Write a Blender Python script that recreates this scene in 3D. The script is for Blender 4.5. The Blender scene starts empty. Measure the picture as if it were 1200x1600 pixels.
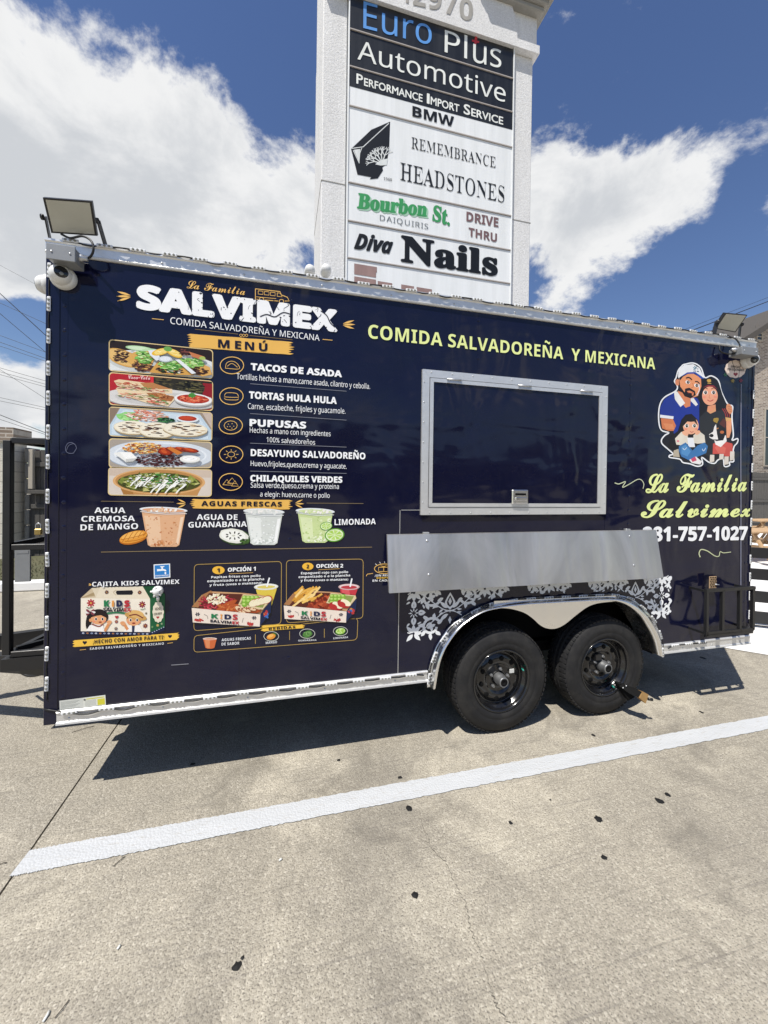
import bpy, bmesh, math, random
from mathutils import Vector, Matrix
from mathutils.geometry import tessellate_polygon

# ------------------------------------------------------------------ camera, sky, sun, exposure
S = bpy.context.scene
COL = S.collection
CAM = Vector((1.1692, -2.384, 1.6569))          # a phone held at eye height, ultra-wide lens
YAW, PITCH, ROLL, FPX, CYPX = 0.2528, 0.0083, -0.0128, 615.41, 767.44
_f = Vector((math.sin(YAW), math.cos(YAW), 0)); _r = Vector((math.cos(YAW), -math.sin(YAW), 0)); _d = Vector((0, 0, -1))
FWD = math.cos(PITCH)*_f + math.sin(PITCH)*_d
_d2 = math.cos(PITCH)*_d - math.sin(PITCH)*_f
RGT = math.cos(ROLL)*_r + math.sin(ROLL)*_d2
DWN = -math.sin(ROLL)*_r + math.cos(ROLL)*_d2
cam = bpy.data.cameras.new('camera'); camo = bpy.data.objects.new('camera', cam); COL.objects.link(camo)
m3 = Matrix((RGT, -DWN, -FWD)).transposed()
camo.matrix_world = Matrix.Translation(CAM) @ m3.to_4x4()
cam.sensor_fit = 'VERTICAL'; cam.sensor_height = 32.0; cam.sensor_width = 24.0
cam.lens = 32.0*FPX/1600.0
cam.shift_y = (CYPX-800.0)/1600.0
cam.clip_start = 0.05; cam.clip_end = 2000
S.camera = camo
S.view_settings.view_transform = 'Standard'; S.view_settings.look = 'None'
S.view_settings.exposure = 0.3; S.view_settings.gamma = 1; S.view_settings.use_curve_mapping = False
S.cycles.max_bounces = 6; S.cycles.diffuse_bounces = 3; S.cycles.glossy_bounces = 3; S.cycles.caustics_reflective = False; S.cycles.caustics_refractive = False

def ray(px, py): return RGT*((px-600)/FPX) + DWN*((py-CYPX)/FPX) + FWD
def at(px, py, Y): d = ray(px, py); return CAM + d*((Y-CAM.y)/d.y)        # picture point -> point on a plane Y
def gz(px, py, Z=0.0): d = ray(px, py); return CAM + d*((Z-CAM.z)/d.z)    # picture point -> point at height Z

SUN = Vector((0.16, 0.145, -0.414)).normalized()     # direction the light travels
sl = bpy.data.lights.new('sun', 'SUN'); sl.energy = 5.0; sl.angle = math.radians(0.53); sl.color = (1.0, 0.955, 0.88)
so = bpy.data.objects.new('sun', sl); COL.objects.link(so); so.location = (-3, -6, 12)
so.rotation_euler = SUN.to_track_quat('-Z', 'Y').to_euler()

W = bpy.data.worlds.new('World'); S.world = W; W.use_nodes = True
N = W.node_tree.nodes; LK = W.node_tree.links; N.clear()
def wn(t, **k):
    n = N.new(t)
    for a, b in k.items(): setattr(n, a, b)
    return n
def wm(op, a, b=None, c=None, clamp=False):
    n = wn('ShaderNodeMath', operation=op, use_clamp=clamp)
    for i, v in enumerate((a, b, c)):
        if v is None: continue
        if isinstance(v, (int, float)): n.inputs[i].default_value = v
        else: LK.new(v, n.inputs[i])
    return n.outputs[0]
sky = wn('ShaderNodeTexSky', sky_type='NISHITA', sun_disc=False)
sky.sun_elevation = math.asin(-SUN.z); sky.sun_rotation = math.atan2(-SUN.x, -SUN.y)
sky.air_density = 1.15; sky.dust_density = 0.12; sky.ozone_density = 2.4; sky.altitude = 0
tc = wn('ShaderNodeTexCoord'); DIR = tc.outputs['Generated']
def noise(vec, scale, detail, rough, dist=0.0, off=(0, 0, 0), str_=(1, 1, 1.5)):
    mp = wn('ShaderNodeMapping'); mp.inputs['Location'].default_value = off; mp.inputs['Scale'].default_value = str_
    LK.new(vec, mp.inputs['Vector'])
    n = wn('ShaderNodeTexNoise'); n.inputs['Scale'].default_value = scale; n.inputs['Detail'].default_value = detail
    n.inputs['Roughness'].default_value = rough; n.inputs['Distortion'].default_value = dist
    LK.new(mp.outputs[0], n.inputs['Vector']); return n.outputs['Fac']
# clouds: a broken cumulus field; where the banks lie is given by soft lobes over the sky
lobes = [(-60, 330, .34, .42), (120, 260, .22, .26), (255, 185, .11, .2), (330, 250, .2, .34), (430, 330, .26, .36), (470, 290, .1, .12), (200, 400, .34, .24),
         (20, 120, .14, .2), (330, 170, .10, .12),
         (870, 300, .15, .36), (950, 320, .15, .32), (1040, 290, .11, .24), (930, 420, .13, .34), (1100, 305, .06, .14), (1010, 170, .12, .25), (1060, 150, .06, .12), (880, 250, .1, .12), (1190, 220, .1, .27), (1198, 362, .05, .24),
         (40, 610, .10, .42), (10, 640, .08, .2), (1180, 135, .09, .24),
         (350, 20, .34, -.42), (180, 60, .14, -.24), (1000, 20, .34, -.36), (25, 520, .075, -.75), (70, 500, .05, -.35), (1110, 450, .16, -.55), (1030, 480, .1, -.3), (60, 655, .03, -.2), (415, 190, .07, -.22), (455, 90, .12, -.3), (195, 115, .06, -.14), (1150, 290, .05, -.2), (1110, 195, .06, -.16), (1150, 60, .16, -.2), (930, 200, .05, -.10)]
bias = None
for (px, py, rad, w) in lobes:
    d = ray(px, py).normalized()
    vd = wn('ShaderNodeVectorMath', operation='DISTANCE'); LK.new(DIR, vd.inputs[0]); vd.inputs[1].default_value = d
    mr = wn('ShaderNodeMapRange', interpolation_type='SMOOTHSTEP'); LK.new(vd.outputs['Value'], mr.inputs['Value'])
    mr.inputs['From Min'].default_value = 0.0; mr.inputs['From Max'].default_value = rad*1.5
    mr.inputs['To Min'].default_value = w; mr.inputs['To Max'].default_value = 0.0
    bias = mr.outputs[0] if bias is None else wm('ADD', bias, mr.outputs[0])
n1 = noise(DIR, 4.4, 9, 0.64, 0.2, (3.1, 0.4, 1.7))
dens = wm('ADD', wm('MULTIPLY_ADD', n1, 1.9, -0.45), bias)
mr = wn('ShaderNodeMapRange', interpolation_type='SMOOTHSTEP'); LK.new(dens, mr.inputs['Value'])
mr.inputs['From Min'].default_value = 0.545; mr.inputs['From Max'].default_value = 0.80
cover = mr.outputs[0]
# cloud brightness: thick bellies greyer, with soft folds; thin rims white
n3 = noise(DIR, 6.0, 5, 0.55, 0.5, (9.0, 1.0, 4.0))
thick = wn('ShaderNodeMapRange', interpolation_type='SMOOTHSTEP'); LK.new(wm('ADD', dens, wm('MULTIPLY', wm('SUBTRACT', n3, 0.5), 1.5)), thick.inputs['Value'])
thick.inputs['From Min'].default_value = 0.72; thick.inputs['From Max'].default_value = 1.5
cm = wn('ShaderNodeMix', data_type='RGBA'); LK.new(thick.outputs[0], cm.inputs['Factor'])
cm.inputs['A'].default_value = (9.0, 9.05, 9.1, 1); cm.inputs['B'].default_value = (6.3, 6.55, 6.9, 1)
mx = wn('ShaderNodeMix', data_type='RGBA'); LK.new(cover, mx.inputs['Factor'])
hs = wn('ShaderNodeHueSaturation'); LK.new(sky.outputs[0], hs.inputs['Color']); hs.inputs['Saturation'].default_value = 1.12; hs.inputs['Value'].default_value = 1.12; hs.inputs['Hue'].default_value = 0.512
LK.new(hs.outputs[0], mx.inputs['A']); LK.new(cm.outputs['Result'], mx.inputs['B'])
bg = wn('ShaderNodeBackground'); LK.new(mx.outputs['Result'], bg.inputs['Color']); bg.inputs['Strength'].default_value = 0.08
wo = wn('ShaderNodeOutputWorld'); LK.new(bg.outputs[0], wo.inputs['Surface'])

# ------------------------------------------------------------------ materials
def lin(h):
    h = h.lstrip('#'); out = []
    for i in (0, 2, 4):
        c = int(h[i:i+2], 16)/255.0
        out.append(c/12.92 if c <= .04045 else ((c+.055)/1.055)**2.4)
    return tuple(out)+(1.0,)
class M:
    def __init__(s, name, color=(.5, .5, .5), rough=.5, metal=0.0, spec=.5, coat=0.0):
        s.m = bpy.data.materials.new(name); s.m.use_nodes = True
        s.t = s.m.node_tree; s.b = s.t.nodes['Principled BSDF']
        s.b.inputs['Base Color'].default_value = tuple(color)[:3]+(1,)
        s.b.inputs['Roughness'].default_value = rough; s.b.inputs['Metallic'].default_value = metal
        s.b.inputs['Specular IOR Level'].default_value = spec; s.b.inputs['Coat Weight'].default_value = coat
        s.b.inputs['Coat Roughness'].default_value = 0.04
        s.co = None
    def n(s, t, **k):
        n = s.t.nodes.new(t)
        for a, b in k.items(): setattr(n, a, b)
        return n
    def l(s, a, b): s.t.links.new(a, b)
    def vec(s, scale=(1, 1, 1), rot=(0, 0, 0)):
        if s.co is None: s.co = s.n('ShaderNodeTexCoord').outputs['Object']
        mp = s.n('ShaderNodeMapping'); mp.inputs['Scale'].default_value = scale; mp.inputs['Rotation'].default_value = rot
        s.l(s.co, mp.inputs['Vector']); return mp.outputs[0]
    def noise(s, scale, detail=6, rough=.6, vs=(1, 1, 1), dist=0):
        n = s.n('ShaderNodeTexNoise'); n.inputs['Scale'].default_value = scale; n.inputs['Detail'].default_value = detail
        n.inputs['Roughness'].default_value = rough; n.inputs['Distortion'].default_value = dist
        s.l(s.vec(vs), n.inputs['Vector']); return n.outputs['Fac']
    def ramp(s, fac, stops, interp='LINEAR'):
        r = s.n('ShaderNodeValToRGB'); s.l(fac, r.inputs['Fac']); cr = r.color_ramp; cr.interpolation = interp
        while len(cr.elements) > 1: cr.elements.remove(cr.elements[-1])
        for i, (p, c) in enumerate(stops):
            e = cr.elements[0] if i == 0 else cr.elements.new(p)
            e.position = p; e.color = (c, c, c, 1) if isinstance(c, (int, float)) else tuple(c)[:3]+(1,)
        return r.outputs['Color']
    def mix(s, fac, a, b, mode='MIX'):
        x = s.n('ShaderNodeMix', data_type='RGBA', blend_type=mode)
        for k, v in (('Factor', fac), ('A', a), ('B', b)):
            if isinstance(v, (int, float)): x.inputs[k].default_value = v if k == 'Factor' else (v, v, v, 1)
            elif isinstance(v, (tuple, list)): x.inputs[k].default_value = tuple(v)[:3]+(1,)
            else: s.l(v, x.inputs[k])
        return x.outputs['Result']
    def math(s, op, a, b=0.0):
        x = s.n('ShaderNodeMath', operation=op)
        for i, v in enumerate((a, b)):
            if isinstance(v, (int, float)): x.inputs[i].default_value = v
            else: s.l(v, x.inputs[i])
        return x.outputs[0]
    def base(s, c): s.l(c, s.b.inputs['Base Color'])
    def rgh(s, c): s.l(c, s.b.inputs['Roughness'])
    def bump(s, h, strength=.3, dist=.01, prev=None, coat=False):
        b = s.n('ShaderNodeBump'); b.inputs['Strength'].default_value = strength; b.inputs['Distance'].default_value = dist
        s.l(h, b.inputs['Height'])
        if prev is not None: s.l(prev, b.inputs['Normal'])
        s.l(b.outputs[0], s.b.inputs['Normal'])
        if coat: s.l(b.outputs[0], s.b.inputs['Coat Normal'])
        return b.outputs[0]
def sheet_waves(m, k=1.0):      # the oil-canning of thin sheet metal under a vinyl wrap
    a = m.noise(1.0, 2, .5, (.9, 1, .75), .6)
    b = m.noise(1.0, 2, .5, (2.6, 1, 1.7), .7)
    c = m.noise(1.0, 2, .5, (1.6, 1, 5), .5)
    h = m.math('ADD', m.math('ADD', m.math('MULTIPLY', a, 1.0), m.math('MULTIPLY', b, .30)), m.math('MULTIPLY', c, .10))
    sx = m.n('ShaderNodeSeparateXYZ'); m.l(m.vec(), sx.inputs[0]); g = m.ramp(m.math('MULTIPLY', sx.outputs['X'], .2), [(.15, .35), (.62, .7), (.86, 1.0)])
    h = m.math('MULTIPLY', h, g)
    m.bump(h, 1.0, .085*k, coat=True)
def make_mats():
    D = {}
    m = M('navy_wrap', (.0075, .0085, .027), .22, 0, .3, .24)
    m.b.inputs['Coat Roughness'].default_value = 0.06
    m.base(m.mix(m.noise(3, 5, .6), (.0040, .0050, .0215), (.0055, .0066, .0265)))
    sx = m.n('ShaderNodeSeparateXYZ'); m.l(m.vec(), sx.inputs[0])
    du = m.math('MULTIPLY', m.ramp(m.noise(2.2, 5, .7, (1, 1, 2.5)), [(.42, 0), (.8, 1)]), m.ramp(m.math('MULTIPLY', sx.outputs['Z'], .34), [(.14, .30), (.36, .06), (.9, .04)]))
    m.base(m.mix(du, m.mix(m.noise(3, 3, .6), (.0040, .0050, .0215), (.0055, .0066, .0265)), (.055, .051, .048)))
    m.rgh(m.ramp(m.noise(5, 4, .65), [(.3, .07), (.75, .2)])); sheet_waves(m); D['navy'] = m.m
    m = M('printed_vinyl', (.8, .8, .8), .3, 0, .3)
    a = m.n('ShaderNodeVertexColor', layer_name='ink'); m.base(a.outputs['Color']); sheet_waves(m, .6); D['ink'] = m.m
    m = M('sign_ink', (.8, .8, .8), .4, 0, .4)
    a = m.n('ShaderNodeVertexColor', layer_name='ink')
    m.base(m.mix(m.ramp(m.noise(2, 8, .7, (4, 4, .6)), [(.35, .8), (.6, 1)]), (0, 0, 0), a.outputs['Color'], 'MIX')); D['sign'] = m.m
    m = M('brushed_aluminium', (.78, .78, .77), .36, .6)
    m.base(m.mix(m.noise(14, 6, .7), (.62, .62, .61), (.84, .84, .83))); m.rgh(m.ramp(m.noise(40, 5, .7, (1, 1, 6)), [(.2, .26), (.8, .5)]))
    m.bump(m.noise(25, 3, .5, (.3, 1, 1)), .12, .0012); D['alu'] = m.m
    m = M('rolled_aluminium', (.82, .82, .82), .2, 1.0)
    m.rgh(m.ramp(m.noise(9, 6, .7), [(.2, .12), (.8, .36)])); m.bump(m.noise(7, 3, .5), .2, .006); D['chrome'] = m.m
    m = M('stainless_sheet', (.62, .63, .64), .34, .82)
    m.base(m.mix(m.ramp(m.noise(1.6, 6, .6, (1.6, 1, .7), 1.2), [(.3, 0.0), (.7, 1)]), (.42, .405, .385), (.64, .62, .59)))
    m.rgh(m.ramp(m.noise(3, 5, .7, (1, 1, .5)), [(.25, .34), (.8, .5)])); m.bump(m.noise(1.0, 2, .45, (4.0, 1, .3), .7), 1.0, .055); D['steel'] = m.m
    m = M('polished_skirt', (.88, .87, .85), .3, 1.0); m.rgh(m.ramp(m.noise(9, 4, .7), [(.2, .22), (.8, .42)])); D['skirt'] = m.m
    m = M('tyre_rubber', (.022, .022, .023), .72, 0, .35)
    m.base(m.mix(m.ramp(m.noise(7, 8, .7), [(.45, 0), (.8, 1)]), (.011, .011, .012), (.036, .034, .031)))
    m.bump(m.noise(130, 4, .6), .25, .002); D['rubber'] = m.m
    m = M('gloss_black', (.008, .008, .009), .12, 0, .5, .3); m.rgh(m.ramp(m.noise(20, 6, .7), [(.3, .1), (.8, .3)])); D['gloss'] = m.m
    m = M('black_steel_paint', (.013, .013, .014), .42, 0, .5); m.bump(m.noise(60, 4, .6), .2, .002)
    m.rgh(m.ramp(m.noise(11, 6, .7), [(.3, .3), (.8, .55)])); D['black'] = m.m
    m = M('matte_black', (.008, .008, .008), .9, 0, .1); D['dark'] = m.m
    m = M('galvanised', (.55, .56, .57), .45, .85); m.base(m.mix(m.noise(45, 4, .6), (.42, .43, .44), (.66, .67, .68))); D['galv'] = m.m
    m = M('dull_zinc', (.26, .265, .27), .5, .8); m.base(m.mix(m.noise(45, 4, .6), (.17, .175, .18), (.34, .345, .35))); D['zinc'] = m.m
    m = M('white_plastic', (.72, .72, .70), .3, 0, .5); D['white'] = m.m
    m = M('grey_box', (.24, .25, .26), .45, .2); m.base(m.mix(m.noise(12, 6, .7), (.20, .21, .22), (.29, .30, .31))); D['grey'] = m.m
    m = M('lamp_glass', (.62, .60, .50), .22, 0, .5, .4); m.base(m.mix(m.noise(8, 5, .6), (.42, .41, .34), (.52, .51, .43))); D['lens'] = m.m
    m = M('module_white', (.74, .75, .76), .35); D['led'] = m.m
    m = M('module_eye', (.25, .25, .22), .2); D['eye'] = m.m
    m = M('stucco', (.7, .69, .66), .85, 0, .2)
    st = m.ramp(m.noise(1.2, 8, .65, (3, 3, .5)), [(.3, .0), (.7, 1)])
    m.base(m.mix(m.ramp(m.noise(55, 4, .8), [(.28, 0), (.62, 1)]), m.mix(st, (.50, .495, .485), (.58, .575, .565)), m.mix(st, (.72, .715, .71), (.82, .815, .81))))
    m.bump(m.noise(45, 6, .7), .6, .012); D['stucco'] = m.m
    m = M('stone_trim', (.30, .29, .27), .85); m.base(m.mix(m.noise(8, 8, .7), (.22, .21, .19), (.34, .33, .30))); m.bump(m.noise(60, 5, .6), .4, .008); D['trim'] = m.m
    m = M('sign_face', (.72, .74, .74), .42, 0, .4)
    m.base(m.mix(m.ramp(m.noise(1.5, 8, .7, (5, 5, .35)), [(.35, 0), (.65, 1)]), (.72, .735, .735), (.82, .835, .84))); D['face'] = m.m
    m = M('sign_face_black', (.012, .013, .014), .35, 0, .5); m.base(m.mix(m.ramp(m.noise(1.5, 8, .7, (5, 5, .35)), [(.45, 0), (.75, 1)]), (.007, .008, .009), (.03, .032, .033))); D['faceb'] = m.m
    m = M('retainer', (.42, .38, .35), .5); D['retain'] = m.m
    # concrete with exposed aggregate
    m = M('concrete', (.4, .37, .32), .88, 0, .25)
    big = m.noise(.55, 5, .62, (1, 1, 1), .4); mid = m.noise(3.5, 5, .68, (1.6, 1, 1)); fine = m.noise(95, 2, .75)
    vo = m.n('ShaderNodeTexVoronoi'); vo.inputs['Scale'].default_value = 125; m.l(m.vec(), vo.inputs['Vector'])
    vo2 = m.n('ShaderNodeTexVoronoi'); vo2.inputs['Scale'].default_value = 210; m.l(m.vec(), vo2.inputs['Vector'])
    c = m.mix(m.ramp(big, [(.30, 0), (.70, 1)]), (.232, .211, .170), (.41, .372, .298))
    c = m.mix(m.ramp(mid, [(.40, 0), (.66, .8)]), c, (.238, .217, .178))
    c = m.mix(m.ramp(m.noise(1.3, 5, .7, (1, 1, 1), .8), [(.52, 0), (.70, .8)]), c, (.565, .515, .41))                      # bleached patches
    c = m.mix(.40, c, m.ramp(vo.outputs['Color'], [(.0, (.17, .154, .125)), (.35, (.30, .273, .222)), (.7, (.42, .385, .314)), (1, (.69, .645, .545))]))
    c = m.mix(m.ramp(m.noise(150, 1, .6), [(.34, .75), (.42, 0)]), c, (.11, .098, .083))
    c = m.mix(m.ramp(m.noise(7, 4, .7, (.25, 9, 1), .25), [(.55, 0), (.72, .6)]), c, (.17, .155, .135))                      # broom drag marks
    c = m.mix(m.ramp(m.noise(30, 3, .7, (.08, 1.6, 1), .1), [(.58, 0), (.70, .4)]), c, (.20, .18, .155))
    c = m.mix(m.ramp(m.noise(1.7, 5, .75, (1, 1, 1), 1.2), [(.54, 0), (.72, .66)]), c, (.15, .136, .112))                       # old stains
    c = m.mix(m.ramp(m.noise(.9, 3, .6, (1, .35, 1), .4), [(.60, 0), (.72, .3)]), c, (.13, .12, .105))                         # tyre tracks
    m.base(c)
    h = m.math('ADD', m.math('MULTIPLY', vo.outputs['Distance'], -1.0), m.math('MULTIPLY', fine, .8))
    h = m.math('ADD', h, m.math('MULTIPLY', vo2.outputs['Distance'], -.4))
    m.bump(h, .55, .0045); D['concrete'] = m.m
    m = M('pale_concrete', (.72, .71, .69), .85, 0, .2); m.base(m.mix(m.noise(2.5, 9, .7), (.60, .59, .57), (.78, .77, .75))); m.bump(m.noise(120, 4, .7), .4, .004); D['pale'] = m.m
    m = M('joint_filler', (.02, .019, .018), .9); D['joint'] = m.m
    m = M('tar', (.012, .012, .012), .6, 0, .3); D['tar'] = m.m
    m = M('road_paint', (.72, .74, .75), .7, 0, .3)
    wear = m.ramp(m.noise(34, 8, .75, (.35, 1.6, 1)), [(.56, 0), (.70, .8)])
    m.base(m.mix(wear, m.mix(m.noise(5, 7, .7, (.5, 3, 1)), (.40, .412, .42), (.53, .543, .555)), (.32, .29, .24)))
    vo = m.n('ShaderNodeTexVoronoi'); vo.inputs['Scale'].default_value = 95; m.l(m.vec(), vo.inputs['Vector'])
    m.bump(vo.outputs['Distance'], .45, -.005); D['paint'] = m.m
    m = M('kerb_paint', (.78, .78, .77), .75); m.base(m.mix(m.noise(9, 8, .7), (.66, .66, .65), (.82, .82, .81))); D['kerb'] = m.m
    def wood(nm, a, b, vs=(9, 9, .7)):
        m = M(nm, a, .8, 0, .25); m.base(m.mix(m.noise(6, 8, .7, vs, .4), a, b)); m.bump(m.noise(10, 6, .7, vs), .5, .006); return m.m
    D['wood'] = wood('weathered_wood', (.035, .032, .029), (.15, .142, .13)); D['lumber'] = wood('new_lumber', (.34, .22, .12), (.52, .36, .21), (9, 9, 2))
    D['tan'] = wood('tan_plate', (.20, .12, .045), (.30, .18, .07))
    m = M('brown_brick', (.25, .2, .16), .85, 0, .2)
    br = m.n('ShaderNodeTexBrick'); m.l(m.vec((1, 1, 1), (math.radians(90), 0, 0)), br.inputs['Vector'])
    for k, v in (('Scale', 1.0), ('Mortar Size', .012), ('Brick Width', .24), ('Row Height', .078), ('Bias', -.1)): br.inputs[k].default_value = v
    br.inputs['Color1'].default_value = (.15, .11, .085, 1); br.inputs['Color2'].default_value = (.46, .38, .30, 1); br.inputs['Mortar'].default_value = (.55, .51, .45, 1)
    m.base(m.mix(m.ramp(m.noise(4, 6, .7), [(.4, .1), (.7, .6)]), br.outputs['Color'], (.26, .21, .165), 'MIX')); m.bump(br.outputs['Fac'], .5, -.01); D['brick'] = m.m
    m = M('cream_block', (.42, .39, .33), .9)
    br = m.n('ShaderNodeTexBrick'); m.l(m.vec((1, 1, 1), (math.radians(90), 0, 0)), br.inputs['Vector'])
    for k, v in (('Scale', 1.0), ('Mortar Size', .01), ('Brick Width', .42), ('Row Height', .21)): br.inputs[k].default_value = v
    br.inputs['Color1'].default_value = (.62, .58, .50, 1); br.inputs['Color2'].default_value = (.72, .68, .60, 1); br.inputs['Mortar'].default_value = (.40, .37, .32, 1)
    m.base(m.mix(m.ramp(m.noise(30, 5, .7), [(.4, 0), (.7, .5)]), br.outputs['Color'], (.46, .42, .36))); m.bump(m.noise(40, 6, .7), .6, .015); D['block'] = m.m
    m = M('roof_shingle', (.06, .052, .046), .9); m.base(m.mix(m.noise(20, 6, .7), (.04, .036, .032), (.09, .08, .07))); D['roof'] = m.m
    m = M('beige_siding', (.38, .34, .28), .8); D['siding'] = m.m
    m = M('window_glass', (.03, .04, .045), .06, 0, .6); D['glass'] = m.m
    m = M('red_brown_paint', (.12, .028, .02), .6); D['redpost'] = m.m
    m = M('brass', (.45, .33, .12), .35, .9); D['brass'] = m.m
    m = M('cable', (.01, .01, .01), .5); D['cable'] = m.m
    m = M('leaf_litter', (.05, .04, .03), .9); D['litter'] = m.m
    m = M('grass', (.06, .075, .03), .9); m.base(m.mix(m.noise(4, 6, .7), (.035, .05, .018), (.13, .11, .06))); D['grass'] = m.m
    m = M('paper', (.62, .63, .60), .5); D['paper'] = m.m
    return D
D = make_mats()

# ------------------------------------------------------------------ mesh helpers
ROOTLOC = {}
def link(o, parent=None):
    COL.objects.link(o)
    if parent is not None:
        o.parent = parent
        o.matrix_parent_inverse = Matrix.Translation(-ROOTLOC.get(parent, Vector((0, 0, 0))))
    return o
def tag(o, label=None, cat=None, group=None, kind=None):
    if label: o['label'] = label
    if cat: o['category'] = cat
    if group: o['group'] = group
    if kind: o['kind'] = kind
    return o
def thing(name, loc, label, cat, group=None):
    o = bpy.data.objects.new(name, None); o.empty_display_size = .1; o.location = loc; COL.objects.link(o)
    ROOTLOC[o] = Vector(loc); return tag(o, label, cat, group)
def meshdata(name, v, f, mats, midx=None, smooth=False):
    me = bpy.data.meshes.new(name); me.from_pydata([tuple(p) for p in v], [], f); me.validate()
    for m in (mats if isinstance(mats, (list, tuple)) else [mats]): me.materials.append(m)
    if midx:
        for p, i in zip(me.polygons, midx): p.material_index = i
    if smooth:
        for p in me.polygons: p.use_smooth = True
    me.update(); return me
def mesh(name, v, f, mat, parent=None, midx=None, smooth=False):
    return link(bpy.data.objects.new(name, meshdata(name, v, f, mat, midx, smooth)), parent)
class B:                       # collects boxes, bars, tubes and lathes into ONE mesh
    def __init__(s): s.v = []; s.f = []; s.mi = []; s.cur = 0; s.sm = []
    def add(s, v, f, smooth=False):
        o = len(s.v); s.v += [Vector(p) for p in v]; s.f += [tuple(i+o for i in q) for q in f]; s.mi += [s.cur]*len(f); s.sm += [smooth]*len(f); return s
    def box(s, a, b, bev=0.0):
        bm = bmesh.new(); bmesh.ops.create_cube(bm, size=1)
        c = [(a[i]+b[i])/2 for i in range(3)]; d = [abs(b[i]-a[i]) for i in range(3)]
        for v in bm.verts: v.co = Vector((v.co.x*d[0]+c[0], v.co.y*d[1]+c[1], v.co.z*d[2]+c[2]))
        if bev: bmesh.ops.bevel(bm, geom=bm.edges[:], offset=min(bev, min(d)*.45), segments=1, affect='EDGES')
        return s.bm(bm)
    def bm(s, bm, smooth=False):
        bm.verts.index_update(); s.add([v.co.copy() for v in bm.verts], [[v.index for v in f.verts] for f in bm.faces], smooth); bm.free(); return s
    def bar(s, p, q, w, h, up=(0, 0, 1)):       # square bar from p to q
        p, q = Vector(p), Vector(q); d = (q-p).normalized(); x = d.cross(Vector(up))
        if x.length < 1e-4: x = d.cross(Vector((0, 1, 0)))
        x.normalize(); y = x.cross(d).normalized(); x *= w/2; y *= h/2
        v = [c+a for c in (p, q) for a in (-x-y, x-y, x+y, -x+y)]
        return s.add(v, [(0, 1, 2, 3), (7, 6, 5, 4), (0, 4, 5, 1), (1, 5, 6, 2), (2, 6, 7, 3), (3, 7, 4, 0)])
    def tube(s, pts, r, n=8, cap=True):
        pts = [Vector(p) for p in pts]; rings = []; ref = Vector((0, 0, 1)); N0 = len(s.v)
        v = []; f = []
        for i, p in enumerate(pts):
            t = (pts[min(i+1, len(pts)-1)]-pts[max(i-1, 0)]).normalized()
            if abs(t.dot(ref)) > .95: ref = Vector((0, 1, 0)) if abs(t.y) < .9 else Vector((1, 0, 0))
            x = t.cross(ref).normalized(); y = x.cross(t)
            rr = r[i] if isinstance(r, (list, tuple)) else r
            v += [p+x*rr*math.cos(2*math.pi*k/n)+y*rr*math.sin(2*math.pi*k/n) for k in range(n)]
        for i in range(len(pts)-1):
            f += [(i*n+k, i*n+(k+1) % n, (i+1)*n+(k+1) % n, (i+1)*n+k) for k in range(n)]
        if cap: f += [tuple(range(n))[::-1], tuple((len(pts)-1)*n+k for k in range(n))]
        return s.add(v, f, True)
    def lathe(s, prof, c=(0, 0, 0), axis='Y', n=32):     # prof: (radius, along axis)
        v = []; f = []; c = Vector(c)
        for r, a in prof:
            for k in range(n):
                t = 2*math.pi*k/n; x, z = r*math.cos(t), r*math.sin(t)
                v.append(c+(Vector((x, a, z)) if axis == 'Y' else Vector((x, z, a)) if axis == 'Z' else Vector((a, x, z))))
        for i in range(len(prof)-1):
            f += [(i*n+k, i*n+(k+1) % n, (i+1)*n+(k+1) % n, (i+1)*n+k) for k in range(n)]
        return s.add(v, f, True)
    def build(s, name, mat, parent=None, smooth=None):
        o = mesh(name, s.v, s.f, mat, parent, s.mi if any(s.mi) else None)
        for p, k in zip(o.data.polygons, s.sm): p.use_smooth = k if smooth is None else smooth
        bm = bmesh.new(); bm.from_mesh(o.data); bmesh.ops.recalc_face_normals(bm, faces=bm.faces); bm.to_mesh(o.data); bm.free()
        return o
def bezier(pts, n=8):          # smooth curve through points (Catmull-Rom)
    P = [Vector(p) for p in pts]; P = [P[0]*2-P[1]]+P+[P[-1]*2-P[-2]]; out = []
    for i in range(1, len(P)-2):
        for k in range(n):
            t = k/n; a, b, c, d = P[i-1:i+3]
            out.append(.5*((2*b)+(c-a)*t+(2*a-5*b+4*c-d)*t*t+(3*b-a-3*c+d)*t**3))
    out.append(P[-2]); return out

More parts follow.
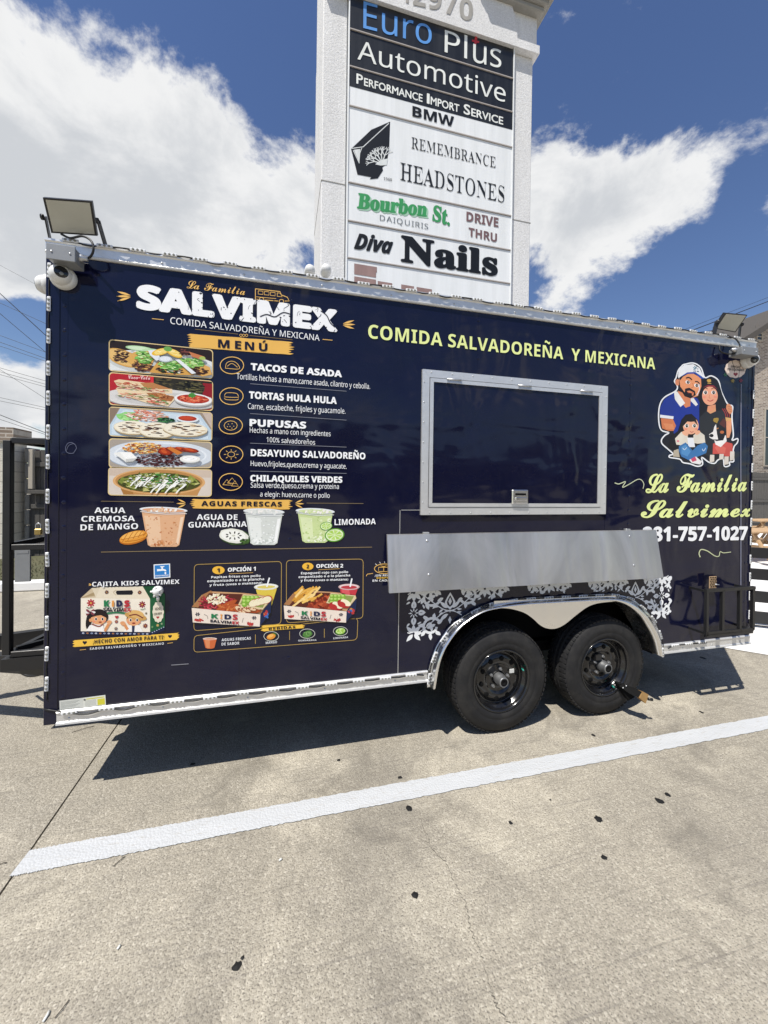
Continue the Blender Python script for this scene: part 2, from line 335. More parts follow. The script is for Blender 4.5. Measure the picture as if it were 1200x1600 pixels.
# ------------------------------------------------------------------ flat print: ink shapes and lettering
class Print:
    """ink shapes on a plane Y, given in picture points and placed on the real surface"""
    def __init__(s, name, parent, Y=0.0, off=.0010, mat='ink', mp=None, seed=1):
        s.name, s.parent, s.Y, s.off, s.mat = name, parent, Y, off+(.0016 if Y == 0 else 0), mat
        s.mp = mp or (lambda x, y: (x, y)); s.v = []; s.f = []; s.c = []; s.k = 0; s.rnd = random.Random(seed)
    def P(s, x, y):
        p = at(*s.mp(x, y), s.Y); p.y = s.Y-s.off-s.k*1.2e-5; return p
    def poly(s, pts, col):
        o = len(s.v); s.v += [s.P(*p) for p in pts]; s.f.append(tuple(range(o, o+len(pts)))); s.c.append(lin(col)); s.k += 1; return s
    def ell(s, cx, cy, rx, ry, col, rot=0, n=18, a0=0, a1=360, wob=0.0):
        r = math.radians(rot); pts = []
        m = n if a1-a0 >= 360 else n+1
        for i in range(m):
            t = math.radians(a0+(a1-a0)*i/n); w = 1+s.rnd.uniform(-wob, wob)
            x, y = rx*w*math.cos(t), ry*w*math.sin(t)
            pts.append((cx+x*math.cos(r)-y*math.sin(r), cy+x*math.sin(r)+y*math.cos(r)))
        return s.poly(pts, col)
    def stroke(s, pts, w, col, smooth=True, closed=False, taper=False):
        q = [(p[0], p[1], 0) for p in pts]
        if closed: q = q+[q[0]]
        P = bezier(q, 6) if smooth and len(q) > 2 else [Vector(p) for p in q]
        L, R = [], []; m = len(P)
        for i, p in enumerate(P):
            t = P[min(i+1, m-1)]-P[max(i-1, 0)]; t = Vector((-t.y, t.x, 0)); t = t.normalized() if t.length > 1e-9 else Vector((0, 1, 0))
            ww = w[0]+(w[1]-w[0])*i/(m-1) if isinstance(w, tuple) else w
            if taper: ww *= max(.08, math.sin(math.pi*min(.97, max(.03, i/(m-1)))))
            L.append(p+t*ww/2); R.append(p-t*ww/2)
        o = len(s.v); s.v += [s.P(p.x, p.y) for p in L]+[s.P(p.x, p.y) for p in R]
        for i in range(m-1): s.f.append((o+i, o+i+1, o+m+i+1, o+m+i)); s.c.append(lin(col))
        s.k += 1; return s
    def scatter(s, cx, cy, rx, ry, n, size, cols, el=1.6, rot=None, nn=7):
        for _ in range(n):
            a = s.rnd.uniform(0, 6.283); r = math.sqrt(s.rnd.random()); k = s.rnd.uniform(.6, 1.35)
            s.ell(cx+rx*r*math.cos(a), cy+ry*r*math.sin(a), size*k*el, size*k, s.rnd.choice(cols), s.rnd.uniform(0, 180) if rot is None else rot+s.rnd.uniform(-25, 25), nn, wob=.28)
        return s
    def build(s):
        me = meshdata(s.name, s.v, s.f, D[s.mat]); ca = me.color_attributes.new('ink', 'FLOAT_COLOR', 'CORNER')
        for p, c in zip(me.polygons, s.c):
            for li in p.loop_indices: ca.data[li].color = c
        return link(bpy.data.objects.new(s.name, me), s.parent)
def quadmap(TL, TR, BR, BL):   # (s, t) in 0..1 across a picture; clipped at its edges
    def f(a, b):
        a = min(1, max(0, a)); b = min(1, max(0, b))
        return tuple((TL[i]*(1-a)+TR[i]*a)*(1-b)+(BL[i]*(1-a)+BR[i]*a)*b for i in (0, 1))
    return f
def cv(x0, y0, k): return lambda x, y: (x0+x/k, y0+y/k)
# styles: letter family and how far the strokes are fattened (in em)
STY = {'n': ('sn', 0), 't': ('sn', 0), 'b': ('sb', 0), 'bb': ('sb', .016), 'x': ('sb', .012), 'xx': ('sb', .028), 'h': ('sb', .05),
       'i': ('si', 0), 'ii': ('si', .03), 'ser': ('rb', 0), 'nails': ('rb', .03), 'scr': ('bs', 0), 'scrb': ('bs', .018), 'hum': (None, 0), 'humb': (None, .02)}
ACC = {'Ñ': ('N', '~'), 'ñ': ('n', '~'), 'Ú': ('U', "'"), 'Ó': ('O', "'"), 'Á': ('A', "'"), 'í': ('i', "'")}
REQ = []
def T(text, bl, top, br, col, sty='n', parent=None, Y=0.0, off=.0022, mat='ink', mp=None, sp=1.0, shear=0.0, name='lettering'):
    """lettering: base-left and base-right picture points, and the picture height of the capitals' top at base-left"""
    mp = mp or (lambda x, y: (x, y)); REQ.append((text, mp(*bl), mp(bl[0], top), mp(*br), col, sty, parent, Y, off, mat, sp, shear, name))
_GC = {}
def glyph(fam, ch, thin=False):
    """outline -> (points, triangles, advance)"""
    if (fam, ch, thin) in _GC: return _GC[(fam, ch, thin)]
    s = GLYPHS[fam][ch]; dec = lambda t: (GAL.index(t[0])*len(GAL)+GAL.index(t[1])-600)/1000.0
    adv = dec(s[:2]); loops = []
    for part in s[2:].split(' '):
        if part: loops.append([Vector((dec(part[i:i+2]), dec(part[i+2:i+4]), 0)) for i in range(0, len(part), 4)])
    def inside(p, L):
        c = False
        for q, r in zip(L, L[1:]+L[:1]):
            if (q.y > p.y) != (r.y > p.y) and p.x < (r.x-q.x)*(p.y-q.y)/(r.y-q.y)+q.x: c = not c
        return c
    if fam == 'rb':                # a lighter book weight: draw the stems in sideways, keep the hairlines
        def slim(L, w=.030):
            ar = sum(p.x*q.y-q.x*p.y for p, q in zip(L, L[1:]+L[:1])); out = []; n = len(L)
            hole = sum(inside(L[0], K) for K in loops if K is not L) % 2
            for i, p in enumerate(L):
                t = L[(i+1) % n]-L[i-1]; t = t.normalized() if t.length > 1e-9 else Vector((1, 0, 0))
                nx = t.y*(1 if ar > 0 else -1); out.append(p+Vector((-nx*w*(-1 if hole else 1), 0, 0)))
            return out
        if thin: loops = [slim(L, .010 if ch == 'A' else .028) for L in loops]
    depth = [sum(inside(L[0], K) for K in loops if K is not L) for L in loops]; pts = []; tri = []
    for L, d in zip(loops, depth):
        if d % 2: continue
        grp = [L]+[K for K, e in zip(loops, depth) if e == d+1 and inside(K[0], L)]; o = len(pts)
        tri += [tuple(i+o for i in t) for t in tessellate_polygon(grp)]; pts += [p for K in grp for p in K]
    _GC[(fam, ch, thin)] = (pts, tri, adv); return _GC[(fam, ch, thin)]
def typeset(fam, text, sp, shear, thin=False):
    v = []; f = []; x = 0.0; marks = []
    for ch in text:
        base = ACC[ch][0] if ch in ACC else ch; gv, gf, adv = glyph(fam, base, thin); o = len(v)
        v += [Vector((p.x+x+shear*p.y, p.y, 0)) for p in gv]; f += [tuple(i+o for i in t) for t in gf]
        if ch in ACC: marks.append((ACC[ch][1], x+(min(p.x for p in gv)+max(p.x for p in gv))/2, max(p.y for p in gv)))
        x += adv*sp
    for mk_, cx, yt in marks:
        yb = yt+.075; o = len(v); th = .075 if fam == 'sn' else .12
        if mk_ == '~':
            m = 8
            for k in range(m+1):
                t = k/m; yy = yb+.05+.045*math.sin(2*math.pi*t); v += [Vector((cx+(t-.5)*.36, yy, 0)), Vector((cx+(t-.5)*.36, yy+th, 0))]
            f += [(o+2*k, o+2*k+2, o+2*k+3, o+2*k+1) for k in range(m)]
        else:
            v += [Vector((cx-.06, yb, 0)), Vector((cx+.03, yb, 0)), Vector((cx+.19, yb+.19, 0)), Vector((cx+.05, yb+.19, 0))]; f.append((o, o+1, o+2, o+3))
    return v, f
def flush_text():
    for (text, bl, tl, br, col, sty, parent, Y, off, mat, sp, shear, name) in REQ:
        fam, wt = STY[sty]; fam = fam or 'hu'; v0, f0 = typeset(fam, text, sp, shear, sty == 'ser'); hv = glyph(fam, 'H')[0]; cap = max(p.y for p in hv); lo = min(p.y for p in hv)
        x0 = min(p.x for p in v0)-wt; x1 = max(p.x for p in v0)+wt
        a, b, t = at(*bl, Y), at(*br, Y), at(*tl, Y); u = b-a; w = u.length; u = u/w; h = t.z-a.z; vv = []; ff = []
        shifts = [(0, 0)] if not wt else [(wt*math.cos(q*math.pi/4), wt*math.sin(q*math.pi/4)) for q in range(8)]
        for q, (dx, dy) in enumerate(shifts):       # fattened lettering: stacked, shifted layers of ink
            o = len(vv)
            for p in v0:
                z = a+u*((p.x+dx-x0)/(x1-x0)*w)+Vector((0, 0, (p.y+dy-lo+wt)/(cap-lo+2*wt)*h)); z.y = Y-off-(.0016 if Y == 0 else 0)-q*2e-5*(1 if Y < 1 else 4); vv.append(z)
            ff += [tuple(k+o for k in g) for g in f0]
        me = meshdata(name, vv, ff, D[mat]); ca = me.color_attributes.new('ink', 'FLOAT_COLOR', 'CORNER'); cc = lin(col)
        ca.data.foreach_set('color', cc*len(ca.data)); link(bpy.data.objects.new(name, me), parent)

# ------------------------------------------------------------------ letter outlines (contours in 1/1000 em)
GAL = '!#$%&()*+,-./0123456789:;<=>?@ABCDEFGHIJKLMNOPQRSTUVWXYZ[]^_`abcdefghijklmnopqrstuvwxyz{|}~'
GLYPHS = {
 'bs': {
  ' ': ',_',
  '-': '-0,d,S*%,S*%+Q,d+Q',
  'C': '1:/)0L.d0N.,0J-Q0>,y0),H/j+z/I+W/$+=.X+..0+)-c+6,|+`,O,G,7,>+v,8+Z,6+C,9+#,B*d,P*H,e*1,})z->)j-_)^.%)U.L)S.i)U/))Y/E)b/b)m/|)z08*.0O*@0c*S0s*i0~*~1*+91,+P1)+k0},$0o,70Z,D0C,L0(,O/i,M/O,G/7,>/!,1.m+~.^+l.R+V.K+?.I+%.J*v.M*l.R*d.W*^._*Z.e*Y.m*^.r*i.v*|.x++.z+5.|+?/!+H/&+Q/++Y/5+i/B+v/Q,%/c,./u,30+,50<,30J,.0X,%0c+u0i+d0k+N0i+=0c++0X*u0K*d0:*R0(*C/n*5/W*)/?)|/%)t.i)p.N)n-{)w-_*8-U*h-[+4-m+e..,A.X,I/%,U/N,e/v,w0?-.0d-C1)-Z1H-s1d.01|.H25.a2F.y2R/42Z/I2]/]2Y/s2Q0)2D08210B1v0I1Y0K1=0I0{0B0Y06070&/p/p/K/Y/(/@.a/#.>.c-y.B-Y-}-;-[,}-8,f,r,R,N,,,]+r,w+j-C+m-_+u-z,&.;,:.X,P.t,k/3-,/K-L/b-n/t.60%.Z0./502/?07/C0>/<0G 1@0*1a041n011u0(1x/v1v/c1o/M1d/61T.{1B.b1-.H0q.00W-t0<-^/{-G/]-4/>-!.|,p.^,e.@,^.{-Y/Y.K09/30p/g',
  'F': '1_0O0M0?0N/`0I/!0:.B/~-h/_-8/;,o.p,Q.G,A-{,;-R,>-5,G,y,V,e,k,V-(,M-G,J-i,M.+,U.H,e.b,x.w-3/,-N/:-m/A.2/D.U/B.o/>/(/6/9/-/F/#/M.x/P.m/O.f/K.d/D.d/A.d/<.f/1.f/,.f/).d.k.`.P.W.6.M-z.A-d.3-O.#->-p-/-`,~-O,u-?,o-0,m,~,o,r,u,g-!,_-0,Z-@,X-R,[-k,c.),q.B-%.]-;.u-S/0-n/E../X.L/h.l/t/./{/L/}/^/|/q/y0*/u0@/o0Z/g1N/J1z/@2?/<2M/=2]/@2k/E2z/L3,/T39/^3F/f3P/o3Y/x3a0!3f0*3g0/3f053d093a0:3_0:3]093Y083U063Q043C0.3:0*310(3(0%2y0$2m0$2a0%2R0&2B0*2/0.1u031D0?1.0D0u0H0b0L 1I/:1A/;17/91+/20w/&0e.t0Q.b0<.K0(.2/p-t/[-U/I-7/9,r/,,P.r,K.],D.H,<.4,4-},*-j+|-J+i-7+Y-1+N-2+I-6+F-<+E-@+F-F+I-~+n.O,%.|,1.^+K.<*r-v*H-O*+-%)u,U)o,5)q+v)v+a*!+R*-+I*7+F*A+I*N+R*V+a*Z+r*^,%*c,4*i,@*r,G*},I+/,G+?,@+M,6+W,&+a+q+e+Z+g+A+d+++[*s+M*e+;*[+%*X*k*^*J*n*.+-)r+Q)a,!)U,Y)R-X)Y.L)q/5*:/o*o0?+T0`,I0g,K0s,L1),L0V+A1D+Q1P,*1Q,21S,:1U,Q1l,[2#,h26,y2D-.2L->2O-M2K-_2?-j2,-m1x-j1i-b1[-T1N-A1B-)16,g0j,d0o-(0u-H0{-h1&.)1/.D17.]1@.q1H/$1P//1N/6 2)-T2/-S22-P23-L21-A2,-61~-+1s,|1f,r1W,j1[,{1b-01h-?1q-J1z-R',
  'H': '2s4+0H3o0J3M0F3+092a0#2:/c1n/>1D.o0w.<0L-`0!,}/8,f/B-//L-Q/W-q/d.2/p.L/|.e07/00J/K0Y/[0c/e0i/l0k/q0j/s0i/u0e/w0b/y0^/z0Z/z0D/r/|/[.t.h.I.H.&.2.5.M.=.f.@.z.>/,.8/9../C-|/K-l/O-Y/Q-C/N-,/F,o/9,b/0,R/$,B.u+o.J+a.<+S./+I.#+@-v+<-o+:-j+<-c+C-^+O-]+Y-b+j-q,=.J,V.b,q.w-./*-A/3-P/6-R/5-T/4-T/1-P/+-F.y-4.d,~.L,t.9,p.),r-z,w-p-!-h-/-a-<-[-K-Z-m-b.<-w.q.=.@-]-q,z-K,:-&,-,c+{,E+m,/+`+~+U+z+M+|+G,&+C,2+B,4+B,7+C,:+E,C+I,f+[,u+c-$+h-/+m-7+p,w+5,[*b,>*<+|*!+Y)o+3)j*y)l*e)q*T)y*H*&*@*1*>*:*A*F*J*N*Y*S*l*W*|*^+/*e+:*o+A*{+C+-+A+=+:+K+/+W*}+b*l+g*X+i*>+f*&+])o+M)_+:)U+!)R*e)W*E)g*)*#)n*F)[*r)Q+I)M,4)U,w)m-Y*8.5*n.d+S/-,F/k,Y/b,G/X,5/P+}/I+i/B+U/=+C/9+2/7+!/6*r/9*Q/A*5/O)y/c)g/|)]0=)X0c)[1+)c1O)p1b)y1u*(2.*62B*E2X*V2m*i4-,!49,/4F,:4R,C4_,L4l,S4e,U4^,W4T,W4@,P4#,=3Z+x2]+&2=*j1y*R1W*?18*00t*&0U*#0I*&0A*00?*>0B*L0J*f0W+-1O-(1|-;2J-N2q-c37-w3W.13t.G4C.r4^/>4g/c4e/u4]0)4P074?0B 3O0(3h0.3s0*3z/|3|/j3y/V3q/A3b/)3N.l37.S2w.:2U-~22-h1g-S2..B2P.~2r/P34/q',
  'L': '0Y2%0K1h0N1B0I0x090N/|0%/X/Y/-/1.V.h-x.E-9.%,P-b,S-E,^-/,m,z-&,p-A,m-`,o-x,u.6-!.P-1.j-C/&-Y/?-s/T.4/h.V/x.{0&/H0/0(020105040;020B0-0G0$0J/|0K/v0L/n0L/Q0M.s0I.;0?-c0--4/r,i/U,H/3,1.k,!.E+z-z,!-Q,4--,O,i,t,P-D,@-x,8-]+T-@*}-!*T,H*j+u*v+K*z+**x*m*r*X*g*K*Y*D*J*A*:*D*)*M)v*])h*t)[+6)T+])R,:)V,q)d-H)y-l)h.3)].W)Y.p)[/,)b/E)m/W)x/l**0&*=0?*R1q,#2#,122,<2>,F2I,M2R,S2=,W24,V2),R1x,K1j,A1Y,41H,#0S+00;*w0#*c/g*O/O*>/8*0.~*$.j)z.W)x.@)z.)*$-l*0.R*g//+S/^,P0),a0N,t0s--18-C1W-Z1s-t2/.22C.K2T.g2`/#2h/=2j/U2g/n2^0%2O072<0D 1M0+1k031|0.2+/{2./c2,/N2%/51x.s1n.]1`.F1N..19-s0~-]0e-G0I-40,-!/j,q/y-F0,-t0<.@0K.f0Z/)0k/D1./n +6*_+I*`+u*[,C*O,n*<,L*#,$)r+S)m+=)n+*)s*v)z*j*(*b*1*`*:*b*D*h*L*s*T+$*Z',
  'S': '0J220J1v0M1Y0J1;0A0y020X/y08/_/t/?/U.y/7.Q.w.(.[-V.C-&..,P-j,T-O,_-9,o-*-&,|-@,y-_,{-{-%.;-1.V-A.r-T/.-k/D.(/X.D/j.c/x/%0&/G0-/j0//u0/0!0.0.0.090/0@040B0;0@0A0<0F040I0&0K/q0L/Y0L/<0K.|0I.a0D.E0>.+06-n0,-@/p,u/S,T/1,=.i,/.D,*-z,/-Q,?--,Z,i,~,O-L,>-~,6-`+N-?*s,y*H,T*+,/)u+f)o+M)q+8)v+$)~*s*,*k*7*h*C*i*J*k*O*n*T*r*W*v*Z*z*[*~*]+&*]+=*_+I*b+T*g+`*o+h*y+l+*+n+8+l+F+e+S+Y+_+K+g+:+l+%+n*h+k*P+b*<+S*,+?)~+)){*l*#*K*3*/*M)s*q)a+@)V+u)R,I)V,z)b-M)v-z*3.H*S.o*z/5+I/Q+x/i,O0C,h0u-&1E-E1n-g23.,2N.N2b.p2n/52r/U2o/l2g0#2X052G0B 1T0)1q012(0,24/z28/b26/O21/;2(/$1w.j1h.Q1U.91@-}1)-e0k-N0P-903-%/r,r03-r0R.b0s/A16/l',
  'a': '/H-%,x,`,},B,{,$,t+c,i+E,Y+),H*k,3*R+x*>+`*-+F)|+,)u*n)r*T)u*9)~*!*2)l*F)_*_)V*{)S+K)Z+v)q,A*:,C*%,I)r,T)d,b)Z,q)T-%)R->)U-W)^-t)l.5*#.T*<.v*Z.b*o.V*e.>*P.2*F.%*=-v*6-l*0-d*,-^*+-X*,-U*/-T*5-U*9-W*?.s,}-^,y-J,P-=,i ,n,a,w,`-!,[-+,V-0,N-4,F-5,<-1,*-$+k,m+E,T*{,;*W+}*:+c)~+J)q+4)l+/)m+*)o+$)t*})x*z)}*y*%*z*6+!*G+)*Z+3*p+=+)+I+?+W+T+f+i+v+|,),2,8,B,G,N,U,X,c,_',
  'c': '-p,u,{,Z,},A,{,%,u+f,k+J,^+/,M*q,:*Y,$*E+k*4+Q*%+8){*{)x*a){*B*)*(*:)o*P)_*m)U+1)R+Q)U+r)^,5)l,T*!,v*<-;*Z-&*o,y*e,o*[,e*R,X*I,K*?,<*4,/*,+~*$+q)z+d)v+W)s+K)r+=)u+4)}+1*.+2*;+6*J+=*]+E*p+O+(+[+=+i+Q+v+f,(+y,6,/,C,>,P,K,],U,h,[,q,^,v,],{,Z-$,V,x,R,o,L,i,D,c,<,`,4,_,,,`+~,c+u,i+n,p+h,y+d-&+c-7+e-D+k-N+t-U,#-Z,0-[,=-X,P-P,`-B,m-/,v',
  'e': '.-,o,{,W,},<,{+},t+`,i+B,Z+&,I*h,6*O+|*9+e*(+M)v+4)n*y)k*b)o*F)|*-*4)r*P)a*q)U+9)R+Y)U+|)^,D)l,j*!-1*<-R*Z-@*o,|*R,]*;,>**+|)z+^)s+A)q+0)s+$)z*~**+#*;+**N+4*e+[*n,$*y,F+),e+8,~+H-7+Y-G+m-P,$-S,9-P,L-H,]-:,k-(,u ,M,[,W,^,b,Z,h,O,j,>,h,-,a+x,U+f,F+U,6+F+~+9+j+.+T+&+>+!+J+>+X+W+f+o+u,(,&,:,5,I,B,T',
  'i': '-E,u._,h.`,V.^,G.X,:.O,/.D,).7,&.(,)-w,--l,5-d,?-],L-X,Z-W,k-Y,y-_-+-h-5-t-;.$-=.4-;.@-7.J-/.S-#.Z ,u,}+C,t*P+z*D+o*;+g*3+a*G+L*P+T*Z+^*|,#*e+X*R+6*D*u*:*]*4*I*2*;*:)q*S)Z*~)R+8)T+N)Z+d)d+o)k+|)t,0*#,A*4,T*E,j*Z,V*o,;*S,!*>+l*/+[*$+O){+E)y+B)z+A)}+@*%+E*4+R*P',
  'l': '.4.S0%-4/u+U-5+D,v+1,]*y,D*c,.*K+t*2+]*G+L*R+U*b+d*t+v*b+U*K+)*=*_*9*?*<***C)u*P)f*b)[*v)T+0)R+L)U+g)^+~)l,;*!,W*<,x*Z,e*p,H*T,0*?+x*0+h*$+[){+S)y+K){+G*$+E*/+G*:+M*J+W*_',
  'm': '2G.C,{.5,}-c,q-+,J,F+h,J+z,L,-,M,:,H,_,:,t,!,{+g,w+M,l+3,Y*u,A*V,$*7+a*J+L*q+s*~,#+,,,+3,1+7,3+:,2+<,0+=,,+9+}+,+g)W)Q+7)Y,I+7-=,4-o,R-s,Q-v,N-w,H-v,D-t,>-q,6-l,,-e+{-]+m-Q+Z,*)Q-f)Y.e*}.~+A/9+^/M+v/r,>04,T0K,[0N,Z0O,X0P,U0L,I0?,50*+v/h+O/[+?/R+2/K+#/E*t/B*h/@*Z/?*L/A*4/H){/S)j/c)^/t)U0,)S07)T0A)V0L)Y0V)_0a)e0l)k0v)r1%)z13**1C*71U*G1j*Z1T*o19*T0~*@0j*00Y*%0N){0H)y0D)z0B)}0A*&0D*30L*A0j*g0z*}1.+:1;+T1B+o1E,,1C,D1<,X10,i0},t0k,{0V,}0%,q/I,J.e+h.h+y.j,,.k,9.i,M.d,^.[,k.P,u',
  'o': '.Q-!,z,a,},C,{,%,t+d,i+G,Z++,I*m,6*T+|*@+e*/+K)~+3)w*w)t*_)w*A*%*(*6)p*M)`*h)U++)R+V)W,$)h,O*%,g*(-!*--;*6-R*B-j*Q.$*e-n*{-b*q-T*h-I*a-=*Z-1*U-%*R-;*k-M+$-Z+:-d+O-j+f-l+}-i,<-`,S-Q,e-<,s ,i,X,v,]-&,Y-/,O-2,>-++p,r+A,M*j,>*g,1*b,$*Y+x*P+s*G+q*>+q*7+s*2+u*/+b)~+P)v+A)s+8)v+3)~+1*0+2*;+6*I+;*X+C*k+L*}+W+3+c+F+o+X+{+k,++{,7,.,C,:,X,M',
  'v': '.k,*,w+q,}+i,}+a,{+W,y+O,u+E,p+:,i+1,c+&,Z*x,Q*m,G*b,=*<+r*L+a*]+r*i,!*r,**x,/*},2+#,3+&,2+(,0+),,+(,%+#+z*T+>*?*o*8*I*;*0*D)x*T)h*j)]+))U+I)S+f)U,#)[,>)f,X)u,t*--5*F-;*F-R*G-h*L-z*R..*].@*k.R*{.?+3.2+&.$*x-t*o-g*h-Z*c-N*b-x+8.5+k.=,?.<,O.7,_.0,k.%,u-t,{-d,}-S,z-C,s-3,e-!,T,r,@,f,*,]+p,W+X,U+A,V+/,Z*{,a*m,i*b,o*Y,t*T,J*4+|)|+Q)v+D)x+<)~+9*,+9*0+;*5+=*:+?*?+B*D+E*I+H*M,#+Q,++^,0+i,3+r,7,$,9,3,:,B,6,c -R,8-^,:-i,8-p,2-r,&-p+p-j+[-_+E-P+0-A*y-0*h-,*l-&*r-!*z,z+(,x+3,w+?,x+L,{+Y-$+h-,+t-5,!->,,-H,4',
  'x': '.W-f,x-J,}-7,y-#,m,o,X,^,<,O+x,C+Q,C+a,B,(,=,E,6,[,,,m+},w+p,z+e,x+X,t+K,l+<,b+/,W*},K*f,6*^,.*U,%*N+z*;+e*7+a*K+L*|,!+*,,+2,2+8,4+?,2+C,++D+|+C+k+>+W+7+A+.+++!*r*s*]*e*J*V*:*G*-*F*8*B*A*;*H*2*N*)*Q)z*R)l*P)a*L)W*D)Q*9)M*/)L*!)Q)g)_)W)v)R*.)U*A)^*T)l*i*&+!*H+;*t+?*R+H*5+U)z+i)h,#)^,@)Y,V)[,l)c-&)o-?*#-[*<-{*Z-f*o-7*D,q**,Z)~,O*$,I*/,G*@,I*_,N+#,V+G,c+j,r,,-(,H-/,4-<,(-P,#-[,$-f,*-o,1-v,:-{,E-|,P-w,i',
 },
 'sb': {
  ' ': ',_',
  '!': ',W+I1#+*14*g1#*S0M*M/V*N/-*P.e*S.F*m,P*s,,*{+t+*+m+5+t+=,,+C,P+].F+`.e+b/-+c/V+]0M +I*f++*n*i*f*R*O*J*1*R)o*i)X++)P+I)X+`)o+h*1+`*O',
  '(': '-0-#17,J17+>/g*V-~*>,0*V*>+>(U,J&)-#&),/(W+Z*:+J,0+Z.%,//e',
  ')': '-0*?17)f17*Z/e+/.%+?,0+/*:*Z(W)f&)*?&)+K(U,3*>,K,0,3-~+K/g',
  '-': '-0,d,S*%,S*%+Q,d+Q',
  '0': '/t-X1K,f1V,,1Q+W1B+.1**i0d*M09*:/c*-/(*$.A)~-R*),C*=+D*_*V+3){+s)Z,f)O-C)T-u)d.B)|.c*B.~*m/5+C/C+~/K,e/N-R/G.c/3/c.m0P.<1+ ,f07-,00-F/w-X/T-e/#-m.B-o-R-m,c-e,$-X+P-F+.-,*v,f*o,C*v,)+.+s+Q+g,$+`,c+^-R+`.B+g/#+s/T,)/w,C00',
  '1': '/t./1K,j1K*9/J+&.J+z/1,F/V,M/^,R/c,N)Y./)Y',
  '2': '/t-?1R,n1U,D1S+|1O+[1G+=1<+!1/*g0}*O0m*90]*#0J*w/D+7/Z+S/m+n/{,,0*,G00,c02,|00-50)-G/y-T/i-[/R-_/8-].}-W.g-O.Q-C.<-3.$,{-h,c-M,E-.*%*h*%)Y/R)Y/R*~,,*~,,+)-U,J-z,o.>-4.Y-T.q-u/&.:/4.[/;/#/>/J/;/n/203/!0R.j0m.O1).01;-h1J',
  '3': '/t-A1P,X1U,%1S+U1L+-1A*d13*C0~*$0k*l/^+!/i+8/u+O0#+k0.,,04,M06,o04--0,-A/|-N/l-U/W-X/@-W/.-R.z-K.k-A.]-1.Q,y.H,^.A,<.<+o.;+7.;+7,~+n,~,;,},_,y,{,s-6,k-G,a-T,T-],E-b,4-d+}-`+^-U+B-C+--&*y,^*p,,*m+j*n+J*r+)*y*d+%*C+2*#+@*#)w*d)a+M)S,<)O,|)R-V)].*)l.P*%.q*@/,*_/=+%/H+K/K+t/F,D/7,k.{-..W-F.,-X-R-c-R-f-|-t.E.,.e.F.~.h/1/3/6/b//08.u0c.P1)-|1A',
  '4': '/t.h1K-71K)k,E)k+7-/+7-/)Y.h)Y.h+7/c+7/c,Q.h,Q -1/T-5/T-4/L-/,Q+9,Q,k.o,s.|,z/--$/:-+/G',
  '5': '/t*X1K*=-K*z-++,-.+P-5+e-9+x-:,/-;-!-/-S,g-d,*-`+c-S+E-?+/-#*|,^*s,4*p+q*q+O*v+-*}*h++*I+6*/+B*/)w*I)k*g)b++)Y+L)S+p)P,9)O-4)V-|)n.X*6/$*i/=+J/E,7/B,e/8-0/&-S.m-q.R...2.A-j.O-C.W,u.Z,_.Z,L.Y,>.W,1.U,$.S+u.P,%0%.p0%.p1K',
  '6': '/t-w1S->1P,g1I,:1;+n1*+K0p+-0V*q08*Z/u*J/Q*</-*2.c**.;*$-o)~-E)},x*$,4*1+T*D*}*_*R*~*0+G)r+q)_,A)S,q)O-[)V.;)m.m*6/5*i/K+I/R,6/L,z/:-U.w.&.M.H-w.[-<.c,s.`,Q.W,6.J+z.9+g.$+W-k+Q-k+U.9+^.a+i/)+z/H,4/c,R/x,w0,-I05.$08.408.C07.R06.a04.o01.|0..|1L.n1N._1P.L1Q ,q-I-3-F-K-<-_-+-l,q-t,T-w,4-t+i-k+I-Z+1-F*|-.*q,n*n,W*p,C*w,2+&,!+6+r+H+i+[+b+r+^,++],A+_,Q+c,b+k,q+v-!,&-0,6-;,H-C,[-G',
  '7': '/t/R1K)u1K)u0&-i0&*n)Y,U)Y/R0G',
  '8': '/t-31R,g1T,?1R+u1L+Q1A+012*p0{*W0d*E0H*;0(*7/`*;/7*F.o*X.P*q.5+1-x+O-c++-M*g-5*I,u*3,S*$,+)}+X*(*}*>*M*c*&+9)g+x)U,g)O-:)R-g)Z.2)h.U)z.t*5//*P/A*p/K+6/O+]/M+|/E,;/9,T/*,l.s-$.]-7.E-H.--X-p-g.7-{.U.5.q.P/).o/5/6/9/_/50&/+0G.u0d.^0{.B12-~1A-Y1L ,N0?,f0A,~0?-709-I0.-V/|-_/j-b/S-_/;-U/%-G.q-5.c,}.U,g.J,P.V,;.d,).s+w/(+n/<+k/S+n/j+v/|,(0.,909 ,B,q,`-#,m,y,},o-2,e-A,Z-P,N-^,B-j,4-s,%-x+r-z+a-w+G-n+2-^*|-G*o-+*g,e*d,C*g,(*o+n*}+_+3+U+I+R+b+U+|+`,7+p,L,),`',
  '9': '/t-/1O,[1S+r1L+516*a0m*;0:*$/Y)z.m*#.)*6-M*U,|+!,Z+S,G,1,@,[,C,~,K-=,X-R,j-f,~-u-8-{-8-w,j-o,B-d+{-S+[-<+A,{++,U*x,&*n+K*k+<*k+.*l*{*n*_*r*P*u*P)V*_)T*n)R+#)Q+U)O,2)R,f)Y-7)h-_)y.$*3.B*L.]*k.q+./&+Q/4+v/?,@/F,i/K-5/N-^/O.+/K.o/?/N/,0%.n0P.N0s.)11-[1D ,B02,_05,v03-.0,-?/|-N/n-Z/[-d/G-k/2-o.x-p.b-n.Q-j.B-b.2-W.#-J-t-;-i-)-a,r-[,[-Y,=-],$-g+n-x+a.2+X.N+U.o+X/:+b/Z+r/s,*0(',
  'A': '13,D1N)Y)Y+F)Y+{+M.n+M/F)Y13)Y.G1N -F0:-p.b.I,r,E,r,y.b,|.k',
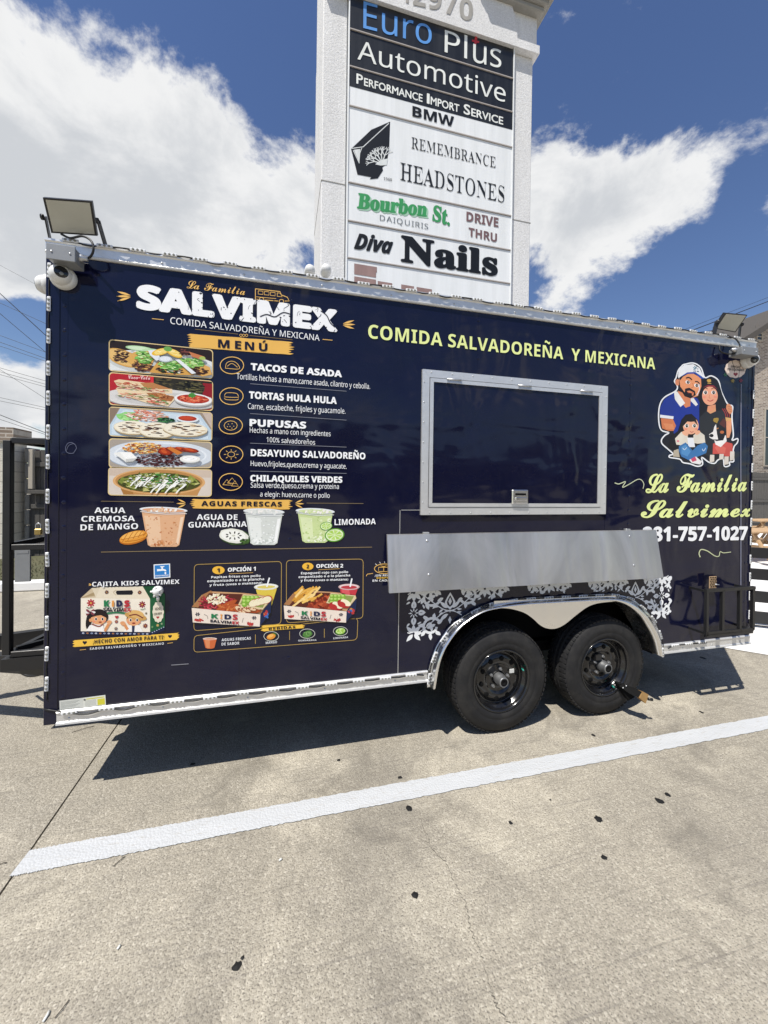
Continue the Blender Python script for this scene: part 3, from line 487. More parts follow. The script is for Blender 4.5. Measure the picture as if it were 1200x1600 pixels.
  'B': '0}*X1K*X)Y-R)Y.C)`/()r/]*50(*_0?+60G+s0E,:0?,X06,r0)-+/v-</d-J/O-U/9-^.~-d.~-i/C-s/_.(/t.@0(._02/$05/L0-0./q0^/G1!.k19-~1G-$1K ,90*-.0*-U0(-v/~.2/t.C/e.M/Q.P/8.M.{.E.g.6.V-}.J-^.C-6.A,9.A ,9-#-<-#-h,}.-,u.D,g.T,T.^,?.a,%.^+g.T+N.E+;..+,-k+!-A*|,9*|',
  'C': '0Y.>1S-w1U-21P,P1@+v1%+H0_*~02*`/Z*I.|*<.;*8-Q*<,g*G,%*Z+G*v*p+=*D+j)~,A)d-!)T-i)O.2)P.T)S.u)X/8)`/W)i/w)u/w+=/U+2/5+).s*}.U*w.8*t-w*s-=*z,l+3,H+U,1,*,!,f+z-P,!.;,2.w,L/L,p/q-A0+-w02.500.P0,.k0#/*/v/E/k/a/_061!/q11/N1=/+1G.c1O',
  'D': '1f*X1K*X)Y,m)Y.()d/-*&/|*Z0X+E0|,E1+-Y1%.F0s/,0X/d0608/g0`/31!.T19-o1G-&1K ,90*-/0*-m0#.C/m.l/M/-.}/>.B/D-U/,,-.>+:,{*|,9*|',
  'E': '/h*X1K*X)Y/,)Y/,*|,9*|,9,~.v,~.v.C,9.C,90*/,0*/,1K',
  'F': '/]*X1K*X)Y,7)Y,7,c.t,c.t.(,7.(,70*/*0*/*1K',
  'G': '1U.h1T.A1U-P1P,h1A,,1(+T0b+*07*e/`*K/$*=.?*8-S*B,@*_+?+3*R+v)z,m)Y-t)O.J)P.x)T/G)Z/o)c0:)m0a)y0a.!-V.!-V,[/&,[/&*}.v*z.h*x.X*v.H*t.6*s-~*s-T*v-0+$,n+5,T+L,@+j,1,/,%,U+|-!+z-P+}.#,*.O,8.w,M/<,g/X-)/p-K0$-r0/.@02._01.}0-/=0&/X/{/r/r0-/g0`1)0@15/{1@/V1I/11P',
  'H': '2!,91K*X1K*X)Y,9)Y,9,}/C,}/C)Y1#)Y1#1K/C1K/C.D,9.D',
  'I': '-s-R1K)z1K)z0P*v0(*v*})z*T)z)Y-R)Y-R*T,V*},V0(-R0P',
  'J': '-8,91K*X1K*X*+*W)g*S)K*L)6*C)$*8(u**(l)x(f)h(c)V(b)I(b)<(c)1(e)$(g(v(i(k(l(k&H(v&E)&&C)5&A)D&?)U&=)i&=*8&@*`&H+(&W+G&l+c(++x(N,,(x,6)N,9*,',
  'K': '0u,91K*X1K*X)Y,9)Y,9,G,z,v/!)Y0u)Y./-|0s1K/$1K,k.],a.N,9-q',
  'L': '/m,91K*X1K*X)Y/J)Y/J*|,9*|',
  'M': '3{*X1K*X)Y,))Y+|/h,#/h-v)Y/J)Y1L/g1P/g1I)Y2|)Y2|1K0d1K.g+K.d+K,q1K',
  'N': '2S*X1K*X)Y,))Y+|/S,#/S/J)Y1T)Y1T1K0&1K0.+V0++V,b1K',
  'O': '2B.k1Q-}1V-31Q,M1B+r1)+C0b*z07*]/`*H/$*<.@*8-T*<,i*H,&*]+H*z*q+C*E+r)~,M)d-2)T-|)O.j)T/N)d0*)~0X*E0~*q1?+G1S,&1`,h1d-S1`.?1S/#1?/`0~060X0b0*1)/N1B -B0,-}03.[0,/./s/P/N/h.z/v.>/{-S/v,j/h,./P+Y/.+5.[*{-|*t-A*{,o+5,L+Y,4,.,%,j+}-S,%.>,4.z,L/N,p/s',
  'P': '0P*X1K*X)Y,9)Y,9,F,{,F-`,J.;,U.i,h/2-#/O-B/e-d/s../|.T0!.~/x/c/c0>/?0k.h11.#1D-+1K ,90*-!0*-g/z.3/W.@.y.<.V./.:-v.%-Z-s-8-k,l-h,9-h',
  'Q': '2B.k1Q-}1V-31Q,M1B+r1)+C0b*z07*]/`*H/$*<.@*8-T*<,i*H,&*]+H*z*q+C*E+r)~,M)d-2)T-|)O.+)O/S&f1`&f/j)p0E*40r*`18+91P+x1_,c1d-S1`.?1S/#1?/`0~060X0b0*1)/N1B -B0,-}03.[0,/./s/P/N/h.z/v.>/{-S/v,j/h,./P+Y/.+5.[*{-|*t-A*{,o+5,L+Y,4,.,%,j+}-S,%.>,4.z,L/N,p/s',
  'R': '0q*X1K*X)Y,9)Y,9,Z-/,Z/!)Y0q)Y.T-#.l-0/%->/;-M/M-a/_-u/l.0/w.J/}.h0!/+/w/n/`0H/90r.^13-q1E,s1K ,90*,h0*-90(-^/|-z/p.1/_.</F.@/&.<.e.2.K-|.8-a.*-<-~,k-{,9-{',
  'S': '/_-:1T,q1U,+1O+K1=*v0{*Q0R*;/|*4/@*6.}*<.a*E.G*Q.1*a-y*q-g+&-V+:-H+M-=+a-2+s-),M,k,o,Y-0,H-F,6-T+|-X+c-U+M-N+;-A++--*|,o*t,L*r,(*t+`*z+;+)*s+5*N+C*,+Q*,){*k)c+R)T,@)O-3)U-t)i.L*,.t*V/.+./6+j/4,1/-,Q.},m.m-).X-?.@-S.$-g-b-y,q.B,N.T,4.e+}.u+r/-+n/E+q/Y+x/k,)/z,;0),Q00,l02-+01-F0--a0&-|/{.=/p.^/d/31!.k12.G1>.#1H-^1O',
  'T': '/{/g1K)n1K)n0(+z0(+z)Y-Z)Y-Z0(/g0(',
  'U': '1v,41K*S1K*S,F*[+W*u*s+B*<+|)p,i)W-e)O.H)S/#)_/S)r/|*00A*P0Z*u0n+C0x+p0|,D0|1K/?1K/?,_/;,,/0+_.y+?._+).:*x-i*t-=*x,u+(,X+<,D+Z,8,(,4,^',
  'V': '0g+<1K)Y1K,:)Y.))Y0g1K/(1K-W,j-8+I-5+7-2+&-/+7-,+I,o,R,k,a',
  'W': '47+81K)Y1K+Y)Y-O)Y.s/?.u/K.v/U/9-n0A)Y27)Y471K2X1K15+,0w,e0s,v/c1K..1K,}-&,[+,,<,|',
  'X': '0x+Y1K)i1K,5-^)Y)Y+E)Y-5,V/$)Y0x)Y.<-U0g1K.z1K-=.[',
  'Y': '0L+G1K)Y1K,5,Y,5)Y-q)Y-q,_0L1K.`1K-$.6',
  'Z': '/{/Y1K){1K){0)-[0))r*a)r)Y/c)Y/c*|+p*|/Y0D',
  'a': '08-`/`,w/e,P/d,+/_+b/W+?/M*z/A*[/3+1.)+J.4+e.=+~.F,<.L,V.P,q.Q-..O-C.H-S.=-a.--h-t-k-Y-k-A,g->+w-7+9-(*f,m*C,K*/+|*(+F*-*l*=*@*X)z*|)c+H)T+w)O,E)Q,j)X-+)d-E)t-^*--v*H-z*H.;)Y/H)Y/H-Y/A.:/..k.i/4.</O ,a,?-0,C-k,E-k+t-g+S-[+8-I+!-1*o,r*e,S*b,?*d,.*h+{*q+p*|+i+1+g+E+j+^+s+s,&,),?,7',
  'c': '/9-J/c-%/d,N/a+|/V+Q/E++/-*h.j*M.C*:-q*/-:*+,V*2+Y*I*n*o*8+E)n,))W,u)O-=)P-])S-x)Y.5)a.M)l.e)y.e+A.M+3.6+(-z*{-a*t-D*o-%*n,`*r,C+!,,+9+w+X+l,$+i,W+v-X,A.4-%.F-:.E-N.B-d.=-x.6.2./.I.%.v/>.`/H.G/P.,/X-k/_',
  'd': '0U/c1z.(1z.(0$.(/l.*/V.,/A.1.{.3.o...o-z/(-f/;-M/L-1/Y,m/a,G/d+h/[+5/C*f.w*E.>*1-S*+,X*1+_*E*t*e*<+4)p+f)W,C)O,i)R--)Y-H)h-`)x-t*0.(*E..*E.K)Y/c)Y ,v.E-A.@-a.2-v-w.&-V./--.2,W.2,G./+v.%+Q-t+5-_*|-A*p,x*l,X*q,=*~,(+9+t+X+k,$+h,V+k-,+t-U,(-v,=.2,W.@',
  'e': '0+-c/],x/d,F/`+u/U+K/C+&/**e.f*L.>*9-m*/-6*+,U*/+v*;+A*O*p*k*I+0**+W)n,()^,X)R-2)O-Z)P.!)S.B)Y.a)a.})k/<)w/<+3.z+%.[*w.>*o-|*i-[*e-9*d,n*h,L*t,2+,+z+G+m+i+h,4/[,4/[,}/T-k/>.L.u/!.C/F ,^.Q,y.T-=.P-W.F-l.4-z-x.&-[.*-<+k-<+q-a+|-~,0.8,E.H',
  'f': '-q-01~,p2!,I1},&1x+d1o+I1b+21O*}17*o0v*h0Q*e0%*e/Y)n/1)n.D*e.D*e)Y,C)Y,C.D-j.D-j/Y,C/Y,C/|,E02,I0B,R0P,^0[,m0b-#0d-50c-D0b-R0_-l0X-x0U.B1h.21n-{1s-d1x-K1|',
  'g': '0U-*/Z,G/d+f/[+2/B*d.t*D.:*1-P*+,X*1+b*C*x*c*>+0)q+c)W,C)O,d)Q-$)W-@)c-Y)r-p*+.(*E.,*E.))u.()i.()R-w(i-P(?,l(1+~(6+6(D*L([*L&?*m&4+1&,+Q&%+t%~,<%|,c%{-Z&%.C&:.y&]/C(0/Z(l/c)X/c/Y.?/Y.3.o./.o-`/? ,w.E-?.A-].4-s-{.%-[./-1.2,W.2,E./+p.%+J-r+/-]*x-@*n,y*j,=*|+u+V+i,V+u-W,<.3',
  'h': '0n,+1z*L1z*L)Y,+)Y,+,I,.-!,6-P,D-t,Z.2,z.B-F.G-x.:.9-o.C-,.C)Y/~)Y/~-Q/x.6/f.i/G/3.|/N.K/_-p/d-O/b-0/[,p/P,U/A,?/,,,.o,#.o,$.{,*/a,+/{',
  'i': ',z+Q1x+<1z+&1x*o1s*_1j*P1]*I1I*F10*I0s*P0`*_0R*o0I+&0D+<0B+Q0D+e0I+v0R,&0`,/0s,210,/1I,&1]+v1j+e1s ,+/Y*L/Y*L)Y,+)Y',
  'j': ',z+Q1x+<1z+&1x*o1s*_1j*P1]*I1I*F10*I0s*P0`*_0R*o0I+&0D+<0B+Q0D+e0I+v0R,&0`,/0s,210,/1I,&1]+v1j+e1s ,+/Y*L/Y*L)4*J(s*C(]*7(M*((D)s(>)`(<)R(<)F(=);(>)0(@(u(E(u&+)%&()5&$)G&!)Y%})k%{)|%{*L%~*r&*+5&7+O&J+e&`+t&z,!(:,)(Y,+(z',
  'l': ',z,+1z*L1z*L)Y,+)Y',
  'm': '4F.3/b-i/d-I/b-+/[,i/P,N/A,7/,,#.o+x.o+d/Y*L/Y*L)Y,+)Y,+,I,.-!,5-P,B-t,V.2,t.B-=.G-l.:.+-o.4-,.4)Y/o)Y/o,Z/r-0/z-X0,-y0@.40].B1$.G1S.:1o-o1x-,1x)Y3V)Y3V-Q3Q.63A.i3&/32^/N2./_1P/d11/b0n/[0P/P04/A/y/,/f.o/X.o/G/,/2/@.t/O.U/Z',
  'n': '0n.M/_-r/d-P/b-//[,m/P,O/A,8/,,#.o+x.o+d/Y*L/Y*L)Y,+)Y,+,I,.-!,6-P,D-t,Y.2,y.B-F.G-c.D-y.:...*.:-o.A-P.C-,.C)Y/~)Y/~-Q/x.6/f.i/H/3.}/N',
  'o': '0G-U/`-#/d,2/[+L/C*s.v*K.=*3-S*+,Z*/+|*:+H*M*w*g*O++*.+O)q+z)_,K)S,})O-n)W.S)q/-*>/U*w/n+b/v,Z/r-9/g-m/S.>/:.e.w/).Q/B.(/T ,Y.B,~.F-F.B-d.4-z-z.,-Y.5-1.8,Z.5,(.,+[-z+;-d+!-G*r-!*m,Z*r,=+!,(+;+u+[+l,(+i,Z+l-1+u-Y,(-z,=.4',
  'p': '0U.I/[-l/d-F/a-%/X,g/K,O/:,;/&,+.n,#.n+k/Y*L/Y*L%{,+%{,+)E,*)`,&)z,!*:,+*:,;*),N)t,e)f-!)Y-B)Q-h)O.F)W.y)p/H*</j*u/}+a0(,Z/~-T/k.?/J.w.|/C ,7-c,D.!,X.7,t.C-;.G-u.5.;-Z.F,].C,+.;+^..+=-v+$-]*s-=*n,t*s,V+$,B+=,5+^,.,*,+,[,+,l,/-=',
  'r': '.X-u/d-m/d-I/a-(/V,g/E,L/0,6.t,#.X+y.X+c/Y*L/Y*L)Y,+)Y,+,_,--!,5-?,@-U,P-h,d-w,z.%-6.--N.2-h.3-o.3-w.2.#.2.,.0.3./.8...C/`.</a.4/b.+/c-}/d',
  's': '/(,o/c,M/d+l/`+7/R*g/=*E.{*2.T*+.%*--e*2-K*;-5*H,}*X,l*m,]+),M+E,?+f,0,*+~,D+r,X+h,h+_,s+V,y+N,~+F-#+>-$+5-!+(,y*y,o*o,_*h,J*c,/*b+p*c+Q*h+0*o*k*x*J+&*,+4*,)p*G)f*d)^+!)W+@)R+b)P,*)O,r)T-P)d-~)|.C*B.V*n.^+E.[+e.U,!.J,:.<,M.+,_-r,m-Y,{->-,,E-P,2-Y,#-b+u-i+n-p+i-x+f.#+e.,+l.@,%.L,K.P,e.O,}.K-9.D-Q.<-l.3.*.(.W/8.7/F-s/Q-S/Y-4/`',
  't': '.D,;0s+70s*h/Z)q/()q.D*].D*]+N*_+!*g*Y*s*<+(*#+=)m+U)`+p)V,2)Q,Q)O,m)P-+)R-C)W-Z)]-o)c.#)i.#*}-q*y-a*u-Q*q-A*n-1*m,}*l,k*n,Z*s,M*{,C+,,=+;,;+N,;.D-z.D-z/Y,;/Y',
  'u': '0n,(/Y*I/Y*I+b*O*}*b*J+!*#+J)e+z)T,U)O,w)Q-<)W-[)c-x)r.4*+.G*D.O*D.d)Y/{)Y/{/Y.@/Y.@,j.=,4.5+c.&+?-n+$-N*q-$*l,e*o,N*y,=+.,1+E,*+c,(,+',
  'v': '/q+?/Y)Y/Y+t)Y-V)Y/q/Y.//Y,},3,r+i,k+B,g*z,c*z,b+/,`+A,]+T,W+i,S+|,M,3',
  'x': '/z+Z/Y)h/Y+b,`)_)Y+Q)Y,j+_.%)Y/u)Y-q,`/m/Y-z/Y,j-b',
  'y': '/q+F/Y)Y/Y+})^+t)B+j))+[(n+K(X+6(I*y(?*[(<*P(<*E(=*:(>)|(B)|&&**&$*5&!*@%}*N%|*]%{*m%{+C&#+r&2,@&I,e&l-&(:-?(o/q/Y.+/Y,},7,y,(,t+u,q+f,m+U,j+D,h+3,e+3,c+D,a+U,_+f,[+u,W,(',
  'z': '.{.S/Y*(/Y*(.B,a.B)u*V)u)Y.])Y.]*q+o*q.S.S',
  '¡': ',W+6,l++,s*|,l*t,W*n,3*T*=*Q){*O)V*N)-*T(6*h&`++&O+J&`+^(6+d)-+c)V+a){+^*=+D,3+>,W +H/++*/3*h/+*Q.q*I.R*Q.4*h-z+*-r+H-z+_.4+g.R+_.q',
 },
 'sn': {
  ' ': ',_',
  '%': '1)0614/F14*L)O+<)O ,G0z+U13*d0z*,0B)s/P*,._*d.&+U-n,G.&-!._-8/P-!0B +-09+U0D+~09,>/y,I/P,>/(+~.h+U.]+-.h*m/(*b/P*m/y /{,[/-,q.;,[-`,#-J+2-`*@.;)e/-)O/{)e0V*@0l+20V,# .a+w/-,%/U+w/r+Z/}+2/r*f/U*I/-*>.a*I.D*f.9+2.D+Z',
  ',': ',!+2*n*h*z*I*s*4*^*,*@*2*!*C)l*^)d*`)<*S(p*9(Q*9(>*{(a+F)9+S)t+J*K',
  '.': ',!+.*f*l*n*M*f*7*O*/*1*7)o*M)X*l)P+.)X+D)o+L*1+D*O',
  '0': '/t-S1K,f1V,01Q+^1C+71+*s0e*Y0:*F/d*9/)*2.B*/-S*5,C*I+D*i*V+;){+w)Z,f)O-@)T-o)d.9)|.Y*B.s*m/*+C/7,!/?,f/B-S/;.d/(/d.c0P.41+ ,40_,f0g-:0_-a0F-~/y.5/?.@.Q.D-S.@,T.5+f-~+--a*`-:*G,f*?,4*G+j*`+M+-+;+g+0,T+,-S+0.Q+;/?+M/y+j0F',
  '1': '/t-P1K,c1K*W/l+*/0+w/n,E07,Y0J,U)Y-P)Y',
  '2': '/t->1O,[1U,/1R+b1J+;1=*u1+*S0s*60]*f/}+$05+@0E+[0S+w0^,:0d,[0f-!0c-A0W-[0F-o0/-{/m.!/H-}/)-w.g-l.J-]./-J-p-3-S,t-6*.*G*.)Y/?)Y/?*N+B*N+B*R-D,R-e,u.%-:.?-Z.U-{.g.@.t.b.{/).~/M.x0).d0X.C1!-t1?',
  '3': '/t-A1O,X1U,*1S+Z1K+31?*k1/*J0z*/0g*[0**w0:+60I+Q0U+o0_,40e,Y0g-!0d-C0Y-^0J-q04-}/u.$/T-|/.-m.i-S.M-/.8,_.,,(.(+=.(+=-8,&-8,c-5-8-+-`,w-~,_.3,>.9+q.4+G.%+$-j*e-G*O,u*B,:*>+v*?+S*D+1*J*k*T*J*`*+*n*+)w*I)j*h)`+,)W+M)S+q)P,9)O,u)R-M)[-z)k.C*!.b*=.y*Z/-*}/7+F/:+o/5,?/&,g.l-+.J-E-{-W-F-b-F-f-q-r.9.).W.B.n.c.|/-/#/Z.z0/.h0Z.H1!-z1?',
  '4': '/t-R1O)o,5)o+E-X+E-X)Y.R)Y.R+E/`+E/`,9.R,9.R1O -Y0L-^0L-X,9*j,9-5/e-=/q-E0!-M01-S0?',
  '5': '/t*j1K*N-g*{-J+/-M+C-Q+Y-T+q-W,*-X,>-Y,w-U-I-H-l-3.(,s.6,N.;,!.6+N.$+&-f*e-B*P,s*C,A*?+}*@+[*E+9*L*u*U*W*a*=*o*=)w*U)k*q)b+3)Y+U)S+x)P,@)O-3)V-u)l.N*4.w*d/2+B/:,,/3,k.y-B.T-m.#.0-D.B,[.H,D.H,/.F+w.D+H.=+Y0V.d0V.d1K',
  '6': '/t-z1U-l1U-,1Q,P1E+}11+U0r+30Q*u0,*_/^*N/0*B.Z*;.)*6-Q*5,z*9,6*C+V*V+!*o*S+0*1+R)r+y)_,F)S,s)O-X)V.4)l.c*4/)*e/=+D/D,./>,o/+-I.g-t.<.8-f.K-+.Q,_.N,;.F+y.8+`.&+I-o+8-X+2-X+5.#+:.I+A.m+K/2+W/Q+h/n+|0+,80@,U0Q,w0_-B0f-n0i-}0i.00h.@0f.N0d.]0a.i0].i1L.]1O.N1Q.>1S..1T ,u-h-C-d-g-U.%-?.9,}.D,X.H,..D+U.7++-}*g-`*P-=*B,r*>,Q*A,5*J+x*Z+c*o+Q+*+D+E+;+b+5+~+3,?+5,T+<,j+G,~+U-5+h-E+~-S,;-_,V-f',
  '7': '/t/B1K**1K**0V.?0V++)Y,1)Y/B0c',
  '8': '/t-E1P,f1U,>1S+u1L+S1A+512*x0{*c0c*R0H*I0)*F/b*J/8*V.o*k.P+*.5+G-x+i-c+O-U+6-F*{-6*f-#*S,k*D,S*8,:*1+y*/+Y*6*}*K*M*n*%+A)f+})U,i)O-O)U.-)g.]*(/$*P/:+#/A+]/?+|/7,</+,U.x,l.d-$.M-7.4-I-u-X-X-h-q-u.,.(.A.8.T.I.f.].s.q.~/,/(/E/*/a/!08.k0c.I1)-y1A ,B0g,e0j--0g-L0^-g0N-z0:.*/}../^.*/<-z.{-f.d-L.O-/.>,j..,R.9,<.D,&.P+p.]+a.k+S.{+I/1+C/F+A/^+E/}+Q0:+f0N,!0^ ,.-*,V->,g-8-5-%-Z,n-y,V.4,>.A+}.F+[.B+9.5*w-|*]-^*I-8*>,g*:,7*>+m*I+O*]+:*v+.+7+*+X+.+|+9,>+M,X+h,q',
  '9': '/t-/1Q,_1U,21R+f1H+A18*}0~*c0b*L0@*=/v*3/J*0.v*6.6*I-[*i-1+7,m+j,Y,G,S,q,V-8,_-W,m-q,~.*-5.;-K.A-K.?-$.:,[.3,8.)+r-x+R-h+7-S*z-;*e,{*S,X*F,2*?+b*<+A*=+#*B*e*I*e)Y*q)V+#)S+5)Q+E)P+U)O+d)O,G)S-!)`-S)t-{*3.A*S.]*y.r+G/%+u/1,J/9,|/=-S/?.+/;.o/1/N.{0%.c0P.E0t.!13-X1F ,_0g-!0d-?0Z-X0J-n06.!/z.0/`.9/C.?/&.A.f.?.P.8.;...&-{-p-i-`-R-Q-9-F,z-?,Z-=,/-A+i-O+M-f+;.&+0.K+,.w+0/N+>/y+S0=+q0T,70b',
  ':': ',!+..T*l.]*M.T*7.>*/-|*7-^*M-G*l-?+.-G+D-^+L-|+D.> +.*f*l*n*M*f*7*O*/*1*7)o*M)X*l)P+.)X+D)o+L*1+D*O',
  'A': '0[-U1N,`1N)Y)Y*Y)Y+S,$.^,$/X)Y0Z)Y -%08-+0L.B,v+r,v,h/<,}0!',
  'B': '0g*`1K*`)Y-I)Y.5)`.s)r/I*3/n*[0)+200+o0.,60&,T/w,o/g-)/S-;/=-I/!-T.d-^.F-d.F-i.p-t/5.*/P.B/d.b/p/(/t/P/l00/U0_/.1!.U19-m1G,v1K +_0Y,z0Y-U0V.%0N.H0@.`0+.m/k.r/F.n/!.c.a.O.J.2.9-d./-,.,+_., +_-<-1-<-m-8.?--.a,u.v,[/&,=/++v/&+P.w+/.b*p.B*Z-r*N-8*J+_*J',
  'C': '0T.o1P.%1U-;1P,X1@+}1&+M0_+%04*c/[*M.~*?.=*;-S*?,h*K,%*a+F*}*o+E*C+s)},L)d--)T-s)O.<)P._)R.})V/>)]/Y)d/u)m/u*`/Y*W/>*Q.~*K.a*G.C*D.#*C-4*L,Q*f+~+5+Z+p+F,Z+?-R+F.J+]/5,%/p,W0?-90X.$0b.D0a.c0]/!0U/=0M/U0D/m0:051+/U1B',
  'D': '1[*`1K*`)Y,q)Y.&)d/&*&/r*Z0M+E0o,E0z-Y0u.F0g/,0N/d0-08/a0`//1!.R19-p1G-*1K +_0Y,y0Y-n0R.T0;/./r/V/=/n.R/v-V/U+o.O*l,e*K+_*K',
  'E': '/d*`1K*`)Y/&)Y/&*M+_*M+_-;.q-;.q..+_..+_0W/&0W/&1K',
  'F': '/>*`1K*`)Y+_)Y+_,x.p,x.p-l+_-l+_0W/&0W/&1K',
  'G': '1Y.i1T.A1U-R1P,k1A,01&+X0a+.06*h/_*O/#*@.>*;-R*?,f*M,#*c+E+%*n+L*B+|)|,W)d-:)T.$)O.U)P/&)S/P)X/x)`0C)i0k)u0k-g.)-g.),r/l,r/l*S/X*O/D*K//*G.s*D.X*C.:*B-Y*F-$*R,U*g,1+&+p+I+Y+r+J,D+A,w+>-R+F.J+_/5,*/p,a0?-H0X.<0b._0a/!0]/C0U/c0L0#0C0>080a1+0@17/{1B/W1J/31P',
  'H': '1g+_1K*`1K*`)Y+_)Y+_-:/a-:/a)Y0`)Y0`1K/a1K/a..+_..',
  'I': '-@,s1K*%1K*%0s*{0_*{*E*%*2*%)Y,s)Y,s*2+z*E+z0_,s0s',
  'J': ',Y+Y1K*Z1K*Z)^*X)A*T)**L(s*B(d*6(W*((O)t(I)d(F)S(E)F(E)9(F)-(H(}(J(r(L(g(O(g&_(q&Z({&W)+&U)8&S)F&Q)U&Q*.&V*[&h+%(&+B(N+S)$+Y)e',
  'K': '0G+_1K*`1K*`)Y+_)Y+_,^,L-B/8)Y0G)Y-2.$0<1K/.1K+_-W',
  'L': '/C+_1K*`1K*`)Y/*)Y/**N+_*N',
  'M': '3V*`1K*`)Y+W)Y+R07+P0N+T0N..)Y.y)Y1U0M1Y0M1R)Y2P)Y2P1K1&1K.X+#.T+#,.1K',
  'N': '1z*`1K*`)Y+W)Y+O0-+S0-/f)Y0t)Y0t1K/{1K0%*z/~*z+m1K',
  'O': '23._1Q-v1V-/1Q,L1B+r1(+E0a*|06*`/_*K/#*?.?*;-T*?,i*K,&*`+H*|*q+E*E+r)~,L)d-.)T-u)O.^)T/>)d/t)~0E*E0k*q1++G1@,&1M,h1Q-S1M.?1@/#1+/`0k060E0b/t1)/?1B -+0Z-v0c.d0Z/C0@/q/r04/70G.L0M-S0G,Z04+p/q+5/C*e.d*K-u*B-**K,J*e+y+5+X+p+E,Z+?-S+E.L+Y/7+z/r,K0@',
  'P': '09*`1K*`)Y+_)Y+_,_,U,_-<,c-v,m.H-!.o-;/1-V/G-x/U.?/_.e/b///Z/n/E0E.}0p.I13-a1E,g1K +_0Y,_0Y-=0U-l0J.307.K/x.Z/U.`/+.Y.V.I.1.--r-b-`-.-T,K-P+_-P',
  'Q': '23._1Q-v1V-/1Q,L1B+r1(+E0a*|06*`/_*K/#*?.?*;-T*?,i*K,&*`+H*|*q+E*E+r)~,L)d-.)T-u)O-~)O.%)O.2)P/b&f1,&f/7)b/w*#0O*N0y+*1:+m1K,[1Q-S1M.?1@/#1+/`0k060E0b/t1)/?1B -+0Z-v0c.d0Z/C0@/q/r04/70G.L0M-S0G,Z04+p/q+5/C*e.d*K-u*B-**K,J*e+y+5+X+p+E,Z+?-S+E.L+Y/7+z/r,K0@',
  'R': '0J*`1K*`)Y+_)Y+_,p-6,p/-)Y0;)Y.---.E-7.[-C.s-Q/+-b/=-v/L.2/X.M/`.n/b/6/Z/u/E0L.}0u.J15-e1E,o1K +_0X,j0X-D0U-p0K.50:.L/~.Z/].`/2.[.e.M.B.7.(-s-p-H-e,o-a+_-a',
  'S': '/]-31T,i1U,=1S+r1K+M1?+-1.*n0u*W0]*G0?*=/z*:/U*?.~*O.Q*i.-+1-k+`-O,<-7,e-(-+,u-G,g-],X-o,J-{,:.&,).,+q..+Z.*+9-x*y-b*b-A*P,u*E,C*B+y*C+T*H+/*O*j*X*K*c*1*m*1)r*J)h*g)`++)X+N)S+t)P,?)O--)U-l)h.C*).j*Q/$+&/-+c/+,*/!,I.s,e.a,}.J-6.0-I-l-Z-H-k,W.-,8.;+{.H+f.U+U.e+I.t+A/)+</=+:/T+>/r+I0/+]0D+w0T,=0_,g0b-*0a-H0]-f0V.&0N.B0E.[0;.x1-.[18.>1B-z1J-W1P',
  'T': '/d/X1K)d1K)d0W,10W,1)Y-0)Y-00W/X0W',
  'U': '1]+W1K*X1K*X,F*a+W*x*s+C*<+y)p,a)W-W)O.8)S.m)_/=)r/d*00%*P0>*u0O+C0Y+p0],D0]1K/_1K/_,D/Y+m/K+@/2*w.l*Y.<*H-]*B-!*G,O*W,**s+m+;+]+i+W,C',
  'V': '04*]1K)Y1K,G)Y-F)Y041K/01K-<,--3+m-++Q-#+7,z*{,u*c,p*{,j+7,c+Q,Z+l,Q,+',
  'W': '3n*i1K)f1K+m)Y,m)Y.F/%.N/D.T/b.Z/{.^01.`0=0X)Y1X)Y3a1K2^1K1/+C1++(1&*k1!+&0z+B0t+`0m,!0e,A/31K.11K,b,E,Y,&,R+e,L+F,G+*,C*k,?+),;+D,6+a,/+~',
  'X': '0%*v1K)m1K,9-b)^)Y*b)Y,l-!.s)Y/~)Y-E-d/m1K.i1K,o.D',
  'Y': '/n*a1K)Y1K,6,Y,6)Y-5)Y-5,^/n1K.h1K,d-X',
  'Z': '/t/B1K*01K*00V.00V*#*B*#)Y/L)Y/L*N+6*N/B0c',
  'a': '/i-I/S,i/X,F/W,#/R+`/K+@/A+$/6*h/*+&.C+>.M+U.W+o.a,-.g,G.l,d.m-).j-D.a-Z.R-k.<-u-y-x-P-x-0,x--,&-%+B,r*l,X*H,7*3+j*,+8*1*b*A*9*])v+#)a+L)S+{)O,I)Q,n)X-/)e-H)v-a*/-y*J-}*J.2)Y.s)Y.s-Z.n.8.^.g.C/--z/E -&,K-w,N-w+z-r+I-c+!-I*a-(*L,_*?,3*;+t*=+]*D+G*P+8*b+/*x+,+7+0+V+=+r+S,++t,;,F,F',
  'b': '0C+P1z*S1z*S)Y+7)Y+I*B+P*B+b*.+w)w,4)g,Q)Y,u)R-@)O.!)W.X)o/**:/L*q/a+[/h,T/a-M/L.8/+.o.Y/9.!/P-@/X,u/U,Q/N,4/A+w/0+b.y+P.d+K.d+L.q ,Y.f-1.k.&.S.W-l.h,U.d+t.W+@.D*s.(*U-`*C-3*=,Z*C,1*T+r*s+_+?+T+r+P,S+P,W+T-;+`-n+r.9,2.T',
  'c': '.s-:/X,{/Y,L/V+}/L+U/<+1/$*p.c*V.<*D-k*9-4*5,Q*8+q*C+<*T*l*m*F+.*(+Q)m+x)],F)R,u)O-6)P-P)R-h)W-~)].5)d.H)m.H*`.5*W-|*O-f*I-N*D-4*A,t*@,D*F+z*W+[*u+F+@+9+r+5,R+G-i+|.P,y.h-0.g-D.d-Y.`-n.Z.$.T.6.N.Q/<.?/D.+/J-o/Q-T/U',
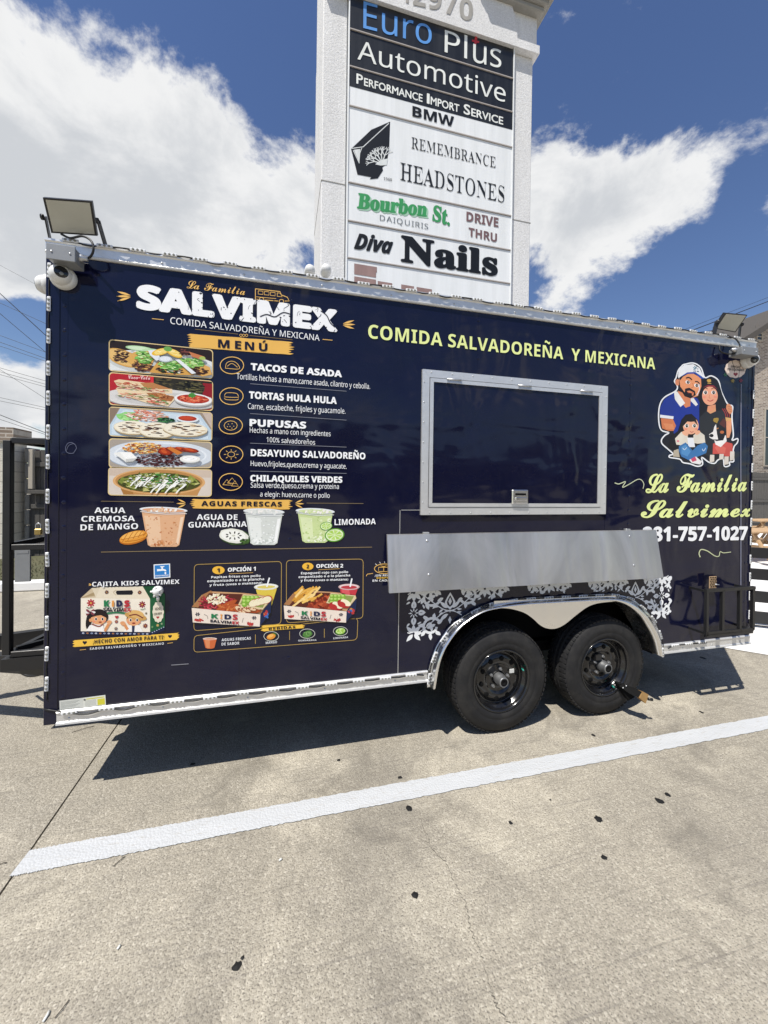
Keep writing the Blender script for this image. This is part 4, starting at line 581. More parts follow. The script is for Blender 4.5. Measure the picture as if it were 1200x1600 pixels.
  'd': '0C/I1z.L1z.L/Y.L/N.M/@.R.f.L.f.:.{.#/2-h/B-J/O-(/V,]/Y+z/Q+C/:*s.o*P.7*<-M*5,S*<+Z*P*p*r*:+B)o+y)W,[)O-&)R-J)Z-h)h.$)y.:*0.L*F.P*F.^)Y/I)Y ,=.f,i.l-B.f-l.S.,.6.>-i.I-5.M,R.M,B.I+e.>+5.**m-j*R-A*B,j*=,=*C+u*U+Y*s+E+?+9+r+5,Q+9-1+E-e+Y.2+u.R',
  'e': '/l-=/V,m/Y,?/U+q/J+K/7+).y*j.X*R.1*B-`*8--*5,P*9+t*C+A*V*q*o*J+1*++U)o,!)^,P)R-%)O-I)P-j)S.*)W.E)_.a)h.|)s.|*e.`*Y.D*P.**H-j*C-K*@-**?,T*D,**T+d*o+K+8+;+g+5,C/8,C/8,y/5-L/,-w.y.B.e.d.K/#.,/;-e/L ,D.i,l.m-9.h-Y.Y-s.B.(-~.3-Y.7-.+7-.+?-[+M.$+d.D,!.Z',
  'f': '-E,y1~,d2!,01z+b1k+>1Q+#1,*q0U*l/r*l/R)i/4)i.g*l.g*l)Y+i)Y+i.g-9.g-9/O+i/O+i/s+k0=+s0]+~0u,31),I13,e16,t15-%14-411-A1.-N1*-Y1&-q1m-d1r-S1v-C1z-01}',
  'g': '0C,~/W,[/Y+w/Q+@/7*q.i*O.0*<-G*5,S*<+^*O*u*q*=+A)p+x)W,])O-E)X-~)t.L*E.P*E.O*>.M)I.I(z.;(T.%(6-d&{-?&n,p&i,#&n+=&|*`(7*`&A+;&.+|&!,k%{-Z&$.;&9.k&Y//(+/C(f/I)P/I/O._/O.R.d.M.d.8.}-{/5-`/E-B/P ,>.e,h.k-=.f-f.U.(.:.=-p.J-:.N,S.N,>.J+_.>+/.)*i-g*O-?*A,j*<,>*B+w*S+Y*q+E+>+9+q+5,R+9-4+E-h+Z.4+w.R',
  'h': '0F+P1z*S1z*S)Y+P)Y+P,^+T-<+`-m+r.8,3.T,].e-7.k-{.].G.1.T-D.T)Y/P)Y/P-J/K.-/:.`.{/).T/C.!/S-B/X,|/V,[/O,</C+}/3+e.z+Q.a+K.a+N.y+O/6+P/P',
  'i': ',J+21b+$1c*s1b*g1]*[1U*S1J*N1<*L1**N0u*S0g*[0[*g0S*s0O+$0M+20O+>0S+I0[+Q0g+V0u+X1*+V1<+Q1J+I1U+>1] +P/O*S/O*S)Y+P)Y',
  'j': ',J+21b+$1c*s1b*g1]*[1U*S1J*N1<*L1**N0u*S0g*[0[*g0S*s0O+$0M+20O+>0S+I0[+Q0g+V0u+X1*+V1<+Q1J+I1U+>1] +P/O*S/O*S(b*Q(D*J(.*>&z*/&q)y&k)e&i)X&i)L&j)A&l)6&n),&p(~&s(~&+),&()7&$)C&!)P%})`%{)p%{*D&#*k&2+,&I+@&j+L(6+P(e',
  'l': ',J+P1z*S1z*S)Y+P)Y',
  'm': '3s.(/O-9/Y,v/W,V/P,:/E+{/4+e.|+Q.b+L.b+?/O*S/O*S)Y+P)Y+P,_+S-=+_-n+p.8,..T,T.e-).k-g.].0.2.<-F.<)Y/8)Y/8,q/<-J/G-v/Y.=/v.V0?.f0o.k1P.]1u.22$-F2$)Y2})Y2}-J2x..2i.a2O/+2,/D1Z/T0~/Y0[/W0:/O/v/C/Y/2/@.w/,.Z/&.Z.`/1',
  'n': '0F.#/T-D/Y-!/W,^/P,>/E+~/4+f.|+Q.b+L.b+?/O*S/O*S)Y+P)Y+P,_+T-=+`-n+s.8,4.T,^.e-7.k-{.].G.1.T-D.T)Y/P)Y/P-J/K../:.a.{/+.T/D',
  'o': '09-L/U,y/Y,1/Q+O/9*y.m*S.5*<-L*5,U*9+y*C+E*U*u*n*M+/*.+Q)p+y)^,G)S,v)O-b)W.C)p.w*=/@*u/W+_/_,U/[-2/P-e/?.6/&.[.f.|.B/9-x/K ,D.e,w.k-M.e-v.R.8.4.M-g.Z-5._,U.Z+v.M+C.8*u-v*V-M*C,x*=,E*C+y*V+[*u+F+C+9+v+5,U+9-5+E-g+Z.4+y.R',
  'p': '0C.#/Q-A/Y,u/V,Q/N,4/A+x/0+c.x+P.b+L.b+@/O*S/O*S%{+P%{+P)R+O)b+J*B+P*B+b*.+w)x,4)h,R)Y,u)R-@)O.!)W.Y)p/+*;/L*s/a+]/h,U/a-O/L.9/+.p.Y/: -1.k-_.e.(.R.D.3.W-f.d-4.h,V.f,0.a+h.X+G.K+*.<*m.(*X-n*I-R*@-3*=,Z*C,1*U+r*s+_+@+T+t+P,U+P,g+U-D+b-t+t.<,4.V,[.f',
  'q': '0C-(/V,]/Y+{/Q+E/:*s.o*P.7*<-M*5,S*<+Z*P*p*s*:+C)o+x)W,Y)O-%)R-I)Z-h)h.$)y.:*0.K*F.Q*F.O*:.N*,.M)y.L%{/I%{/I/O._/O.Q.b.M.b.;.x.%/0-i/A-K/N ,<.f,i.l-A.f-j.T.+.6.>-j.I-5.M,R.M,@.I+c.=+3.**k-i*Q-A*B,k*=,>*C+u*U+Y*s+E+@+9+r+5,Q+9-1+E-e+X.2+t.R',
  'r': './-F/Y-</Y,t/U,S/K,6/9+x.~+b.e+N.H+J.H+@/O*S/O*S)Y+P)Y+P,g+R--+Z-M+f-j+v.(,..<,D.N,^.Z,w.c-6.e-?.e-I.d-S.c-_.b-h.`-q.^-|/S-s/U-i/V-^/W-Q/X',
  's': '.r,e/X,D/Y+h/U+6/I*i/4*J.t*7.P*1.%*3-f*:-M*E-9*T-&*h,s+!,e+=,W+[,I,B,/,^,!,s+t-)+i-6+_-?+S-E+H-I+<-J+/-G*u-=*a-,*P,p*E,O*=,%*;+c*<+C*A+$*H*d*R*I*]*2*g*2)r*H)h*a)`*{)X+;)S+[)P,#)O,b)S-:)b-f)x.**;.>*c.D+7.B+R.<+k.1,#-~,6-l,F-U,T-;,b,z,o+z-8+d-C+P-L+B-V+7-b+0-m++-y+*.++-.>+7.M+G.Z+].e+y.k,>.m,X.l,r.i-/.c-G.[-`.S-w.J.9/5-|/?-a/H-E/O-&/U',
  't': '-V+W0p+!0p*[/X)j/5)j.g*Z.g*Z+?*]*s*e*P*q*5+$){+8)k+O)^+h)U,%)Q,A)O,Q)O,c)Q,t)S-()W-5)[-@)`-@*G-6*D-+*B,z*@,l*>,^*<,P*<,9*?,$*F+p*T+b*g+Z+!+W+A+W.g-<.g-</O+W/O',
  'u': '0F+K/O*M/O*M+]*R*z*d*H+!)~+I)e+{)T,Z)O,})Q-B)X-b)d-~)s.:*,.N*E.R*E.`)Y/L)Y/L/O.O/O.O,I.K+k.@+:.,*p-k*S-A*C,h*=,$*K+X*w+K+c',
  'v': '/3*]/O)Y/O+o)Y,y)Y/3/O.0/O,u,#,J*X,G*L,C*L,A*X,=*g,9*w',
  'x': '/H*~/O)u/O+x,Z)l)Y*t)Y,Q+z.-)Y/6)Y-),Z/,/O.#/O,Q-;',
  'y': '/5*^/O)Z/O+})W+a(l+T(P+E(9+3(%*{&t*b&k*D&h*9&h*.&i*#&j)e&n)e&&)n&$)y&!*(%}*5%|*C%{*R%{+&&#+P&3+r&L,2&n,J(;,`(k/5/O.1/O,W*|,Q*f,L*S,H*S,C*j,=+%,6+=',
 },
 'hu': {
  'A': '0x-W1/,n1/)Y)Y*c)Y+^+m.o+m/o)Y0x)Y ,(,j-3/O.F,j',
  'C': '1E/#1..814,-0a*`/<*.-8*U+V+s*-.2)P/8)X0-)n0t*10t+A0#*s//*X.;*O,b*q+[+q+8-A+].m,b/o.705/)0-/w/r0m/I0m0W/r0x',
  'E': '/+*I1+*I)Y.j)Y.j*V+P*V+P,u.V,u.V-r+P-r+P0..a0..a1+',
  'F': '.h*J1+*J)Y+Q)Y+Q-*.J-*.J.&+Q.&+Q0..J0..J1+',
  'H': '1Z+P1+*I1+*I)Y+P)Y+P,r/c,r/c)Y0j)Y0j1+/c1+/c-o+P-o',
  'I': ',B+Q1+*J1+*J)Y+Q)Y',
  'M': '23+H1+*G1+*G)Y+N)Y+N/J+P/J-m,S-},S0=/J0?/J0?)Y1F)Y1F1+0F1+-u.#',
  'N': '23+;1+*H1+*H)Y+I)Y+I/D0J)Y1C)Y1C1+0B1+0B+=',
  'O': '2^0:0_.-14+~0_*Y/;*+-B*X+K+|*&.+)P0;*&1`+K20-B1_/; .-05/[/o0_.n1%-B0_+s/[*r.-*O,[*r+X+s+5-B+X.n,[/o',
  'P': '/5*D1+*D)Y+K)Y+K,p,V,p-~-..n-s/+.y.p0$.&0l,d1+ +K0.,d0.-N/z-s/R-}.}-n.B-D-z,`-m+K-m',
  'R': '08*K1+*K)Y+R)Y+R,q+|,q,Q,h-.,;-{+/.z)Y08)Y/Q*].a+y.0,]-T-1.7-X._.5.l.~.P0--^0p,A1+ +R02,602-(0%-S/^-b/%-V.K---~,6-n+R-n',
  'S': '.],t1/,?14+-0y*@0:*%/4*s-^,K,[-<+H-0*},h*[,(*M+B*X*a*{**+U***4*e)m+H)W,3)P-:)i.!*N.<+S-K-:+s.8+%/A+4/l+Z0-,707,i01-C/w-}/K-}0`-K0{',
  'T': '080&1+)k1+)k0.,E0.,E)Y-L)Y-L0.0&0.',
  'V': '08*a1+)Y1+,p)S-()S081+/21+,x+o',
  'x': '/+*o.S)Y.S+a,,)Y)Y*o)Y,=+D-p)Y/+)Y,w,,.z.S-c.S,=,p',
 },
 'rb': {
  '.': ',!+.*f*l*n*M*f*7*O*/*1*7)o*M)X*l)P+.)X+D)o+L*1+D*O',
  '0': '/g-<1P,b1U,(1P+R1A+*1(*e0b*K07*8/`**/$*!.@)|-T*!,i**,&*8+H*K*q*e*E+*)~+R)d,&)T,a)O-;)T-k)d.7)~.X*E.s*q/++G/9,&/A,h/D-S/A.?/9/#/+/`.s06.X0b.81(-l1A ,@0g,b0p-%0g->0L-N/|-W/?-^.P-`-S-^,V-W+g-N+*->*Y-%*>,a*5,?*>,&*Y+s+*+i+g+c,V+a-S+c.P+i/?+s/|,&0L',
  '1': '/g-h1O,R1O+h0w+H0a++0N*m0A*S07*=0/*(0)**/p*0/^*9/N*E/C*S/<*c/:*w/=+//G+C/W+Y/m+p0*,-0G,-*u,,*_,(*M+}*A+s*9+g*5+V*3*`*3*`)Y/5)Y/5*3.?*3.-*5-{*;-r*D-l*Q-i*b-h*u',
  '6': '/g-`1S-71U,e1R,:1G+p17+M0|+/0`*r0>*]/t*J/I*<.w*3.F*--n*+-7*.,I*9+e*J+-*b*Z+!*5+F)t+n)`,>)S,n)O-X)V.6)n.e*7/)*i/=+G/C,//=,m/+-C.i-n.?.0-k.B-1.H,m.G,P.C,8.<,!.5+m.,+^.!+e.r+s/W,+00,E0W,e0n-.0v-?0t-L0m-W0c-`0S-g0C-l00-o/x-p/d-q/O.=/R.]/Y.s/h/%/x//0./20B/00U/*0h.}0y.o1-.[1:.D1E.&1N ,U-e,h-g-&-c-=-U-O-A-^-!-f,V-i,$-f+L-_*~-Q*_-A*H--*:,q*6,S*=,9*S+~*w+m+O+b,:+^-6+i-A+w-L,.-W,A-`',
  '9': '/g-#1Q,P1U,!1R+U1G+117*m0{*R0_*<0<*-/r*#/G)}.u*&.6*9-_*X-5+$,t+T,b,/,[,O,^,l,e-),o-?,~-R-2-c-D-M+Y,z*S,0*3+m*6+R*A+=*R+,*i*z+&*o+C*`+?*R+8*I+/*B+#*>*t*=*f*?*S*D*A*M*/*Z){*l)m+%)`+A)V+b)Q,+)O,])R--)^-S)o-w**.8*G.R*i.g+4.x+_/),2/2,d/7-;/9-r/5.a/+/E.u/|.[0M.>0r-w12-O1E ,<0i,V0n,t0h-00S-E04-U/a-_/!-c.0-W-y-J-i-;-[-)-P,q-J,Z-H,%-X+b.,+W.{+Z/R+b/~+p0B,$0Z',
  'A': '0g-;16,|17*G*n*:*P*.*:)}*+)o)})_)w)L)u)L)Y+b)Y+b)u+[)u+2)z*v*-*n*F*n*J*o*O*o*V*q*]*r*c*t*h+=+i-f+i.1*a.6*N.8*B./*+-p)z-B)u-B)Y0q)Y0q)u0^)x0M*#0@*104*D0&*_/t+# +L,7,O.n-U,7',
  'B': '0p-51&)q1&)q0j**0i*<0f*J0a*U0Y*_0O*f0B*j01*m/w*n/]*n*y*l*X*f*?*[*.*K*!*4)w)r)t)r)Y-O)Y.C)`/*)q/`*20,*X0C+.0K+h05,[/O-9.=-^/=-}/t.T0*/A/i0=.m0r -/0c-Q0_-l0T.!0B.00).7/c.:/9.6.f.,.A-v.(-Z-s-5-h,a-e,W-e,W/~,X08,[0I,a0T,i0],w0a ,W-E,o-E-E-A-n-5..,~.B,a.N,9.R+c.O+1.F*f.8*G-~*2-_*%-7)~-!*#,o*(,e*0,^*;,X*K,W*`',
  'C': '1:.D12-p16-.11,M0~+r0e+A0A*t/t*R/A*9.f**.(*$-A**,Y*9+x*Q+?*s*i+@*>+p)x,K)^-+)N-l)I/$)Y0)*00w+&0Z+A0:*x/s*Y/L*@/$*/.X*#.0)},x*C,4+L+z->,2/;,o0L-y0q.M0k.|0X/I0:/p/n03/<0M.^0g.^0g160L160B0y030j/y0e/o0f/e0h/Z0l.{1$',
  'D': '1d-71&)p1&)p0j*10h*H0b*X0V*d0F*k0,*m/e*m*n*k*O*f*9*]***M)}*8)w)x)t)x)Y-A)Y/Q*#0n+:1:-@10.I0l/B080*/K0[.J0y -!0`-90b.H0?/,/5/A-B/<,?/,+N.o*o.I*D-u**-8)~,~*#,n*(,c*0,]*=,X*P,W*j,W/u,X02,]0F,c0R,n0[',
  'E': '0o0.1&)r1&)r0j*30h*J0a*Z0V*f0C*m0&*o/]*o*s*m*R*g*:*[***K){*3)u)o)s)o)Y03)Y0]+y0@+y0.+P/v+./`*o/F*W/)*E.e*8.@*.-s*)-D*&-+*(,t*,,g*2,_*<,Z*L,X*c,X-8,]-8,}-7-<-2-S-+-h,{-x,k.(,V.2,<.9+y.>+S.W+S.W/9.?/9.5.e.&.>-p-~-V-k-6-`,i-[,X-[,X/z,Y00,Z0>,^0H,c0P,i0V,s0Z-!0[-30^-F0^.-0Y.d0M/109/P/w/f/K/s.o0..o',
  'H': '21-U1&)r1&)r0j*40f*K0_*Z0S*f0C*l0-*n/l*n*w*l*V*f*>*[*-*K)~*4)w)q)t)q)Y-U)Y-U)t-6)w,z)~,j*-,`*>,Y*V,W*w,W-6/4-6/4*w/2*T/,*<.}*,.m)~.T)w.6)t.6)Y1u)Y1u)t1V)w1?*!1/*/1%*@0|*X0z*w0z/l0|0.1%0D1/0T1>0_1U0f1u0j1u1&.61&.60j.M0h.a0d.p0`.{0Y/(0Q/-0F/108/30%/4/l/4-c,W-c,W/l,X0%,Z08,_0F,e0Q,n0Y,y0`-,0d->0h-U0j',
  'M': '3|,[1&)p1&)p0j*+0h*>0e*L0a*X0Y*b0Q*h0G*l0:*n0)*o/q*o*u*m*U*f*=*Z*-*I)~*1)w)o)t)o)Y,D)Y,D)t,#)v+h)|+U**+I*:+B*S+@*v+@/{.#)Y.?)Y1%0.1%*{1$*d1!*O0{*@0u*30l**0a*!0Q)z0?)w0))t0))Y3b)Y3b)t3L)u3;)x3-)|2~*&2v*12p*>2l*N2j*d2i*~2i/k2k0,2q0B2{0R3/0^3E0f3c0j3c1&0z1&.k+x',
  'N': '1a,11&)u1&)u0j*#0h*-0e*40b*>0X*R0A*p/z*p*t*o*^*m*J*i*<*c*0*Z*&*N)|*@)x*.)u)u)t)u)Y,@)Y,@)t+|)w+d)~+S*,+J*<+D*T+B*t+B/@04)I0P)I0P/i0R0,0X0D0b0T0q0`1,0g1K0j1K1&/#1&/#0j/;0g/M0d/]0_/h0X/q0P/w0D/{06/}0#/~/j/~,C',
  'O': '24.M14-y17-F14,s1+,F0x+x0d+R0I+00,*n/e*U/?*A.q*3.D**-r*&-@**,k*3,;*A+k*U+A*n*w+/*T+Q*6+w)y,C)e,o)U-A)L-r)I.G)L.w)U/G)e/r)y0;*60^*T0|*w18+A1M+k1[,;1e,k1h-@1e-s1[.F1M.t19/A0|/h0_0.0=0K/t0e/K0y.|1+ ,m0L-q0q.H0h.u0L/=/z/W/;/h.F/m-@/Y+D.|*4-x)l-D)u,u*4,P*c,5+F,$,;+|-@,3/<',
  'R': '1A-01&)r1&)r0j*40f*K0_*Z0S*f0C*l0-*n/l*n*w*l*V*f*>*[*-*K)~*4)w)q)t)q)Y-U)Y-U)t-6)w,z)~,j*-,`*>,Y*V,W*w,W-),u-)//)Y1L)Y1L)t1I)t1:)u1-)y1!*#0u*-0k*:0`*I.h-:/a-`08.;0I/)0A/b0(03/Z0V.|0o.10~ -!0^-;0_-~0N.I/{.V/+.R.V.F.0.2-n-r-Y-K-M,x-I,W-I,W/v,X03,]0E,c0Q,n0X',
  'S': '/},q16,[17,614+o1,+O0z+20g*w0O*c04*T/p*K/L*H/$*L.T*Z.-*q-f+6-E+a-%,:,e-<,6-i+u.(+Q.1+(.-*f.!*J-l*4-S)~-5)t,n)p,<)v+n*++I*H++*r*o+L*[,3*>,3*>)I*Y)I*^)T*b)^*f)d*l)i*s)k*})l+$)l+,)j+5)h+A)e+N)`+o)U,!)P,4)M,E)L,U)J,g)J-;)M-h)V.4)f.V)z.t*6//*T/@*w/K+@/N+j/L,,/H,G/@,a/4,x/#-3.k-H.Q-].1-q-g.(,b.U,B.f,(.w+p/,+b/?+X/T+U/n+X0,+c0C+t0W,.0g,I0p,j0s-*0p-D0i-`0Z-x0I.303.G/u.Y/V.h/6.s.n/0.n/017.p17.j1$.`0w.P0s.L0s.H0t.D0u.60x-w1#-[1+-C10-+14',
  'T': '0R)j1&)j.l*).l*3/C*E/o*`04+%0M+P0],%0b,00b,0*w,.*V,&*=+x*,+f)}+L)v+,)t+,)Y.{)Y.{)t.X)v.?)|..*+.!*<-x*U-v*w-v0b-~0b/&0N/f/p0%.k0?.k0?1&',
  'a': '/7,z.i,9.m+q.k+N.f+0.]*q.P*Z.B*H.0*:-y*2-d*/-M*1-:*7-)*@,w*N,m*_,g*r,e+(,g+8,l+G,u+Q-%+X-4+Z-E+X-Q+T-_+L-l+D-x+@.#+>.*+E.<+[.F,#.J,<.H,P.A,_.6,i.&,o-n,q-T,q,d+y,I+5,.*]+n*9+O*!+*)x*]){*?*)*$*:)k*P)Y*m)O+1)L+j)S,B)j,s*2-!)i->)Q-i)J.5)P.Z)d.}*&.p*<.g*6._*2.W*1.Q*2.L*5.I*9.G*@.F*L.F*[.F-%.A-X.2.%-v.E-Q.[ ,-,),q,D,q*],e*O,X*D,K*;,>*5,3*1,)*0+j*8+X*Q+S*|+a+Z',
  'b': '/P+r1&)f1&)f0k)y0h*,0c*40Z*:0N*=0:*>/z*>)H*M)H+?*(+j)d,:)P,g)J-5)N-[)Y.#)m.C**.^*I.s*o/&+</1+j/4,?/1,k/*-6.y-Z.h-{.R.9.8.O-x.`-X.j-6.m,c.f,9.R+r.1 ,K.1,Z.3,y..-4-|-E-d-Q-@-X,o-Z,6-X+M-Q*r-F*G-5**,y)u,X)o,3)x+y*7+r*e+r-U+w-f,!-t,/.#,=.,',
  'i': ',p+M11+913+$11*o1)*_0y*S0i*K0V*I0B*K0.*S/x*_/h*o/]+$/T+9/R+M/T+_/]+o/h+{/x,&0.,)0B,&0V+{0i+p0y+`1) ,$.a)y.a)x.G*..E*;.A*D.:*H./*K-{*L-e*L*Q*K*=*G*.*B*#*8)y*+)t)u)r)u)Y,T)Y,T)r,C)u,6)z,.*$,)*0,%*>,$*Q',
  'l': ',r,$1&)x1&)x0k*/0i*<0d*D0[*H0P*K0@*L0,*L*Q*K*=*G*.*B*#*8)y*+)t)u)r)u)Y,T)Y,T)r,C)u,6)z,.*$,)*0,%*>,$*Q',
  'n': '/o.D.Z-W.m,}.e,L.J,#-|,#.a)v.a)v.H*,.F*9.A*B.8*H.-*K-z*L-g*L*Q*K*>*G*/*A*#*8)y**)t)u)r)u)Y,T)Y,T)r,C)t,6)y,.*#,(*/,$*>,#*Q,#-K,=-j,X-|,w.%--.#-:-y-B-n-G-^-J-I-K-0-K*Q-F*0-8)y,})r,v)r,v)Y/T)Y/T)r/C)t/6)y/-*#/&*//#*>/!*Q/!-(.q.$',
  'o': '/,,m.j,B.m+t.i+M._+).L*f.5*K-t*6-Q*%-*)y,[)v,-)y+[*%+2*6*g*K*D*f*&+))k+M)X+u)N,C)J,n)M-8)X-[)j-z*$.8*B.N*e.^+0.h+Z.k,-.h,].^-+.N-R.8-u-z.6-Z.M-7._ ,).J,C.O,[.J,p.<,~.$-,-Z-2,|-4,--4+`-2+;-1*x-.*^-)*H-#*8,q)},])p,C)k,*)p+r)}+c*8+^*H+X*^+U*y+S+<+Q+a+Q,.+S,|+Y-Z+c.$+q.<',
  'r': '.>-c.k-H.m-2.j,w.b,_.R,H.?,3.%+}-e+}.a)y.a)x.G*..E*;.A*C.:*H.0*K-{*L-e*L*Q*K*=*G*.*B*#*8)y*+)t)u)r)u)Y,o)Y,o)r,T)t,A)y,4*#,,*.,(*=,%*Q,%,g,(-(,.-@,9-U,F-e,S-n,b-q,m-o,v-j,}-b-(-W-/-M-7-E-A->-N-9-_-8-p-:.!-@.0-J.9-W.?-h.A-z.?.4.8.G.,.V-x.c',
  's': '.?,$.m+v.n+H.i+!.Z*_.C*G.$*:-^*5-5*8,u*A,[*O,D*d,/*~+w+B+e,0+?,N++,a*p,g*U,e*B,^*3,R*%,C)x,0)r+u)p+X)t+=*#+#*8*j*S*Y*u*M+@*3+@*3)L*J)L*R)Z*^)d*l)g*s)g*z)e+H)U+i)M,))J,U)O,|)^-A)u-Y*8-h*_-m+0-j+Q-c+n-U,*-B,>-),Q,f,c+~-(+k-2+[-<+O-G+F-S+A-a+?-p+A.!+G.0+P.<+^.D+n.I,%.K,?.H,W.>,m..-$-u-5-X-A-7-X-7-X.n-D.n-=.b-4.Z-*.X-&.X-#.Y,|.Z,q.],N.f,?.i,2.l',
  't': '-A+{0S+d0S+S0:+?/{+%/^*e/<*B.v)x.P)x.1*F.1*F*i*I*C*R*$*a)j*v)X+7)N+[)K,=)W,o)~-8*a,|*n,l*Q,X*@,B*:,6*<,-*A,%*J+~*V+|*f+{*y+{.1,~.1,~.a+{.a',
  'u': '/f+w.a)k.a)k.H)~.F*0.@*8.6*>.)*A-t*B-_*B+3*E*_*O*7*`)t*x)]+<)O+g)J,()L,C)S,^)_,v)n-/*#-A*:-A)J..)^.q)i/O)m/O**/<*,/.*1/#*8.z*B.v*R.u*g.u.a,c.a,c.H,x.F-,.@-6.8-<.+-@-v-A-_-A*a-+*G,m*8,O*3,@*5,3*:,(*B+}*N+x*]+w*m',
  'x': '.n,C.a)`.a)`.G)t.A*,.2*>-v+Z+o*Z*R*?*5)~)|)a)p)a)Y+R)Y+R)p+M)p+5)s+%)}*}*1+!*<+)*I+4*Y+q+M,J*V,T*E,Z*7,]*+,[*#,W){,Q)w,H)t,=)s,/)r,/)Y.n)Y.n)q.d)r.[)u.U)z.P*#.J*+.D*4,p,Z-h-h.).+.E.@.b.K.b.a,t.a,t.H-).G-6.E-?.B-E.>-I.9-J.1-H.&-C-x-:-l,Y,{,%-q+{-~+v.,+u.3+z.?,,.F,C.H',
 },
 'si': {
  'D': '1%+T1K)t)Y,>)Y-4)`-~)r.c*4/=*_/l+604+u0M,a0^-S0c.N0Z/C0B0+/v0a/>1,.U1C-`1K ,u0*-Q0*-z0%.?/u.Z/`.p/B.|.w/#.F.}-m.t-9.f,d.Q,7.6+m-r+K-J+3,y+$,E*|+m*|',
  'H': '1=-31K+T1K)t)Y+R)Y,8,}.i,}.&)Y/b)Y1B1K/d1K/(.D,S.D',
  'a': '0.-7/b,r/d,L/`,)/U+d/C+F/+++.k*p.H*[.#*J-W*<--*2,]*,,0**+`*,+2*4*h*@*F*P*,*d)s*{)d+7)X+O)Q+j)O,/)Q,M)Y,i)f-$)w-;*.-O*E-S*E-L)Y.`)Y/y/Y.c/Y.F.o.B.o.4/).#/=-l/M-S/Y -C.D-S.=-b.0-l-|-r-i-t-R-s-4-q,u-m,[-f,?-^,$-Q+g-D+N-5+:-$+(,o*w,]*o,H*l,$*v+l+6+e+g+f,(+i,D+o,b+v,~,#-<,.-T,;-k,H-~,X.2,i.=,y.E-/.G',
  'i': ',r,Q1y,>1z,#1x+j1p+W1d+J1R+C1=+@1!+B0k+J0[+U0P+f0H+w0D,/0B,J0E,b0M,s0Z,~0m-*1%-,1>-*1R,~1b,r1m,c1t ,b/Y+)/Y)l)Y+H)Y',
  'v': '/7+f/Y*0/Y*t)Y,[)Y/r/Y../Y,L,:,E,),<+p,.+G,(+6,!+6+~,,+},>',
  'x': '/J,0/Y*I/Y+],a)()Y*y)Y,C+J-$)Y.j)Y-M,X/|/Y.)/Y,i-m',
 },
}

# ------------------------------------------------------------------ ground
L_TR, W_TR, ZB, ZR, ZT, ZTOP = 4.91, 2.13, 0.414, 0.483, 2.826, 2.90
XJ = 0.085
def ground():
    xs = sorted([XJ-4.6, XJ, XJ-9.2]); v = []; f = []; g = .0045; mi = []
    edges = [-700]
    for x in xs: edges += [x-g, x+g]
    edges += [700]
    def q(p, m): o = len(v); v.extend(p); f.append((o, o+1, o+2, o+3)); mi.append(m)
    y0, y1 = -700, 700
    for i in range(0, len(edges)-1):
        a, b = edges[i], edges[i+1]
        if i % 2 == 0: q([(a, y0, 0), (b, y0, 0), (b, y1, 0), (a, y1, 0)], 0)
        else:
            q([(a, y0, -.02), (b, y0, -.02), (b, y1, -.02), (a, y1, -.02)], 1)
            q([(a, y0, 0), (a, y0, -.02), (a, y1, -.02), (a, y1, 0)], 0); q([(b, y0, -.02), (b, y0, 0), (b, y1, 0), (b, y1, -.02)], 0)
    return tag(mesh('ground', v, f, [D['concrete'], D['joint']], None, mi), kind='structure')
GR = ground()
rnd = random.Random(5)
# painted bay line with ragged edges
def stripe():
    x0, x1 = gz(20, 1368).x, 40.0; v = []; f = []; n = 900; ya, yb = -.284, -.407
    for i in range(n+1):
        t = i/n; x = x0+(x1-x0)*t**2.2
        e = .0035
        v += [(x-(.0 if i else .0), ya+rnd.uniform(-e, e), .004), (x+(.0 if i else -.01), yb+rnd.uniform(-e, e), .004)]
    f = [(2*i, 2*i+1, 2*i+3, 2*i+2) for i in range(n)]
    o = mesh('parking_line', v, f, D['paint']); tag(o, kind='structure')
stripe()
# tar and gum spots on the concrete
def spot(px, py, rx, ry, n=14, name='tar_spot', mat='tar', z=.004):
    c = gz(px, py); v = [(c.x, c.y, z)]
    a0 = rnd.uniform(0, 6)
    sx = (gz(px+rx, py)-gz(px-rx, py)).length/2; sy = (gz(px, py+ry)-gz(px, py-ry)).length/2
    for k in range(n):
        t = 2*math.pi*k/n; w = rnd.uniform(.68, 1.12)
        v.append((c.x+sx*w*math.cos(t), c.y+sy*w*math.sin(t), z*.4))
    return mesh(name, v, [(0, 1+k, 1+(k+1) % n) for k in range(n)], D[mat], GR)
for s in [(370, 1510, 8, 8), (379, 1497, 3.5, 3.5), (639, 1263, 5, 5), (648, 1399, 6, 7), (935, 1280, 6, 5), (1031, 1252, 6, 4.5), (1043, 1242, 4, 3), (944, 1340, 5, 4), (798, 1286, 3.5, 3),
          (927, 1149, 3, 2), (625, 1215, 4, 2.2), (529, 1188, 3, 2), (1096, 1113, 2.5, 1.6), (860, 1250, 2, 1.4), (1098, 1028, 4, 1.6), (301, 1194, 4, 2)]:
    spot(*s)
